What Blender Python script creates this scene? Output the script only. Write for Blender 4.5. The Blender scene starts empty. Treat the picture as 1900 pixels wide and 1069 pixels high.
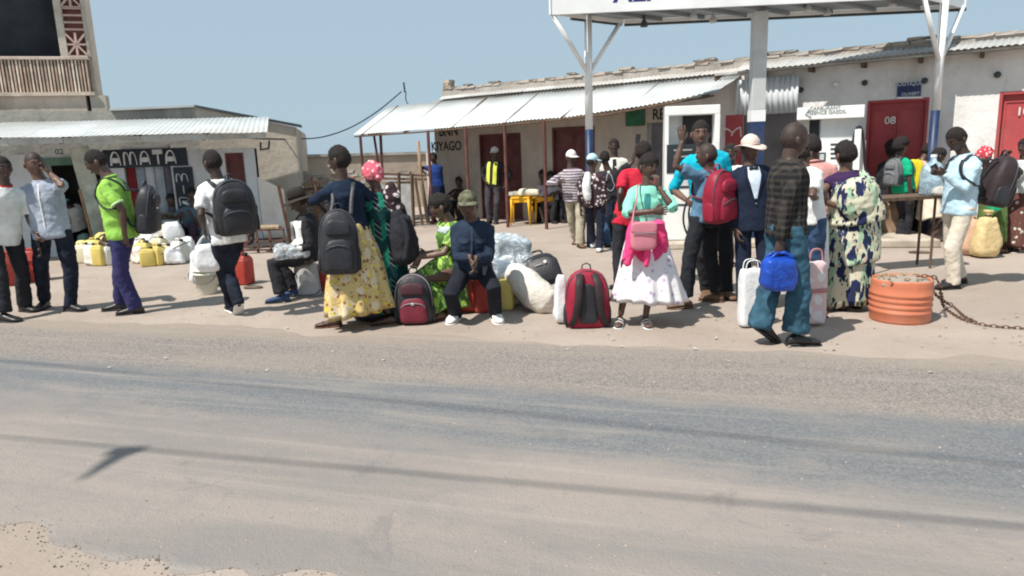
import bpy, bmesh, math, random
import numpy as np
from mathutils import Vector, noise
from mathutils.bvhtree import BVHTree
random.seed(7)
scene = bpy.context.scene
# ---------------- camera ----------------
FL, PITCH, ROLL, CH = 1300.0, math.radians(11.25), math.radians(2.0), 1.65
cp, sp, cr, sr = math.cos(PITCH), math.sin(PITCH), math.cos(ROLL), math.sin(ROLL)
cF = Vector((0, cp, -sp)); u0 = Vector((0, sp, cp)); r0 = Vector((1, 0, 0))
cR = r0*cr - u0*sr; cU = u0*cr + r0*sr
cam_d = bpy.data.cameras.new('camera'); cam = bpy.data.objects.new('camera', cam_d)
scene.collection.objects.link(cam); scene.camera = cam
cam_d.sensor_width = 36; cam_d.lens = 36*FL/1900; cam_d.clip_start = .1; cam_d.clip_end = 3000
from mathutils import Matrix
cam.matrix_world = Matrix(((cR.x, cU.x, -cF.x, 0), (cR.y, cU.y, -cF.y, 0), (cR.z, cU.z, -cF.z, CH), (0, 0, 0, 1)))
# ---------------- light ----------------
SUN_EL = math.radians(57); SD = Vector((.79, .62, 0)).normalized()      # shadows fall along SD
world = bpy.data.worlds.new('World'); scene.world = world; world.use_nodes = True
wn = world.node_tree; bg = wn.nodes['Background']
sky = wn.nodes.new('ShaderNodeTexSky'); sky.sky_type = 'NISHITA'; sky.sun_disc = False
sky.sun_elevation = SUN_EL; sky.sun_rotation = math.atan2(-SD.x, -SD.y) % (2*math.pi)
sky.air_density = 1.0; sky.dust_density = 2.2; sky.ozone_density = 1.5; sky.altitude = 700
hz_ = wn.nodes.new('ShaderNodeMix'); hz_.data_type = 'RGBA'; hz_.inputs[0].default_value = .92      # bright dusty haze over the blue
wn.links.new(sky.outputs[0], hz_.inputs[6]); hz_.inputs[7].default_value = (3.62, 4.78, 5.6, 1)
wn.links.new(hz_.outputs[2], bg.inputs[0]); bg.inputs[1].default_value = .10
sd = bpy.data.lights.new('sun', 'SUN'); sd.energy = 4.8; sd.angle = math.radians(.6); sd.color = (1, .955, .88)
sun = bpy.data.objects.new('sun', sd); scene.collection.objects.link(sun)
sdir = Vector((SD.x*math.cos(SUN_EL), SD.y*math.cos(SUN_EL), -math.sin(SUN_EL)))
sun.rotation_euler = sdir.to_track_quat('-Z', 'Y').to_euler(); sun.location = (-20, -14, 30)
scene.cycles.filter_width = 2.0
vs = scene.view_settings; vs.view_transform = 'Standard'; vs.look = 'None'; vs.exposure = .28; vs.gamma = 1; vs.use_curve_mapping = False

# ---------------- where things stand ----------------
CAMP = Vector((0, 0, CH))
def ray(px, py): return cF + cR*((px-950)/FL) - cU*((py-534.5)/FL)
def G(px, py, z=0.):
    d = ray(px, py); return CAMP + d*((z-CH)/d.z)
def A(px, py, Y):
    d = ray(px, py); return CAMP + d*(Y/d.y)
def onplane(px, py, P0, P1):
    "point of the vertical plane through ground points P0, P1"
    n = Vector((P1[1]-P0[1], -(P1[0]-P0[0]), 0)); d = ray(px, py)
    t = (Vector((P0[0], P0[1], 0))-CAMP).dot(n)/d.dot(n); return CAMP + d*t

# ---------------- mesh helpers ----------------
def V3(p): return Vector((p[0], p[1], p[2] if len(p) > 2 else 0))
def empty(name, loc, label=None, cat=None, group=None):
    o = bpy.data.objects.new(name, None); scene.collection.objects.link(o); o.location = V3(loc); o.empty_display_size = .2
    tag(o, label, cat, group); return o
def tag(o, label=None, cat=None, group=None, kind=None):
    for k, v in (('label', label), ('category', cat), ('group', group), ('kind', kind)):
        if v: o[k] = v
    return o
def root_of(o):
    while o.parent: o = o.parent
    return o
def link_mesh(name, me, mat, parent=None):
    o = bpy.data.objects.new(name, me); scene.collection.objects.link(o)
    if mat is not None and not me.materials:
        for m in (mat if isinstance(mat, (list, tuple)) else [mat]): me.materials.append(m)
    if parent is not None: o.parent = parent
    return o
def obj(name, geo, mat, parent=None, smooth=False, bevel=0, loc=None):
    "geo = (verts in world space, faces); stored relative to the thing's own origin"
    V, F = geo[0], geo[1]
    off = root_of(parent).location if parent is not None else (V3(loc) if loc is not None else Vector((0, 0, 0)))
    me = bpy.data.meshes.new(name)
    arr = np.array([tuple(v) for v in V], dtype=float) - np.array(off)
    me.from_pydata(arr.tolist(), [], [list(f) for f in F]); me.validate()
    if len(geo) > 2:
        for p, mi in zip(me.polygons, geo[2]): p.material_index = mi
    o = link_mesh(name, me, mat, parent)
    if parent is None: o.location = off
    if bevel:
        b = o.modifiers.new('bevel', 'BEVEL'); b.width = bevel; b.segments = 2; b.limit_method = 'ANGLE'
    if smooth: me.shade_smooth()
    return o
def join(*gs):
    V, F = [], []
    for g in gs:
        n = len(V); V += list(g[0]); F += [tuple(i+n for i in f) for f in g[1]]
    return V, F
def hexa(b, t):
    "eight corners: four below, four above, same order"
    return [V3(p) for p in b]+[V3(p) for p in t], [(3, 2, 1, 0), (4, 5, 6, 7), (0, 1, 5, 4), (1, 2, 6, 5), (2, 3, 7, 6), (3, 0, 4, 7)]
def box(c, s, rz=0.):
    c = V3(c); x = Vector((math.cos(rz), math.sin(rz), 0))*s[0]/2; y = Vector((-math.sin(rz), math.cos(rz), 0))*s[1]/2; z = Vector((0, 0, s[2]/2))
    b = [c-x-y-z, c+x-y-z, c+x+y-z, c-x+y-z]
    return hexa(b, [p+2*z for p in b])
def slabv(P0, P1, z0, z1, th, off=0.):
    "wall from P0 to P1, thickness th behind the line, off = shift in front (towards camera side)"
    P0 = V3(P0); P1 = V3(P1); d = (P1-P0); d.z = 0; d.normalize(); n = Vector((d.y, -d.x, 0))
    a = P0+n*off; b = P1+n*off; c = b-n*th; e = a-n*th
    if isinstance(z0, (int, float)): z0 = (z0, z0)
    if isinstance(z1, (int, float)): z1 = (z1, z1)
    zz = lambda p, z: Vector((p.x, p.y, z))
    return hexa([zz(a, z0[0]), zz(b, z0[1]), zz(c, z0[1]), zz(e, z0[0])], [zz(a, z1[0]), zz(b, z1[1]), zz(c, z1[1]), zz(e, z1[0])])
def beam(a, b, w, h=None, up=(0, 0, 1)):
    a = V3(a); b = V3(b); h = h or w; d = (b-a).normalized(); u = Vector(up)
    if abs(d.dot(u)) > .95: u = Vector((0, 1, 0))
    s = d.cross(u).normalized(); u = s.cross(d)
    r = lambda p: [p-s*w/2-u*h/2, p+s*w/2-u*h/2, p+s*w/2+u*h/2, p-s*w/2+u*h/2]
    V = r(a)+r(b)
    return V, [(3, 2, 1, 0), (4, 5, 6, 7), (0, 1, 5, 4), (1, 2, 6, 5), (2, 3, 7, 6), (3, 0, 4, 7)]
def rings(rs, cap=True, closed=False):
    n = len(rs[0]); V = [p for r in rs for p in r]; F = []
    m = len(rs)
    for i in range(m if closed else m-1):
        a = i*n; b = ((i+1) % m)*n
        for k in range(n):
            k2 = (k+1) % n; F.append((a+k, a+k2, b+k2, b+k))
    if cap and not closed:
        F.append(tuple(range(n-1, -1, -1))); F.append(tuple((m-1)*n+k for k in range(n)))
    return V, F
def tube(pts, r, n=8, cap=True, closed=False, flat=1.0, side=None):
    "round (or flattened) tube along points; r number or list"
    pts = [V3(p) for p in pts]; m = len(pts); rs = []
    prev = None
    for i, p in enumerate(pts):
        if closed: t = pts[(i+1) % m]-pts[i-1]
        else: t = pts[min(i+1, m-1)]-pts[max(i-1, 0)]
        t = t.normalized() if t.length > 1e-9 else Vector((0, 0, 1))
        if side is not None: a = Vector(side)
        else: a = prev if prev is not None else (Vector((0, 0, 1)) if abs(t.z) < .9 else Vector((0, 1, 0)))
        x = (a-t*a.dot(t))
        x = x.normalized() if x.length > 1e-6 else t.orthogonal().normalized()
        prev = x; y = t.cross(x); ri = r[i] if isinstance(r, (list, tuple)) else r
        rs.append([p+x*math.cos(2*math.pi*k/n)*ri+y*math.sin(2*math.pi*k/n)*ri*flat for k in range(n)])
    return rings(rs, cap, closed)
def lathe(c, prof, n=20, ax=(0, 0, 1), cap=True):
    c = V3(c); ax = Vector(ax).normalized(); x = ax.orthogonal().normalized(); y = ax.cross(x)
    rs = [[c+ax*z+(x*math.cos(2*math.pi*k/n)+y*math.sin(2*math.pi*k/n))*r for k in range(n)] for r, z in prof]
    return rings(rs, cap)
def bez(p, n=12):
    p = [V3(q) for q in p]; out = []
    if len(p) == 3:
        for i in range(n+1):
            t = i/n; out.append(p[0]*(1-t)**2+p[1]*2*t*(1-t)+p[2]*t*t)
    else:
        for i in range(n+1):
            t = i/n; out.append(p[0]*(1-t)**3+p[1]*3*t*(1-t)**2+p[2]*3*t*t*(1-t)+p[3]*t**3)
    return out
def catmull(P, n=6):
    P = [V3(p) for p in P]; out = []
    for i in range(len(P)-1):
        a = P[max(i-1, 0)]; b = P[i]; c = P[i+1]; d = P[min(i+2, len(P)-1)]
        for k in range(n):
            t = k/n
            out.append(.5*((2*b)+(c-a)*t+(2*a-5*b+4*c-d)*t*t+(3*b-a-3*c+d)*t**3))
    out.append(P[-1]); return out
def spow(v, e): return math.copysign(abs(v)**e, v)
def blob(c, s, ex=.6, ez=.6, n=20, m=14, rz=0., taper=0., nz=0., nf=3., seed=0, tilt=None, flatbottom=False, crease=0.):
    "super-ellipsoid with noise: bags, sacks, cushions"
    c = V3(c); V = []; F = []
    R = Matrix.Rotation(rz, 3, 'Z')
    if tilt is not None: R = Matrix.Rotation(tilt[0], 3, 'X') @ Matrix.Rotation(tilt[1], 3, 'Y') @ R
    for j in range(m+1):
        la = -math.pi/2+math.pi*j/m
        for i in range(n):
            lo = 2*math.pi*i/n
            x = spow(math.cos(la), ez)*spow(math.cos(lo), ex); y = spow(math.cos(la), ez)*spow(math.sin(lo), ex); z = spow(math.sin(la), ez)
            k = 1-taper*(z*.5+.5)
            p = Vector((x*s[0]/2*k, y*s[1]/2*k, z*s[2]/2))
            if nz:
                q = p*nf+Vector((seed*7.3, seed*3.1, seed))
                d = noise.noise(q)*nz+noise.noise(q*2.7)*nz*.45
                if crease: d += (abs(noise.noise(Vector((q.x*2, q.y*2, q.z*.6)))))*-crease
                p += p.normalized()*d
            if flatbottom: p.z = max(p.z, -s[2]/2*.93)
            V.append(c+R @ p)
    for j in range(m):
        for i in range(n):
            i2 = (i+1) % n; F.append((j*n+i, j*n+i2, (j+1)*n+i2, (j+1)*n+i))
    return V, F
def grid(f, nu, nv):
    V = [f(i/nu, j/nv) for j in range(nv+1) for i in range(nu+1)]
    F = [(j*(nu+1)+i, j*(nu+1)+i+1, (j+1)*(nu+1)+i+1, (j+1)*(nu+1)+i) for j in range(nv) for i in range(nu)]
    return V, F
def thick(geo, t, d):
    "give a grid sheet thickness t along d"
    V, F = geo; n = len(V); d = Vector(d).normalized()*t
    V2 = [V3(v) for v in V]+[V3(v)-d for v in V]; F2 = list(F)+[tuple(reversed([i+n for i in f])) for f in F]
    ed = {}
    for f in F:
        for a, b in zip(f, f[1:]+f[:1]): ed[(a, b)] = ed.get((a, b), 0)+1
    for (a, b) in list(ed):
        if (b, a) not in ed: F2.append((b, a, a+n, b+n))
    return V2, F2
def text_geo(s, size, origin, right, up, depth=.01, bold=0., shear=0., sx=1.0):
    cu = bpy.data.curves.new('t', 'FONT'); cu.body = s; cu.size = size; cu.extrude = depth/2; cu.offset = bold; cu.shear = shear
    cu.align_x = 'CENTER'; cu.align_y = 'CENTER'; cu.resolution_u = 3
    o = bpy.data.objects.new('t', cu); scene.collection.objects.link(o)
    dg = bpy.context.evaluated_depsgraph_get(); me = bpy.data.meshes.new_from_object(o.evaluated_get(dg))
    right = Vector(right).normalized(); up = Vector(up).normalized(); n = right.cross(up); origin = V3(origin)
    V = [origin+right*v.co.x*sx+up*v.co.y+n*(v.co.z+depth/2) for v in me.vertices]; F = [tuple(p.vertices) for p in me.polygons]
    bpy.data.objects.remove(o); bpy.data.meshes.remove(me); bpy.data.curves.remove(cu)
    return V, F

# ---------------- materials ----------------
MC = {}
def nodes(name):
    m = bpy.data.materials.new(name); m.use_nodes = True; nt = m.node_tree
    return m, nt, nt.nodes['Principled BSDF']
def N(nt, t, **kw):
    n = nt.nodes.new('ShaderNode'+t)
    for k, v in kw.items():
        if k.startswith('i_'): n.inputs[k[2:].replace('_', ' ')].default_value = v
        else: setattr(n, k, v)
    return n
def lk(nt, a, b): nt.links.new(a, b)
def mixc(nt, fac, a, b, mode='MIX'):
    n = nt.nodes.new('ShaderNodeMix'); n.data_type = 'RGBA'; n.blend_type = mode
    for s, v in ((n.inputs[0], fac), (n.inputs[6], a), (n.inputs[7], b)):
        if hasattr(v, 'is_output'): nt.links.new(v, s)
        elif isinstance(v, (tuple, list)): s.default_value = (*v[:3], 1)
        else: s.default_value = v
    return n.outputs[2]
def mth(nt, op, a, b=None, c=None, clamp=False):
    n = nt.nodes.new('ShaderNodeMath'); n.operation = op; n.use_clamp = clamp
    for s, v in zip(n.inputs, (a, b, c)):
        if v is None: continue
        if hasattr(v, 'is_output'): nt.links.new(v, s)
        else: s.default_value = v
    return n.outputs[0]
def ramp(nt, fac, lo, hi):
    n = nt.nodes.new('ShaderNodeMapRange'); n.clamp = True; n.interpolation_type = 'SMOOTHSTEP'
    lk(nt, fac, n.inputs[0]); n.inputs[1].default_value = lo; n.inputs[2].default_value = hi
    return n.outputs[0]
def noi(nt, vec, scale, detail=4., rough=.55, dist=0.):
    n = N(nt, 'TexNoise'); n.inputs['Scale'].default_value = scale; n.inputs['Detail'].default_value = detail
    n.inputs['Roughness'].default_value = rough; n.inputs['Distortion'].default_value = dist
    if vec is not None: lk(nt, vec, n.inputs['Vector'])
    return n.outputs['Fac']
def coords(nt, scale=(1, 1, 1), rot=(0, 0, 0)):
    tc = N(nt, 'TexCoord'); mp = N(nt, 'Mapping'); lk(nt, tc.outputs['Object'], mp.inputs['Vector'])
    mp.inputs['Scale'].default_value = scale; mp.inputs['Rotation'].default_value = rot
    return mp.outputs['Vector']
def bump(nt, bs, h, strength=.3, dist=.01):
    b = N(nt, 'Bump'); b.inputs['Strength'].default_value = strength; b.inputs['Distance'].default_value = dist
    lk(nt, h, b.inputs['Height']); lk(nt, b.outputs[0], bs.inputs['Normal'])
def sc(c, k): return tuple(max(0, min(1, x*k)) for x in c[:3])
def M(name, col, rough=.8, var=.18, scale=5., bstr=.25, bscale=40., bdist=.005, dirt=0., dirtcol=(.32, .24, .17), metal=0., spec=.3, stretch=(1, 1, 1), alpha=None, trans=0.):
    key = (name, col, rough, var, scale, bstr, bscale, dirt, metal, stretch)
    if key in MC: return MC[key]
    m, nt, bs = nodes(name); v = coords(nt, stretch)
    n1 = noi(nt, v, scale, 5, .6)
    c = mixc(nt, ramp(nt, n1, .3, .7), sc(col, 1-var), sc(col, 1+var))
    if dirt:
        n2 = noi(nt, v, scale*.45, 6, .65, .4)
        c = mixc(nt, mth(nt, 'MULTIPLY', ramp(nt, n2, .42, .68), dirt), c, dirtcol)
    lk(nt, c, bs.inputs['Base Color']); bs.inputs['Roughness'].default_value = rough; bs.inputs['Metallic'].default_value = metal
    bs.inputs['Specular IOR Level'].default_value = spec
    if bstr: bump(nt, bs, noi(nt, v, bscale, 3), bstr, bdist)
    if alpha is not None: bs.inputs['Alpha'].default_value = alpha
    MC[key] = m; return m
def cloth(name, col, var=.16, **k):
    k.setdefault('scale', 6.); k.setdefault('bstr', .5); k.setdefault('bscale', 28.); k.setdefault('bdist', .012)
    return M(name, col, .88, var, spec=.15, **k)
def stripes(name, c1, c2, period, axis=2, duty=.5, wob=.02, rot=(0, 0, 0)):
    m, nt, bs = nodes(name); v = coords(nt, rot=rot); s = N(nt, 'SeparateXYZ'); lk(nt, v, s.inputs[0])
    w = mth(nt, 'MULTIPLY', mth(nt, 'SUBTRACT', noi(nt, v, 5., 2), .5), wob*2)
    t = mth(nt, 'FRACT', mth(nt, 'DIVIDE', mth(nt, 'ADD', s.outputs[axis], w), period))
    c = mixc(nt, mth(nt, 'GREATER_THAN', t, duty), c1, c2)
    c = mixc(nt, ramp(nt, noi(nt, v, 7.), .3, .7), c, mixc(nt, .75, (.02, .02, .02), c))
    lk(nt, c, bs.inputs['Base Color']); bs.inputs['Roughness'].default_value = .88; bs.inputs['Specular IOR Level'].default_value = .15
    bump(nt, bs, noi(nt, v, 26.), .5, .012); return m
def plaid(name, c1, c2, c3, period):
    m, nt, bs = nodes(name); v = coords(nt); s = N(nt, 'SeparateXYZ'); lk(nt, v, s.inputs[0])
    xy = mth(nt, 'ADD', s.outputs[0], mth(nt, 'MULTIPLY', s.outputs[1], .7))
    a = mth(nt, 'GREATER_THAN', mth(nt, 'FRACT', mth(nt, 'DIVIDE', xy, period)), .55)
    b = mth(nt, 'GREATER_THAN', mth(nt, 'FRACT', mth(nt, 'DIVIDE', s.outputs[2], period)), .55)
    c = mixc(nt, mth(nt, 'MULTIPLY', mth(nt, 'ADD', a, b), .5), c1, c2)
    lk(nt, c, bs.inputs['Base Color']); bs.inputs['Roughness'].default_value = .9; bs.inputs['Specular IOR Level'].default_value = .15
    bump(nt, bs, noi(nt, v, 26.), .5, .012); return m
def printed(name, base, cols, scale, size=.35, stretch=(1, 1, 1), wobble=.5, crisp=.04):
    "cotton print: base cloth with irregular motifs in several colours"
    m, nt, bs = nodes(name); v = coords(nt, stretch); c = base
    for i, (col, sca, th) in enumerate(cols):
        vo = N(nt, 'TexVoronoi'); vo.inputs['Scale'].default_value = scale*sca
        add = N(nt, 'VectorMath', operation='ADD'); add.inputs[1].default_value = (i*3.7, i*1.9, i*5.1); lk(nt, v, add.inputs[0])
        nz = N(nt, 'TexNoise'); nz.inputs['Scale'].default_value = scale*sca*1.5; lk(nt, add.outputs[0], nz.inputs['Vector'])
        sub = N(nt, 'VectorMath', operation='MULTIPLY_ADD'); lk(nt, nz.outputs['Color'], sub.inputs[0]); sub.inputs[1].default_value = (wobble/scale/sca,)*3; lk(nt, add.outputs[0], sub.inputs[2])
        lk(nt, sub.outputs[0], vo.inputs['Vector'])
        f = ramp(nt, vo.outputs['Distance'], th+crisp, th-crisp)
        n = f.node; n.inputs[1].default_value = th-crisp; n.inputs[2].default_value = th+crisp
        c = mixc(nt, mth(nt, 'SUBTRACT', 1., f), c, col)
    lk(nt, c, bs.inputs['Base Color']); bs.inputs['Roughness'].default_value = .85; bs.inputs['Specular IOR Level'].default_value = .15
    bump(nt, bs, noi(nt, coords(nt), 24.), .45, .012); return m
def chevron(name, c1, c2, c3, period, w):
    m, nt, bs = nodes(name); v = coords(nt); s = N(nt, 'SeparateXYZ'); lk(nt, v, s.inputs[0])
    x = mth(nt, 'ADD', s.outputs[0], mth(nt, 'MULTIPLY', s.outputs[1], .5))
    col = mth(nt, 'PINGPONG', x, w)
    z = mth(nt, 'ADD', s.outputs[2], mth(nt, 'MULTIPLY', col, .9))
    t = mth(nt, 'FRACT', mth(nt, 'DIVIDE', z, period))
    big = mth(nt, 'GREATER_THAN', mth(nt, 'FRACT', mth(nt, 'DIVIDE', z, period*5.2)), .62)
    lane = mth(nt, 'GREATER_THAN', mth(nt, 'FRACT', mth(nt, 'DIVIDE', x, w*2)), .5)
    c = mixc(nt, mth(nt, 'GREATER_THAN', t, .68), c1, c2)
    c = mixc(nt, mth(nt, 'GREATER_THAN', t, .9), c, (.35, .5, .45))
    c = mixc(nt, big, c, c2)
    c = mixc(nt, mth(nt, 'MULTIPLY', lane, .85), c, mixc(nt, big, c3, c2))
    lk(nt, c, bs.inputs['Base Color']); bs.inputs['Roughness'].default_value = .85; bs.inputs['Specular IOR Level'].default_value = .15
    bump(nt, bs, noi(nt, coords(nt), 24.), .45, .012); return m
def film(name, col, tint=.35, rough=.15):
    "thin clear plastic: partly see-through glossy film"
    m, nt, bs = nodes(name); v = coords(nt)
    n = noi(nt, v, 9., 5, .6, 1.2)
    lk(nt, mixc(nt, ramp(nt, n, .35, .65), sc(col, .75), sc(col, 1.2)), bs.inputs['Base Color'])
    bs.inputs['Roughness'].default_value = rough; bs.inputs['Specular IOR Level'].default_value = .6
    lk(nt, mth(nt, 'ADD', tint, mth(nt, 'MULTIPLY', ramp(nt, n, .45, .62), .5), clamp=True), bs.inputs['Alpha'])
    bump(nt, bs, noi(nt, v, 22., 3, .5, 1.), .9, .02); return m
# ---------------- the ground ----------------
RD = Vector((1, -.30, 0)).normalized(); RN = Vector((-RD.y, RD.x, 0))     # along the road / across it, away from camera
def lineval(nt, s, P, Q):
    "signed distance (m) from ground line P-Q, positive on the far side"
    d = (Q-P).normalized(); n = Vector((-d.y, d.x, 0)); n = n if n.y > 0 else -n
    a = mth(nt, 'MULTIPLY', s.outputs[0], n.x); b = mth(nt, 'MULTIPLY', s.outputs[1], n.y)
    return mth(nt, 'SUBTRACT', mth(nt, 'ADD', a, b), n.dot(P))
def dirt_mat():
    m, nt, bs = nodes('packed_earth'); v = coords(nt)
    c = mixc(nt, ramp(nt, noi(nt, v, .5, 6, .6), .35, .65), (.335, .275, .232), (.40, .335, .288))
    c = mixc(nt, mth(nt, 'MULTIPLY', ramp(nt, noi(nt, v, 1.7, 7, .65, .6), .5, .72), .55), c, (.42, .355, .295))
    c = mixc(nt, mth(nt, 'MULTIPLY', ramp(nt, noi(nt, v, 3.1, 7, .7, .3), .56, .72), .45), c, (.22, .18, .145))
    c = mixc(nt, mth(nt, 'MULTIPLY', ramp(nt, noi(nt, v, 60., 3, .6), .60, .74), .5), c, (.30, .24, .19))
    lk(nt, c, bs.inputs['Base Color']); bs.inputs['Roughness'].default_value = .95; bs.inputs['Specular IOR Level'].default_value = .1
    bump(nt, bs, noi(nt, v, 14., 9, .7), .55, .03); return m
def road_mat():
    m, nt, bs = nodes('dusty_asphalt'); v = coords(nt); s = N(nt, 'SeparateXYZ'); lk(nt, v, s.inputs[0])
    st = N(nt, 'VectorRotate', rotation_type='Z_AXIS'); lk(nt, v, st.inputs['Vector']); st.inputs['Angle'].default_value = -math.atan2(RD.y, RD.x)
    sm = N(nt, 'VectorMath', operation='MULTIPLY'); sm.inputs[1].default_value = (.35, 1.6, 1); lk(nt, st.outputs[0], sm.inputs[0]); along = sm.outputs[0]
    wob = mth(nt, 'MULTIPLY', mth(nt, 'SUBTRACT', noi(nt, along, 1.6, 6, .6), .5), 1.0)
    wob2 = mth(nt, 'MULTIPLY', mth(nt, 'SUBTRACT', noi(nt, v, 6., 5, .7), .5), .35)
    # dust-coloured coarse seal by the far edge
    chip = mixc(nt, ramp(nt, noi(nt, v, 75., 3, .7), .38, .62), (.15, .135, .128), (.31, .272, .245))
    chip = mixc(nt, mth(nt, 'MULTIPLY', ramp(nt, noi(nt, along, 1.3, 6, .6), .4, .7), .6), chip, (.29, .245, .21))
    dark = mixc(nt, ramp(nt, noi(nt, v, 55., 3, .7), .35, .65), (.138, .142, .150), (.198, .200, .205))
    dark = mixc(nt, mth(nt, 'MULTIPLY', ramp(nt, noi(nt, along, 2.2, 6, .65, .5), .45, .72), .7), dark, (.27, .24, .215))
    dust = mixc(nt, ramp(nt, noi(nt, along, 1.1, 7, .62, .4), .36, .66), (.305, .262, .236), (.232, .212, .200))
    dust = mixc(nt, mth(nt, 'MULTIPLY', ramp(nt, noi(nt, v, 3.2, 7, .7, .5), .5, .75), .6), dust, (.21, .20, .195))
    dust = mixc(nt, mth(nt, 'MULTIPLY', ramp(nt, noi(nt, v, 70., 3, .7), .55, .7), .35), dust, (.2, .18, .16))
    top = mth(nt, 'ADD', lineval(nt, s, G(100, 668), G(1900, 790)), mth(nt, 'ADD', mth(nt, 'MULTIPLY', wob, .35), mth(nt, 'MULTIPLY', wob2, .5)))
    low = mth(nt, 'ADD', lineval(nt, s, G(150, 738), G(1900, 948)), mth(nt, 'ADD', wob, wob2))
    c = mixc(nt, ramp(nt, low, -.38, .30), dust, dark)
    c = mixc(nt, ramp(nt, top, -.10, .12), c, chip)
    far = mth(nt, 'ADD', lineval(nt, s, G(0, 596), G(1900, 672)), mth(nt, 'MULTIPLY', wob, .5))
    c = mixc(nt, mth(nt, 'MULTIPLY', ramp(nt, far, -.5, .25), .85), c, (.34, .28, .23))
    lk(nt, c, bs.inputs['Base Color']); bs.inputs['Roughness'].default_value = .9; bs.inputs['Specular IOR Level'].default_value = .15
    # fine cracks and tyre-polished streaks
    vo = N(nt, 'TexVoronoi', feature='DISTANCE_TO_EDGE'); vo.inputs['Scale'].default_value = 1.1
    wv = N(nt, 'VectorMath', operation='MULTIPLY_ADD'); nz = N(nt, 'TexNoise'); nz.inputs['Scale'].default_value = 3.; nz.inputs['Detail'].default_value = 6; lk(nt, v, nz.inputs['Vector'])
    lk(nt, nz.outputs['Color'], wv.inputs[0]); wv.inputs[1].default_value = (.5, .5, .5); lk(nt, v, wv.inputs[2]); lk(nt, wv.outputs[0], vo.inputs['Vector'])
    crack = mth(nt, 'MULTIPLY', mth(nt, 'SUBTRACT', 1., ramp(nt, vo.outputs['Distance'], .002, .012)), ramp(nt, noi(nt, v, .7, 3), .52, .62))
    c = mixc(nt, mth(nt, 'MULTIPLY', crack, .22), c, (.09, .085, .08))
    sv = N(nt, 'VectorMath', operation='MULTIPLY'); sv.inputs[1].default_value = (.12, 5., 1); lk(nt, st.outputs[0], sv.inputs[0])
    c = mixc(nt, mth(nt, 'MULTIPLY', ramp(nt, noi(nt, sv.outputs[0], 1.5, 5, .6), .5, .75), .28), c, (.44, .385, .335))
    c = mixc(nt, mth(nt, 'MULTIPLY', ramp(nt, noi(nt, v, 1.1, 8, .72, 1.2), .60, .68), .35), c, (.15, .145, .145))
    lk(nt, c, bs.inputs['Base Color'])
    bump(nt, bs, mth(nt, 'ADD', noi(nt, v, 70., 4, .7), noi(nt, v, 9., 5, .6)), .6, .012); return m
MD = dirt_mat(); MR = road_mat()
# one sheet to the horizon, finer and gently uneven around the square
def gz(x, y): return 0.
big = 900.; xs = [-big, -200, -60]+[-30+i*1.0 for i in range(61)]+[60, 200, big]; ys = [-big, -100, -20]+[-5+i*1.0 for i in range(50)]+[80, 250, big]
Vg = [(x, y, 0) for y in ys for x in xs]; nx = len(xs)
Fg = [(j*nx+i, j*nx+i+1, (j+1)*nx+i+1, (j+1)*nx+i) for j in range(len(ys)-1) for i in range(nx-1)]
tag(obj('ground', (Vg, Fg), MD), kind='structure')
# road slab with crumbling near edge
P_far = G(0, 596)+RN*.15; P_near = G(330, 1040)
def edge(P, u, amp, sd_):
    p = P+RD*u; q = Vector((u*.9, sd_, 0)); w = noise.noise(q)*amp+noise.noise(q*3.3)*amp*.5+noise.noise(q*9)*amp*.10
    return p+RN*w
us = [-60, -30, -15]+[-8+i*.04 for i in range(450)]+[12, 16, 30, 60]
def roadv(i, j):
    u = us[i]; u2 = u-RD.dot(P_near-P_far)
    a = edge(P_near, u2, .30, 3.3); b = edge(P_far, u, .22, 8.1); t = j
    p = a.lerp(b, t); return Vector((p.x, p.y, .006 if 0 < t < 1 else .0015))
ts = [0, .012, .3, .6, .99, 1]
Vr = [roadv(i, t) for t in ts for i in range(len(us))]; nu = len(us)
Fr = [(j*nu+i, j*nu+i+1, (j+1)*nu+i+1, (j+1)*nu+i) for j in range(len(ts)-1) for i in range(nu-1)]
tag(obj('road', (Vr, Fr), MR), kind='structure')
# loose grit and small stones
def stones(name, label, n, pos, smin, smax, mat, seed):
    rnd = random.Random(seed); V = []; F = []
    for _ in range(n):
        p = pos(rnd); s = rnd.uniform(smin, smax)*rnd.choice((1, 1, .6, 1.3))
        b = len(V); a0 = rnd.random()*6.3; k = 5
        for lv, (rr, zz) in enumerate(((1, 0), (.9, .45), (.45, .8))):
            for i in range(k):
                a = a0+i*2*math.pi/k; r_ = s*rr*rnd.uniform(.75, 1.2); V.append((p.x+math.cos(a)*r_, p.y+math.sin(a)*r_*.8, p.z-.002+s*zz*rnd.uniform(.8, 1.1)))
        for lv in range(2):
            for i in range(k): F.append((b+lv*k+i, b+lv*k+(i+1) % k, b+(lv+1)*k+(i+1) % k, b+(lv+1)*k+i))
        F.append(tuple(b+2*k+i for i in range(k)))
    return tag(obj(name, (V, F), mat), label, 'gravel', kind='stuff')
M_peb = M('pebble', (.33, .26, .20), .9, .45, 30., .3)
M_tar = M('tar_crumb', (.20, .175, .155), .9, .5, 30., .3)
def near_edge(r):
    u = r.uniform(-2.6, 2.4); p = edge(P_near, u, .30, 3.3)+RN*r.gauss(-.0, .05)
    return Vector((p.x, p.y, .004))
stones('gravel', 'dark tar crumbs along the broken near edge of the road', 1000, near_edge, .0015, .006, M_tar, 1)
def anywhere(r):
    p = G(r.uniform(-100, 2000), r.uniform(560, 1060)**1.0); return Vector((p.x+r.uniform(-.3, .3), p.y+r.uniform(-.3, .3), .006))
stones('gravel', 'small loose stones scattered over road and earth verge', 1300, anywhere, .002, .007, M_peb, 2)
def verge(r):
    p = G(r.uniform(-50, 1950), r.uniform(470, 640)); return Vector((p.x, p.y+r.uniform(-.3, .3), .0))
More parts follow.
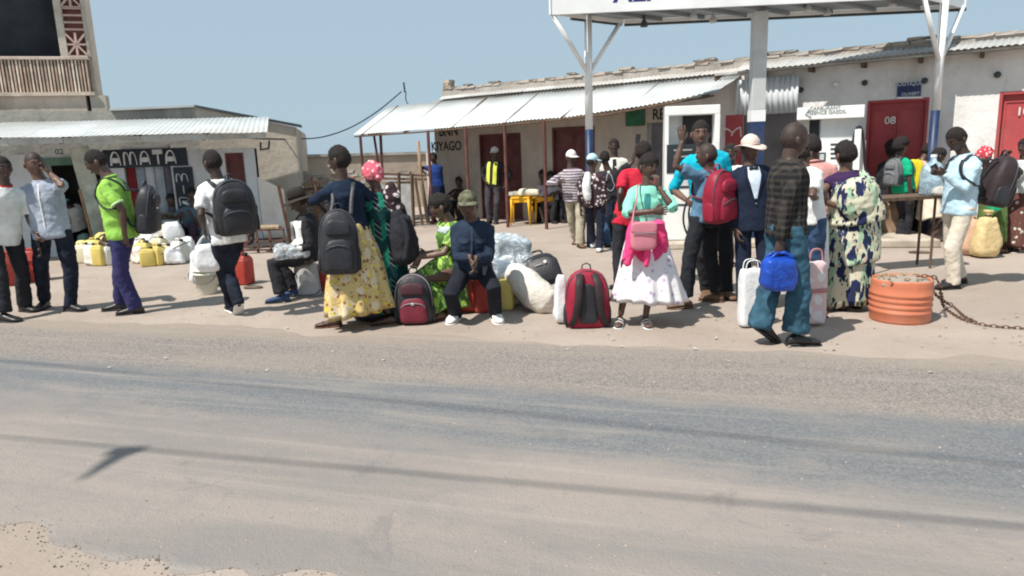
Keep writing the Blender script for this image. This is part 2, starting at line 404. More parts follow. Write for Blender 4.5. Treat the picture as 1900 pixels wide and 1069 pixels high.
stones('gravel', 'grit and bits of litter trodden into the earth forecourt', 700, verge, .004, .013, M_peb, 3)

# ---------------- wall and metal materials ----------------
def plaster(name, col, grime=(.30, .26, .21), amt=.6, sc_=.9, bare=(.42, .31, .23), bareamt=0., low=None):
    m, nt, bs = nodes(name); v = coords(nt, (1, 1, .45)); v1 = coords(nt)
    c = mixc(nt, ramp(nt, noi(nt, v1, 2.5, 6, .6), .3, .7), sc(col, .9), sc(col, 1.06))
    c = mixc(nt, mth(nt, 'MULTIPLY', ramp(nt, noi(nt, v, sc_, 7, .65, .5), .44, .7), amt), c, grime)
    c = mixc(nt, mth(nt, 'MULTIPLY', ramp(nt, noi(nt, v, sc_*5, 7, .7, .3), .56, .72), amt*.6), c, sc(grime, .8))
    if bareamt: c = mixc(nt, mth(nt, 'MULTIPLY', ramp(nt, noi(nt, v1, 1.4, 7, .6, .6), .55, .6), bareamt), c, bare)
    if low:
        s = N(nt, 'SeparateXYZ'); lk(nt, v1, s.inputs[0])
        h = mth(nt, 'ADD', s.outputs[2], mth(nt, 'MULTIPLY', noi(nt, v1, 3., 5), .5))
        c = mixc(nt, ramp(nt, h, low, low+.3), sc((.42, .33, .25), 1), c); 
    lk(nt, c, bs.inputs['Base Color']); bs.inputs['Roughness'].default_value = .9; bs.inputs['Specular IOR Level'].default_value = .15
    bump(nt, bs, noi(nt, v1, 9., 9, .7), .5, .03); return m
M_white = plaster('whitewashed_plaster', (.78, .76, .74), (.42, .37, .32), .55, .9, low=.35)
M_cream = plaster('stained_beige_plaster', (.56, .50, .42), (.30, .26, .22), .7, .8)
M_blue = plaster('pale_blue_plaster', (.58, .63, .67), (.36, .34, .32), .45, .8)
M_moss = plaster('mossy_plaster', (.42, .40, .36), (.17, .17, .14), .85, .8)
M_mud = plaster('eroded_mud_brick', (.42, .38, .34), (.20, .18, .16), .6, 2.5)
M_mud2 = M('mud_brick', (.38, .32, .27), .95, .3, 3., .6, 20., .02)
M_darkin = M('dark_interior', (.035, .032, .035), .95, .3, 2., 0)  # near-black colour stands in for shade inside rooms and recesses
M_sheet = M('weathered_roof_sheet', (.52, .54, .55), .5, .14, 1.6, .1, 30., .004, dirt=.45, dirtcol=(.40, .35, .30), metal=.0, spec=.4)
M_sheetw = M('bright_roof_sheet', (.50, .52, .52), .45, .1, 1.5, .1, 30., .004, dirt=.3, dirtcol=(.48, .42, .36), spec=.4)
M_fasc = M('grey_fascia_board', (.40, .40, .38), .85, .25, 3., .3, 20., .01, dirt=.5)
M_maroon = M('dark_maroon_door_paint', (.115, .035, .038), .6, .25, 3., .15, 20., .006, dirt=.3, dirtcol=(.20, .13, .11))
M_red = M('red_door_paint', (.40, .065, .07), .55, .18, 1.8, .15, 25., .006, dirt=.35, dirtcol=(.36, .14, .11))
M_post = M('brown_red_post_paint', (.13, .055, .048), .75, .3, 6., .2)
M_wood = M('grey_worn_wood', (.34, .25, .17), .9, .35, 4., .4, 30., .01, stretch=(6, 6, .6))
M_wood2 = M('dark_worn_wood', (.13, .085, .06), .9, .35, 4., .4, 30., .01, stretch=(6, 6, .6))
M_wpaint = M('white_gloss_paint', (.84, .85, .85), .35, .06, 2., .05, 20., .003, dirt=.12, dirtcol=(.5, .46, .4), spec=.5)
M_gpaint = M('grey_white_column_paint', (.56, .58, .58), .6, .12, 2., .1, 20., .003, dirt=.3, dirtcol=(.42, .38, .33))
M_bpaint = M('royal_blue_paint', (.012, .032, .095), .45, .15, 3., .08, 20., .003, dirt=.12, dirtcol=(.3, .3, .32), spec=.4)
M_under = M('canopy_soffit_metal', (.26, .29, .31), .6, .2, 1.2, .1)
M_steel = M('dark_steel', (.06, .07, .08), .5, .2, 6., .1)
M_rubber = M('black_rubber', (.018, .018, .02), .6, .2, 6., .1)

# ---------------- right building ----------------
QA = Vector((-1.62, 17.75, 0)); QB = Vector((6.55, 11.9, 0)); qd = (QB-QA).normalized(); qn = Vector((qd.y, -qd.x, 0))
Qend = QB+qd*6.0
def q(px, py): return onplane(px, py, QA, QB)
def qz(px, py): return q(px, py).z
def qs(px, py=300): return (q(px, py)-QA).dot(qd)
def qp(s, off=0., z=0.): p = QA+qd*s+qn*off; return Vector((p.x, p.y, z))
RH = 2.86; SM = qs(1362, 300); SE = (Qend-QA).length
bd = empty('shop_building', (QA.x, QA.y, 0), 'long whitewashed row of shops with maroon and red steel doors under a flat roof', 'building')
# openings: (px left, px right, py top, name)
ops = [(892, 968, 250, 'm'), (1026, 1104, 237, 'm'), (1200, 1232, 228, 'd'), (1370, 1476, 214, 'd'), (1602, 1714, 188, 'r'), (1841, 1990, 172, 'r')]
spans = []
for a, b, t, k in ops:
    s0, s1 = qs(a, 320), qs(b, 320); z = qz(a, t)
    if k == 'r': z = min(z, 2.42)
    spans.append((s0, s1, max(1.9, min(z, 2.45)), k))
M_shade = plaster('shaded_wall_plaster', (.50, .45, .40), (.30, .26, .22), .5, 1.)  # walls under the awning: shade put into a darker plaster colour
cur = 0.
def wall_piece(s0, s1, z0, z1):
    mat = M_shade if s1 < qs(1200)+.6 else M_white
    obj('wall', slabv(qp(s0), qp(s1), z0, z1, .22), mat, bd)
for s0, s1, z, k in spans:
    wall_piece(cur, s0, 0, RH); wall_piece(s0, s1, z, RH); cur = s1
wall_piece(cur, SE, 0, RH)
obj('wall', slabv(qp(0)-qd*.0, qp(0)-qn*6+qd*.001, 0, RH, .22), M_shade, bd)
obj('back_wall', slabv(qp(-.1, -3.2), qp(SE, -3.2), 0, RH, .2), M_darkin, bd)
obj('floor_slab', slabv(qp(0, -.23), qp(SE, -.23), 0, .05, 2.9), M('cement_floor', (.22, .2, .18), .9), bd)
for s0, s1, z, k in spans:
    if k == 'd': continue
    mt = M_maroon if k == 'm' else M_red
    d = obj('door', slabv(qp(s0+.03), qp(s1-.03), .03, z-.03, .05, -.06), mt, bd)
    mid = (s0+s1)/2
    fr = join(slabv(qp(s0), qp(s0+.045), .0, z, .08, .012), slabv(qp(s1-.045), qp(s1), .0, z, .08, .012), slabv(qp(s0+.046), qp(s1-.046), z-.045, z-.001, .08, .012))
    obj('door_frame', fr, mt, bd, bevel=.004)
    for (x0, x1) in ((s0+.07, mid-.015), (mid+.015, s1-.07)):
        for (za, zb) in ((.12, z*.48), (z*.5, z-.14)):
            r = join(slabv(qp(x0), qp(x1), za, za+.025, .02, -.045), slabv(qp(x0), qp(x1), zb-.025, zb, .02, -.045), slabv(qp(x0), qp(x0+.025), za+.026, zb-.026, .02, -.045), slabv(qp(x1-.025), qp(x1), za+.026, zb-.026, .02, -.045))
            obj('panel_rib', r, mt, d)
    obj('bolt', tube([qp(mid-.06, -.03, 1.05), qp(mid+.08, -.03, 1.05)], .012), M_steel, d)
M_num = M('white_number_paint', (.72, .62, .58), .8, .1)
for i, txt, px, py in ((4, '08', 1651, 224), (5, '10', 1898, 207)):
    obj('door_number', text_geo(txt, .17, q(px, py)+qn*-.035, qd, (0, 0, 1), .004, .004), M_num, bd)
# eave: projecting roof sheets on the right part, each sheet a part
def corr(P, Q_, D, n, amp, th=.003, per=.09):
    "corrugated sheet spanning P->Q_, running along D"
    P = V3(P); Q_ = V3(Q_); D = Vector(D); up = (Q_-P).cross(D).normalized(); up = up if up.z > 0 else -up
    L = (Q_-P).length; nu = max(8, int(L/per*6))
    g = grid(lambda a, b: P.lerp(Q_, a)+D*b+up*math.sin(a*L/per*2*math.pi)*amp+up*noise.noise(P.lerp(Q_, a)+D*b*1.0)*.02, nu, 2)
    return thick(g, th, up)
s = .02; k = 0
M_sheets = [M('roof_sheet_%s' % nme, c, .5, .15, 1.3, .1, 30., .004, dirt=dd, dirtcol=(.40, .33, .27), spec=.4) for nme, c, dd in (('pale', (.46, .46, .455), .35), ('worn', (.39, .39, .38), .6), ('dull', (.42, .415, .40), .5))]
while s < SE:
    s2 = min(s+.82, SE); o_ = (.40 if s > SM-.4 else .06)+random.uniform(-.02, .03); rz_ = .19 if s > SM-.4 else .15
    obj('roof_sheet', corr(qp(s, o_, RH+.03), qp(s2+.03, o_, RH+.03), -qn*(o_+.22)+Vector((0, 0, rz_)), 8, .009), M_sheets[k % 3], bd, smooth=True); s = s2; k += 1
    if s > SM+.1: obj('rafter_end', beam(qp(s-.4, .3, RH-.05), qp(s-.4, -.2, RH-.04), .05, .09), M_wood2, bd)
obj('fascia_board', slabv(qp(SM-.3), qp(SE), RH-.02, RH+.02, .03, .33), M_fasc, bd)
# parapet of loose mud bricks: bricks one by one
br_me = []
for i in range(5):
    g = box((0, 0, 0), (.24, .2, .075)); r = random.Random(i)
    V = [(v[0]+r.uniform(-.02, .02), v[1]+r.uniform(-.02, .02), v[2]+r.uniform(-.014, .014)) for v in g[0]]
    me = bpy.data.meshes.new('mud_brick'); me.from_pydata(V, [], g[1]); me.materials.append(M_mud2 if i % 2 else M_mud); br_me.append(me)
def brick(parent, P, rz, sx=1., sz=1.):
    o = bpy.data.objects.new('brick', random.choice(br_me)); scene.collection.objects.link(o); o.parent = parent
    o.location = V3(P)-root_of(parent).location; o.rotation_euler = (random.uniform(-.05, .05), random.uniform(-.05, .05), rz+random.uniform(-.08, .08)); o.scale = (sx, 1, sz); return o
qa = math.atan2(qd.y, qd.x)
obj('parapet', slabv(qp(-.0, -.1), qp(SE, -.1), RH+.0, RH+.24, .2), M_mud, bd)
for row in range(2):
    s = .05+row*.1
    while s < SE-.1:
        w = random.uniform(.8, 1.25); 
        if row == 0 or random.random() < .15: brick(bd, qp(s+.13*w, -.18, RH+.265+row*.06), qa, w, random.uniform(.4, .8) if row == 0 else random.uniform(.3, .7))
        s += .25*w
# ragged corner pillar at the left end
for i in range(3):
    brick(bd, qp(.16, -.2, RH+.30)+Vector((0, 0, .07*i)), qa+random.uniform(-.3, .3), random.uniform(.7, 1.1), 1)
# corrugated sheet over the dark shop opening
s0, s1 = qs(1366), qs(1478); zt, zb = RH-.12, qz(1400, 213)
for i in range(3):
    a = s0+(s1-s0)*i/3; b = s0+(s1-s0)*(i+1)/3+.02
    up = Vector((0, 0, 1)); P = qp(a, .16, zb); L = (b-a); nu = 30
    g = grid(lambda u, v: P+qd*L*u+up*(zt-zb)*v-qn*.10*v*0+qn*math.sin(u*L/.085*2*math.pi)*.018, nu, 2)
    obj('shutter_sheet', thick(g, .003, qn), M('new_zinc_sheet', (.70, .73, .75), .35, .08, 2., 0, spec=.5), bd, smooth=True)
# round vent holes / lamps under the eave
for px, py in ((1487, 167), (1605, 154), (1716, 150), (1851, 139), (1552, 156)):
    p = q(px, py)
    obj('wall_lamp', lathe(p+qn*.001, ((.045, 0), (.05, .03), (.035, .09), (.01, .1)), 12, qn), M_steel if px != 1552 else M_wpaint, bd, smooth=True)
# painted name
M_blk = M('black_wall_paint', (.03, .03, .028), .8, .2)
obj('painted_lettering', text_geo('BNN', .34, q(832, 244)+qn*.004, qd, (0, 0, 1), .003, .006, sx=.85), M_blk, bd)
obj('painted_lettering', text_geo('KIYAGO', .31, q(828, 272)+qn*.004, qd, (0, 0, 1), .003, .006, sx=.85), M_blk, bd)
obj('painted_lettering', text_geo('RE', .3, q(1222, 213)+qn*.004, qd, (0, 0, 1), .003, .006, sx=.8), M_blk, bd)
# blue painted sign over door 08
sg = empty('wall_sign', q(1688, 176), 'small dark blue painted sign over the red door numbered 08', 'sign')
a, b = q(1664, 180), q(1708, 180)
obj('board', slabv(a, b, qz(1688, 179), qz(1688, 153), .02, .024), M('navy_sign_paint', (.035, .05, .13), .6, .2), sg)
M_signw = M('pale_sign_letters', (.55, .58, .65), .7, .1)
obj('lettering', text_geo('BOUTIQUE', .10, q(1686, 155.5)+qn*.03, qd, (0, 0, 1), .003, .002, sx=.8), M_signw, sg)
obj('lettering', text_geo('OUVERT', .075, q(1690, 175)+qn*.03, qd, (0, 0, 1), .003, .001, sx=.9), M_signw, sg)
obj('bracket', beam(q(1665, 182)+qn*.02, q(1712, 181)+qn*.02, .03), M_wpaint, sg)
# green notice board
gs = empty('wall_sign', q(1181, 218), 'small dark green board hung on the shop wall behind the queue', 'sign')
obj('board', slabv(q(1162, 220), q(1197, 220), qz(1180, 234), qz(1180, 204), .03, .04), M('green_board', (.03, .13, .075), .6, .2), gs, bevel=.004)
obj('nail', lathe(q(1180, 203)+qn*.03, ((.012, 0), (.012, .03)), 8, qn), M_steel, gs)
# awning over the left shops
aw = empty('awning', qp(1.5, 1.35), 'long pale tin awning on brown posts over the veranda', 'awning')
P_out = lambda s, z: qp(s, 1.35, z)
QO0 = qp(0, 1.35); QO1 = qp(5, 1.35)
def oz(px, py): return onplane(px, py, QO0, QO1).z
def osx(px, py): return (onplane(px, py, QO0, QO1)-QA).dot(qd)
edge_px = [(655, 250), (780, 241), (975, 224), (1130, 207), (1240, 187), (1325, 172)]
es = [(osx(*e), oz(*e)) for e in edge_px]
def ez(s):
    for (a, za), (b, zb) in zip(es, es[1:]):
        if s <= b or (b, zb) == es[-1]: t = (s-a)/(b-a); return za+(zb-za)*max(0, min(1, t))
s = es[0][0]; k = 0
while s < es[-1][0]-.05:
    s2 = min(s+.8, es[-1][0]); a = P_out(s, ez(s)); b = P_out(s2+.03, ez(s2))
    # attachment line climbs to the wall top
    inn = RH-.02
    wl = lambda ss, zz: (qp(ss+.0, .0, inn))
    c0 = wl(s, 0); c1 = wl(s2+.03, 0); L = .83
    g = grid(lambda u, v: (a.lerp(b, u)).lerp(c0.lerp(c1, u), v)+Vector((0, 0, 1))*(math.sin(u*L/.088*2*math.pi)*.012+.03*noise.noise(Vector((s+u, v*2, 3)))), 36, 3)
    obj('roof_sheet', thick(g, .004, (0, 0, 1)), M_sheetw, aw, smooth=True)
    s = s2; k += 1
ps = [osx(797, 300), osx(866, 290), osx(938, 290), osx(1011, 290), osx(1090, 290), es[0][0]+.25]
pzs = [oz(e, 200) for e in ()]
for i, s in enumerate(ps):
    obj('post', tube([P_out(s, 0), P_out(s, ez(s)-.03)], .035, 8), M_post if i else M_post, aw)
obj('edge_beam', tube([P_out(es[0][0]+.05, ez(es[0][0])-.05)]+[P_out(s_, z_-.05) for s_, z_ in es[1:]], .018, 6), M_wood2, aw)
for i in range(7):
    s = es[0][0]+.3+i*(es[-1][0]-es[0][0]-.5)/6
    obj('rafter', beam(P_out(s, ez(s)-.04), qp(s, 0.01, inn-.04), .05, .07), M_wood2, aw)
# two propping struts at the left corner
c_ = P_out(es[0][0]+.3, ez(es[0][0])-.06)
obj('strut', beam(A(694, 252, c_.y-.02), A(706, 330, c_.y+.1), .05), M_post, aw)
obj('strut', beam(A(706, 250, c_.y), A(710, 330, c_.y+.1), .06), M_post, aw)
obj('strut', beam(A(682, 250, c_.y-.05), A(735, 243, c_.y+.2), .06), M_wood2, aw)
# pale wooden prop
lp = empty('wooden_prop', G(793, 414), 'pale bare wooden prop leaning at the veranda corner', 'pole')
obj('pole', tube([G(795, 414), A(781, 330, G(795, 414).y), A(776, 262, G(795, 414).y)], [.05, .045, .04], 7), M_wood, lp, smooth=True)
# antenna mast and phone wire on the roof corner
am = empty('antenna_mast', qp(.25, -.2, RH+.3), 'thin metal mast on the corner of the shop roof', 'mast')
pt = onplane(749, 153, qp(0, -.2), qp(5, -.2)); pb = onplane(753, 200, qp(0, -.2), qp(5, -.2))
obj('mast', tube([Vector((pb.x, pb.y, RH+.3)), pt], .025, 6), M_steel, am)
wy = pt.y
wire = catmull([A(745, 170, wy), A(700, 207, wy), A(650, 237, wy), A(600, 254, wy-.5), A(555, 258, wy-1), A(500, 258, 13.4), A(440, 255, 13.2)], 6)
tag(obj('power_cable', tube(wire, .016, 5), M_rubber, loc=wire[0]), 'sagging black cable from the roof mast to the left building', 'cable')
wire = catmull([A(753, 170, wy), A(762, 196, wy-.02), qp(.5, .02, RH-.2)], 5)
tag(obj('power_cable', tube(wire, .013, 5), M_rubber, loc=wire[0]), 'short black cable dropping from the mast to the shop wall', 'cable')

# ---------------- left building ----------------
LA = Vector((-9.9, 12.25, 0)); LB = G(489, 450); ld = (LB-LA).normalized(); ln = Vector((ld.y, -ld.x, 0))
def l(px, py, off=0.): return onplane(px, py, LA+ln*off, LB+ln*off)
def lp_(s, off=0., z=0.): p = LA+ld*s+ln*off; return Vector((p.x, p.y, z))
LL = (LB-LA).length
def ls(px, py=350, off=0.): return (l(px, py, off)-LA-ln*off).dot(ld)
lb = empty('left_shop', (LA.x, LA.y, 0), 'low pale blue shop with a lean-to roof and black painted sign board', 'building')
LH = l(440, 275).z
lops = [(105, 150, 300, 'open'), (238, 300, 306, 'grill'), (432, 457, 310, 'shutter')]
o_ = [(ls(a), ls(b)) for a, b, _, _ in lops]
o_[0] = (ls(95), ls(190)); o_[1] = (ls(235), ls(322)); o_[2] = (ls(424), ls(458))
obj('wall', slabv(lp_(-3), lp_(o_[0][0]), 0, LH, .2), M_blue, lb)
obj('wall', slabv(lp_(o_[0][0]), lp_(o_[0][1]), l(140, 292).z, LH, .2), M_blue, lb)
obj('wall', slabv(lp_(o_[0][1]), lp_(o_[1][0]), 0, LH, .2), M_blue, lb)
obj('wall', slabv(lp_(o_[1][0]), lp_(o_[1][1]), 1.95, LH, .2), M_blue, lb)
obj('wall', slabv(lp_(o_[1][1]), lp_(o_[2][0]), 0, LH, .2), M_blue, lb)
obj('wall', slabv(lp_(o_[2][0]), lp_(o_[2][1]), 1.75, LH, .2), M_blue, lb)
obj('wall', slabv(lp_(o_[2][0]), lp_(o_[2][1]), 0, .75, .2), M_blue, lb)
obj('wall', slabv(lp_(o_[2][1]), lp_(LL), 0, LH, .2), M_blue, lb)
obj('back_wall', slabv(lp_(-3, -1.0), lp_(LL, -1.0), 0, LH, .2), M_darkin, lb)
obj('lintel', slabv(lp_(o_[0][0]-.1), lp_(o_[0][1]+.1), l(140, 306).z, l(140, 292).z, .12, .03), M('green_lintel_paint', (.10, .19, .15), .7, .2), lb)
obj('shutter', slabv(lp_(o_[2][0]+.0), lp_(o_[2][1]), .75, 1.75, .04, -.03), M_maroon, lb, bevel=.005)
sx0, sx1 = o_[2]
obj('shutter_frame', join(slabv(lp_(sx0), lp_(sx0+.04), .75, 1.75, .05, .01), slabv(lp_(sx1-.04), lp_(sx1), .75, 1.75, .05, .01), slabv(lp_(sx0+.041), lp_(sx1-.041), 1.71, 1.749, .05, .01)), M_maroon, lb)
obj('house_number', text_geo('02', .14, l(110, 282)+ln*.004, ld, (0, 0, 1), .003, .004), M('grey_number_paint', (.10, .16, .17), .8), lb)
# goods in the doorway: door leaf leaning open, hanging sheets
dl = obj('door', beam(lp_(o_[0][1]-.08, .0, .0), lp_(o_[0][1]-.25, .15, 1.95), .3, .05, up=tuple(ln)), M('pale_door_paint', (.42, .48, .44), .8, .3, 3., dirt=.6), lb)
obj('door_edge', beam(lp_(o_[0][1]-.20, .22, .0), lp_(o_[0][1]-.32, .2, 1.2), .035, .035), M('orange_wood', (.27, .17, .10), .8, .3), dl)
# window with hanging curtain strips
for i in range(5):
    a = o_[1][0]+.02+i*(o_[1][1]-o_[1][0])/5; w = (o_[1][1]-o_[1][0])/5-.01
    col = ((.20, .03, .035), (.25, .30, .36), (.42, .47, .52), (.33, .39, .45), (.12, .12, .15))[i]
    P = lp_(a, -.08, .55); g = grid(lambda u, v: P+ld*w*u+Vector((0, 0, 1.38))*v+ln*.012*math.sin(u*9+i), 8, 3)
    obj('curtain', thick(g, .006, ln), cloth('curtain_cloth', col), lb, smooth=True)
obj('window_sill', slabv(lp_(o_[1][0]), lp_(o_[1][1]), 0, .55, .2), M_blue, lb)
# painted board AMATA
M_board = M('black_board_paint', (.018, .028, .042), .55, .3, 2., .1, dirt=.12, dirtcol=(.12, .16, .19))
M_let = M('brushed_white_letter_paint', (.62, .65, .68), .8, .12, 9.)
sb = empty('shop_sign', l(270, 300), 'black painted board with white hand lettering reading AMATA', 'sign')
obj('board', slabv(l(193, 300), l(349, 300), l(270, 310).z, l(270, 276).z, .02, .03), M_board, sb)
Pa, Pb = l(330, 300), l(362, 300)
zb1 = .45
obj('side_board', slabv(l(322, 320), l(358, 320), zb1, l(340, 310).z-.001, .02, .031), M_board, sb)
import itertools
def stroke(pts, w, off=.06, mat=None, name='letter'):
    pass
def letter(polys, ox, w, h, P, par):
    "fat brush strokes; polys in unit box"
    gs = []
    for pl in polys:
        c = catmull([(x, y, 0) for x, y in pl], 5) if len(pl) > 2 else [V3((x, y, 0)) for x, y in pl]
        pts = [P+ld*(ox+p.x*w)+Vector((0, 0, p.y*h))+ln*.006 for p in c]
        gs.append(tube(pts, h*.19, 8, flat=.08, side=None))
    # lay flat: collapse depth towards board
    V, F = join(*gs); V = [v-ln*((v-P).dot(ln)-.006)*.85 for v in V]
    obj('letter', (V, F), M_let, par, smooth=True)
LET = {'A': [[(.05, 0), (.1, .55), (.3, .93), (.6, .95), (.8, .6), (.9, 0)], [(.12, .38), (.8, .38)]],
       'M': [[(.03, 0), (.06, .8), (.2, .95), (.36, .7), (.45, .05)], [(.45, .05), (.52, .8), (.68, .95), (.85, .7), (.93, 0)]],
       'T': [[(0, .92), (1, .95)], [(.5, .92), (.52, 0)]],
       'I': [[(.5, 0), (.5, 1)]], 'R': [[(.1, 0), (.1, .95), (.7, .9), (.75, .6), (.15, .5)], [(.3, .5), (.9, 0)]],
       'E': [[(.9, .95), (.1, .95)], [(.1, .95), (.1, .05)], [(.1, .05), (.9, .05)], [(.1, .5), (.7, .5)]]}
P0 = l(206, 308, .03); hL = l(270, 281, .03).z-l(270, 306, .03).z; Wd = (l(330, 300)-l(203, 300)).length
x = 0.
for ch, w in zip('AMATA', (.16, .20, .16, .15, .17)):
    letter(LET[ch], x*Wd, w*Wd, hL, P0, sb); x += w+.033
zt = l(340, 325).z; xx = (l(324, 340)-P0).dot(ld); wv = .26
P1 = l(326, 345, .035); P1.z = 0
for i, ch in enumerate('MIRETE'):
    hh = .17; 
    letter(LET[ch], 0.02, .22, hh*.9, Vector((P1.x, P1.y, zt-.12-i*.225-.0)), sb)
# lean-to roof sheets + fascia boards
f_off = 1.1
def lo(px, py): return onplane(px, py, LA+ln*f_off, LB+ln*f_off)
zE = lo(300, 258).z; sEnd = (lo(495, 262)-LA-ln*f_off).dot(ld); zW = zE+.30
s = -3.; k = 0
while s < sEnd-.01:
    s2 = min(s+.80, sEnd); P = lp_(s, f_off+.03, zE+.08); Q_ = lp_(s2+.03, f_off+.03, zE+.08)
    obj('roof_sheet', corr(P, Q_, -ln*(f_off+1.1)+Vector((0, 0, .36)), 8, .006), M_sheetw if k % 3 else M_sheet, lb, smooth=True)
    s = s2; k += 1
s = -3.; k = 0
while s < sEnd-.01:
    s2 = min(s+.36+random.uniform(-.03, .06), sEnd)
    obj('fascia_board', slabv(lp_(s+.004), lp_(s2-.004), zE-.03+random.uniform(-.008, .008), zE+.06, .02, f_off+random.uniform(0, .006)), M_fasc, lb, bevel=.003)
    s = s2
for i in range(8):
    s = -1+i*1.1
    if s < sEnd-.1: obj('rafter', beam(lp_(s, f_off-.03, zE), lp_(s, .01, zE+.2), .05, .08), M_wood2, lb)
obj('bracket', join(beam(l(484, 278)+ln*.1, l(500, 276)+ln*.5, .03), beam(l(500, 276)+ln*.5, l(501, 262)+ln*.5, .03), beam(l(484, 264)+ln*.1, l(484, 278)+ln*.1, .03)), M_steel, lb)

# taller rear wall with raking top
BA = lp_(-3, -1.85); BB = G(549, 433)
hb = empty('rear_house', (BB.x, BB.y, 0), 'stained grey and beige rear wall with raked tin-edged top behind the shop', 'building')
def b_(px, py): return onplane(px, py, BA, BB)
bdv = (BB-BA).normalized(); bn = Vector((bdv.y, -bdv.x, 0))
p0, p1, p2, p3 = b_(-200, 206), b_(205, 206), b_(362, 199), b_(548, 236)
def wl3(pp, qq, mat):
    obj('wall', slabv((pp.x, pp.y), (qq.x, qq.y), 0, (pp.z, qq.z), .25), mat, hb)
wl3(p0, p1, M_moss); wl3(p1, p2, M_moss); wl3(p2, p3, M_cream)
obj('side_wall', slabv(p3, p3-bn*6+bdv*.001, 0, p3.z, .25, 0), M_cream, hb)
for pp, qq in ((p1, p2), (p2, p3+bdv*.12)):
    g = hexa([pp+bn*.07, qq+bn*.07, qq-bn*.5, pp-bn*.5], [v+Vector((0, 0, .045)) for v in (pp+bn*.07, qq+bn*.07, qq-bn*.5, pp-bn*.5)])
    obj('coping_sheet', g, M_sheetw if pp is p1 else M_steel, hb)
obj('lower_wall', slabv(LB+ld*.01, l(531, 400), 0, (l(491, 328).z, l(531, 352).z), .15, 0), plaster('bright_white_patch', (.74, .72, .68), (.5, .4, .33), .35, 1.2, low=.25), hb)
# ---------------- two-storey house top left ----------------
TA = lp_(-3, -2.2); TB = lp_(ls(195, 350)+.9, -2.2)
tw = empty('balcony_house', (TB.x, TB.y, 0), 'two storey house with open dark balcony, slatted parapet and brick lattice screen', 'building')
def t_(px, py, off=0.): return onplane(px, py, TA+ln*off, TB+ln*off)
def ths(px, py): return (t_(px, py)-TA).dot(ld)
zb0, zb1, zb2 = t_(150, 206).z-.4, t_(100, 178).z, t_(100, 170).z
M_twr = plaster('pinkish_stained_plaster', (.66, .55, .46), (.30, .24, .20), .6, 1.5)
e1, e2 = t_(-150, 190), t_(193, 190)
obj('ledge', slabv(t_(-250, 190), t_(160, 190), zb0, zb1, .3), M_twr, tw)
obj('ledge_end', slabv(t_(168, 190), t_(197, 190), zb0, t_(180, 177).z, .3), M_cream, tw)
obj('ledge_gap', slabv(t_(160, 190), t_(168, 190), zb0, t_(165, 177).z, .1, -.15), M_darkin, tw)
obj('floor_slab', slabv(t_(-250, 170), t_(176, 172), zb1, zb1+.07, .8, .06), M_twr, tw)
zr0 = zb1+.072; zr1 = t_(80, 107).z
sl0, sl1 = ths(-330, 140), ths(166, 140); n = 72
M_slat = [M('slat_%s' % w, c, .85, .2, 5., .3) for w, c in (('cream', (.72, .61, .50)), ('rose', (.54, .40, .32)), ('fawn', (.44, .34, .27)))]  # three slat tones, dealt out at random
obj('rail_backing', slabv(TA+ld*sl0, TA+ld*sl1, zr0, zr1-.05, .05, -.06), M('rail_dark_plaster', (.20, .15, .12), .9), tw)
for i in range(n):
    a = sl0+(sl1-sl0)*i/n
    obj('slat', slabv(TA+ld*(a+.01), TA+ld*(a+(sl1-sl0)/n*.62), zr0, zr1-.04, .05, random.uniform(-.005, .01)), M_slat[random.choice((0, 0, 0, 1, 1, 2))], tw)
obj('handrail', slabv(TA+ld*sl0, TA+ld*(sl1+.03), zr1-.04, zr1+.02, .14, .03), M_twr, tw, bevel=.008)
TH = t_(100, -60).z+.8
c0, c1 = ths(97, 60), ths(120, 60)
obj('column', slabv(TA+ld*ths(112, 100), TA+ld*ths(126, 100), zr1+.02, TH, .15), M_cream, tw)
g0, g1 = ths(127, 100), ths(162, 100)
obj('corner_strip', slabv(TA+ld*g1, TA+ld*(g1+.05), zr1+.02, TH, .15), M_cream, tw)
obj('screen_backing', slabv(TA+ld*g0, TA+ld*g1, zr1+.02, TH, .05, -.10), M('lattice_red_plaster', (.20, .085, .075), .9, .2), tw)
M_lat = M('lattice_rose_block', (.50, .36, .31), .9, .15)
W = g1-g0; z = zr1+.03; blk = .5
for j in range(6):
    zc = z+j*.47; 
    B = lambda a, b, c, d: obj('lattice_bar', beam(TA+ld*(g0+W*a)+Vector((0, 0, zc+b*.45)), TA+ld*(g0+W*c)+Vector((0, 0, zc+d*.45)), .04, .035), M_lat, tw)
    if j % 2 == 0:
        B(.0, .0, 1, .0); B(.5, 0, .5, 1); B(0, .05, 1, .95); B(0, .95, 1, .05); B(0, .5, 1, .5)
    else:
        B(0, .1, 1, .1); B(0, .4, 1, .4); B(0, .7, 1, .7); B(0, 1, 1, 1)
obj('roof_slab', slabv(TA-ld*2, TA+ld*(g1+.2), TH, TH+.2, 1.1, .5), M_twr, tw)
obj('back_wall', slabv(TA-ld*2-ln*.6, TA+ld*g1-ln*.6, zb1, TH, .15), M('room_shade_wall', (.035, .04, .048), .9, .35, 1.2), tw)  # shallow room; near-black wall colour stands in for its shade
obj('side_wall', slabv(TA+ld*(g1+.045)-ln*.16, TA+ld*(g1+.05)-ln*.6, zb1, TH, .1), M_twr, tw)
obj('lower_storey', slabv(t_(-250, 190), t_(190, 190), 0, zb0, 2.5, -.05), M_twr, tw)

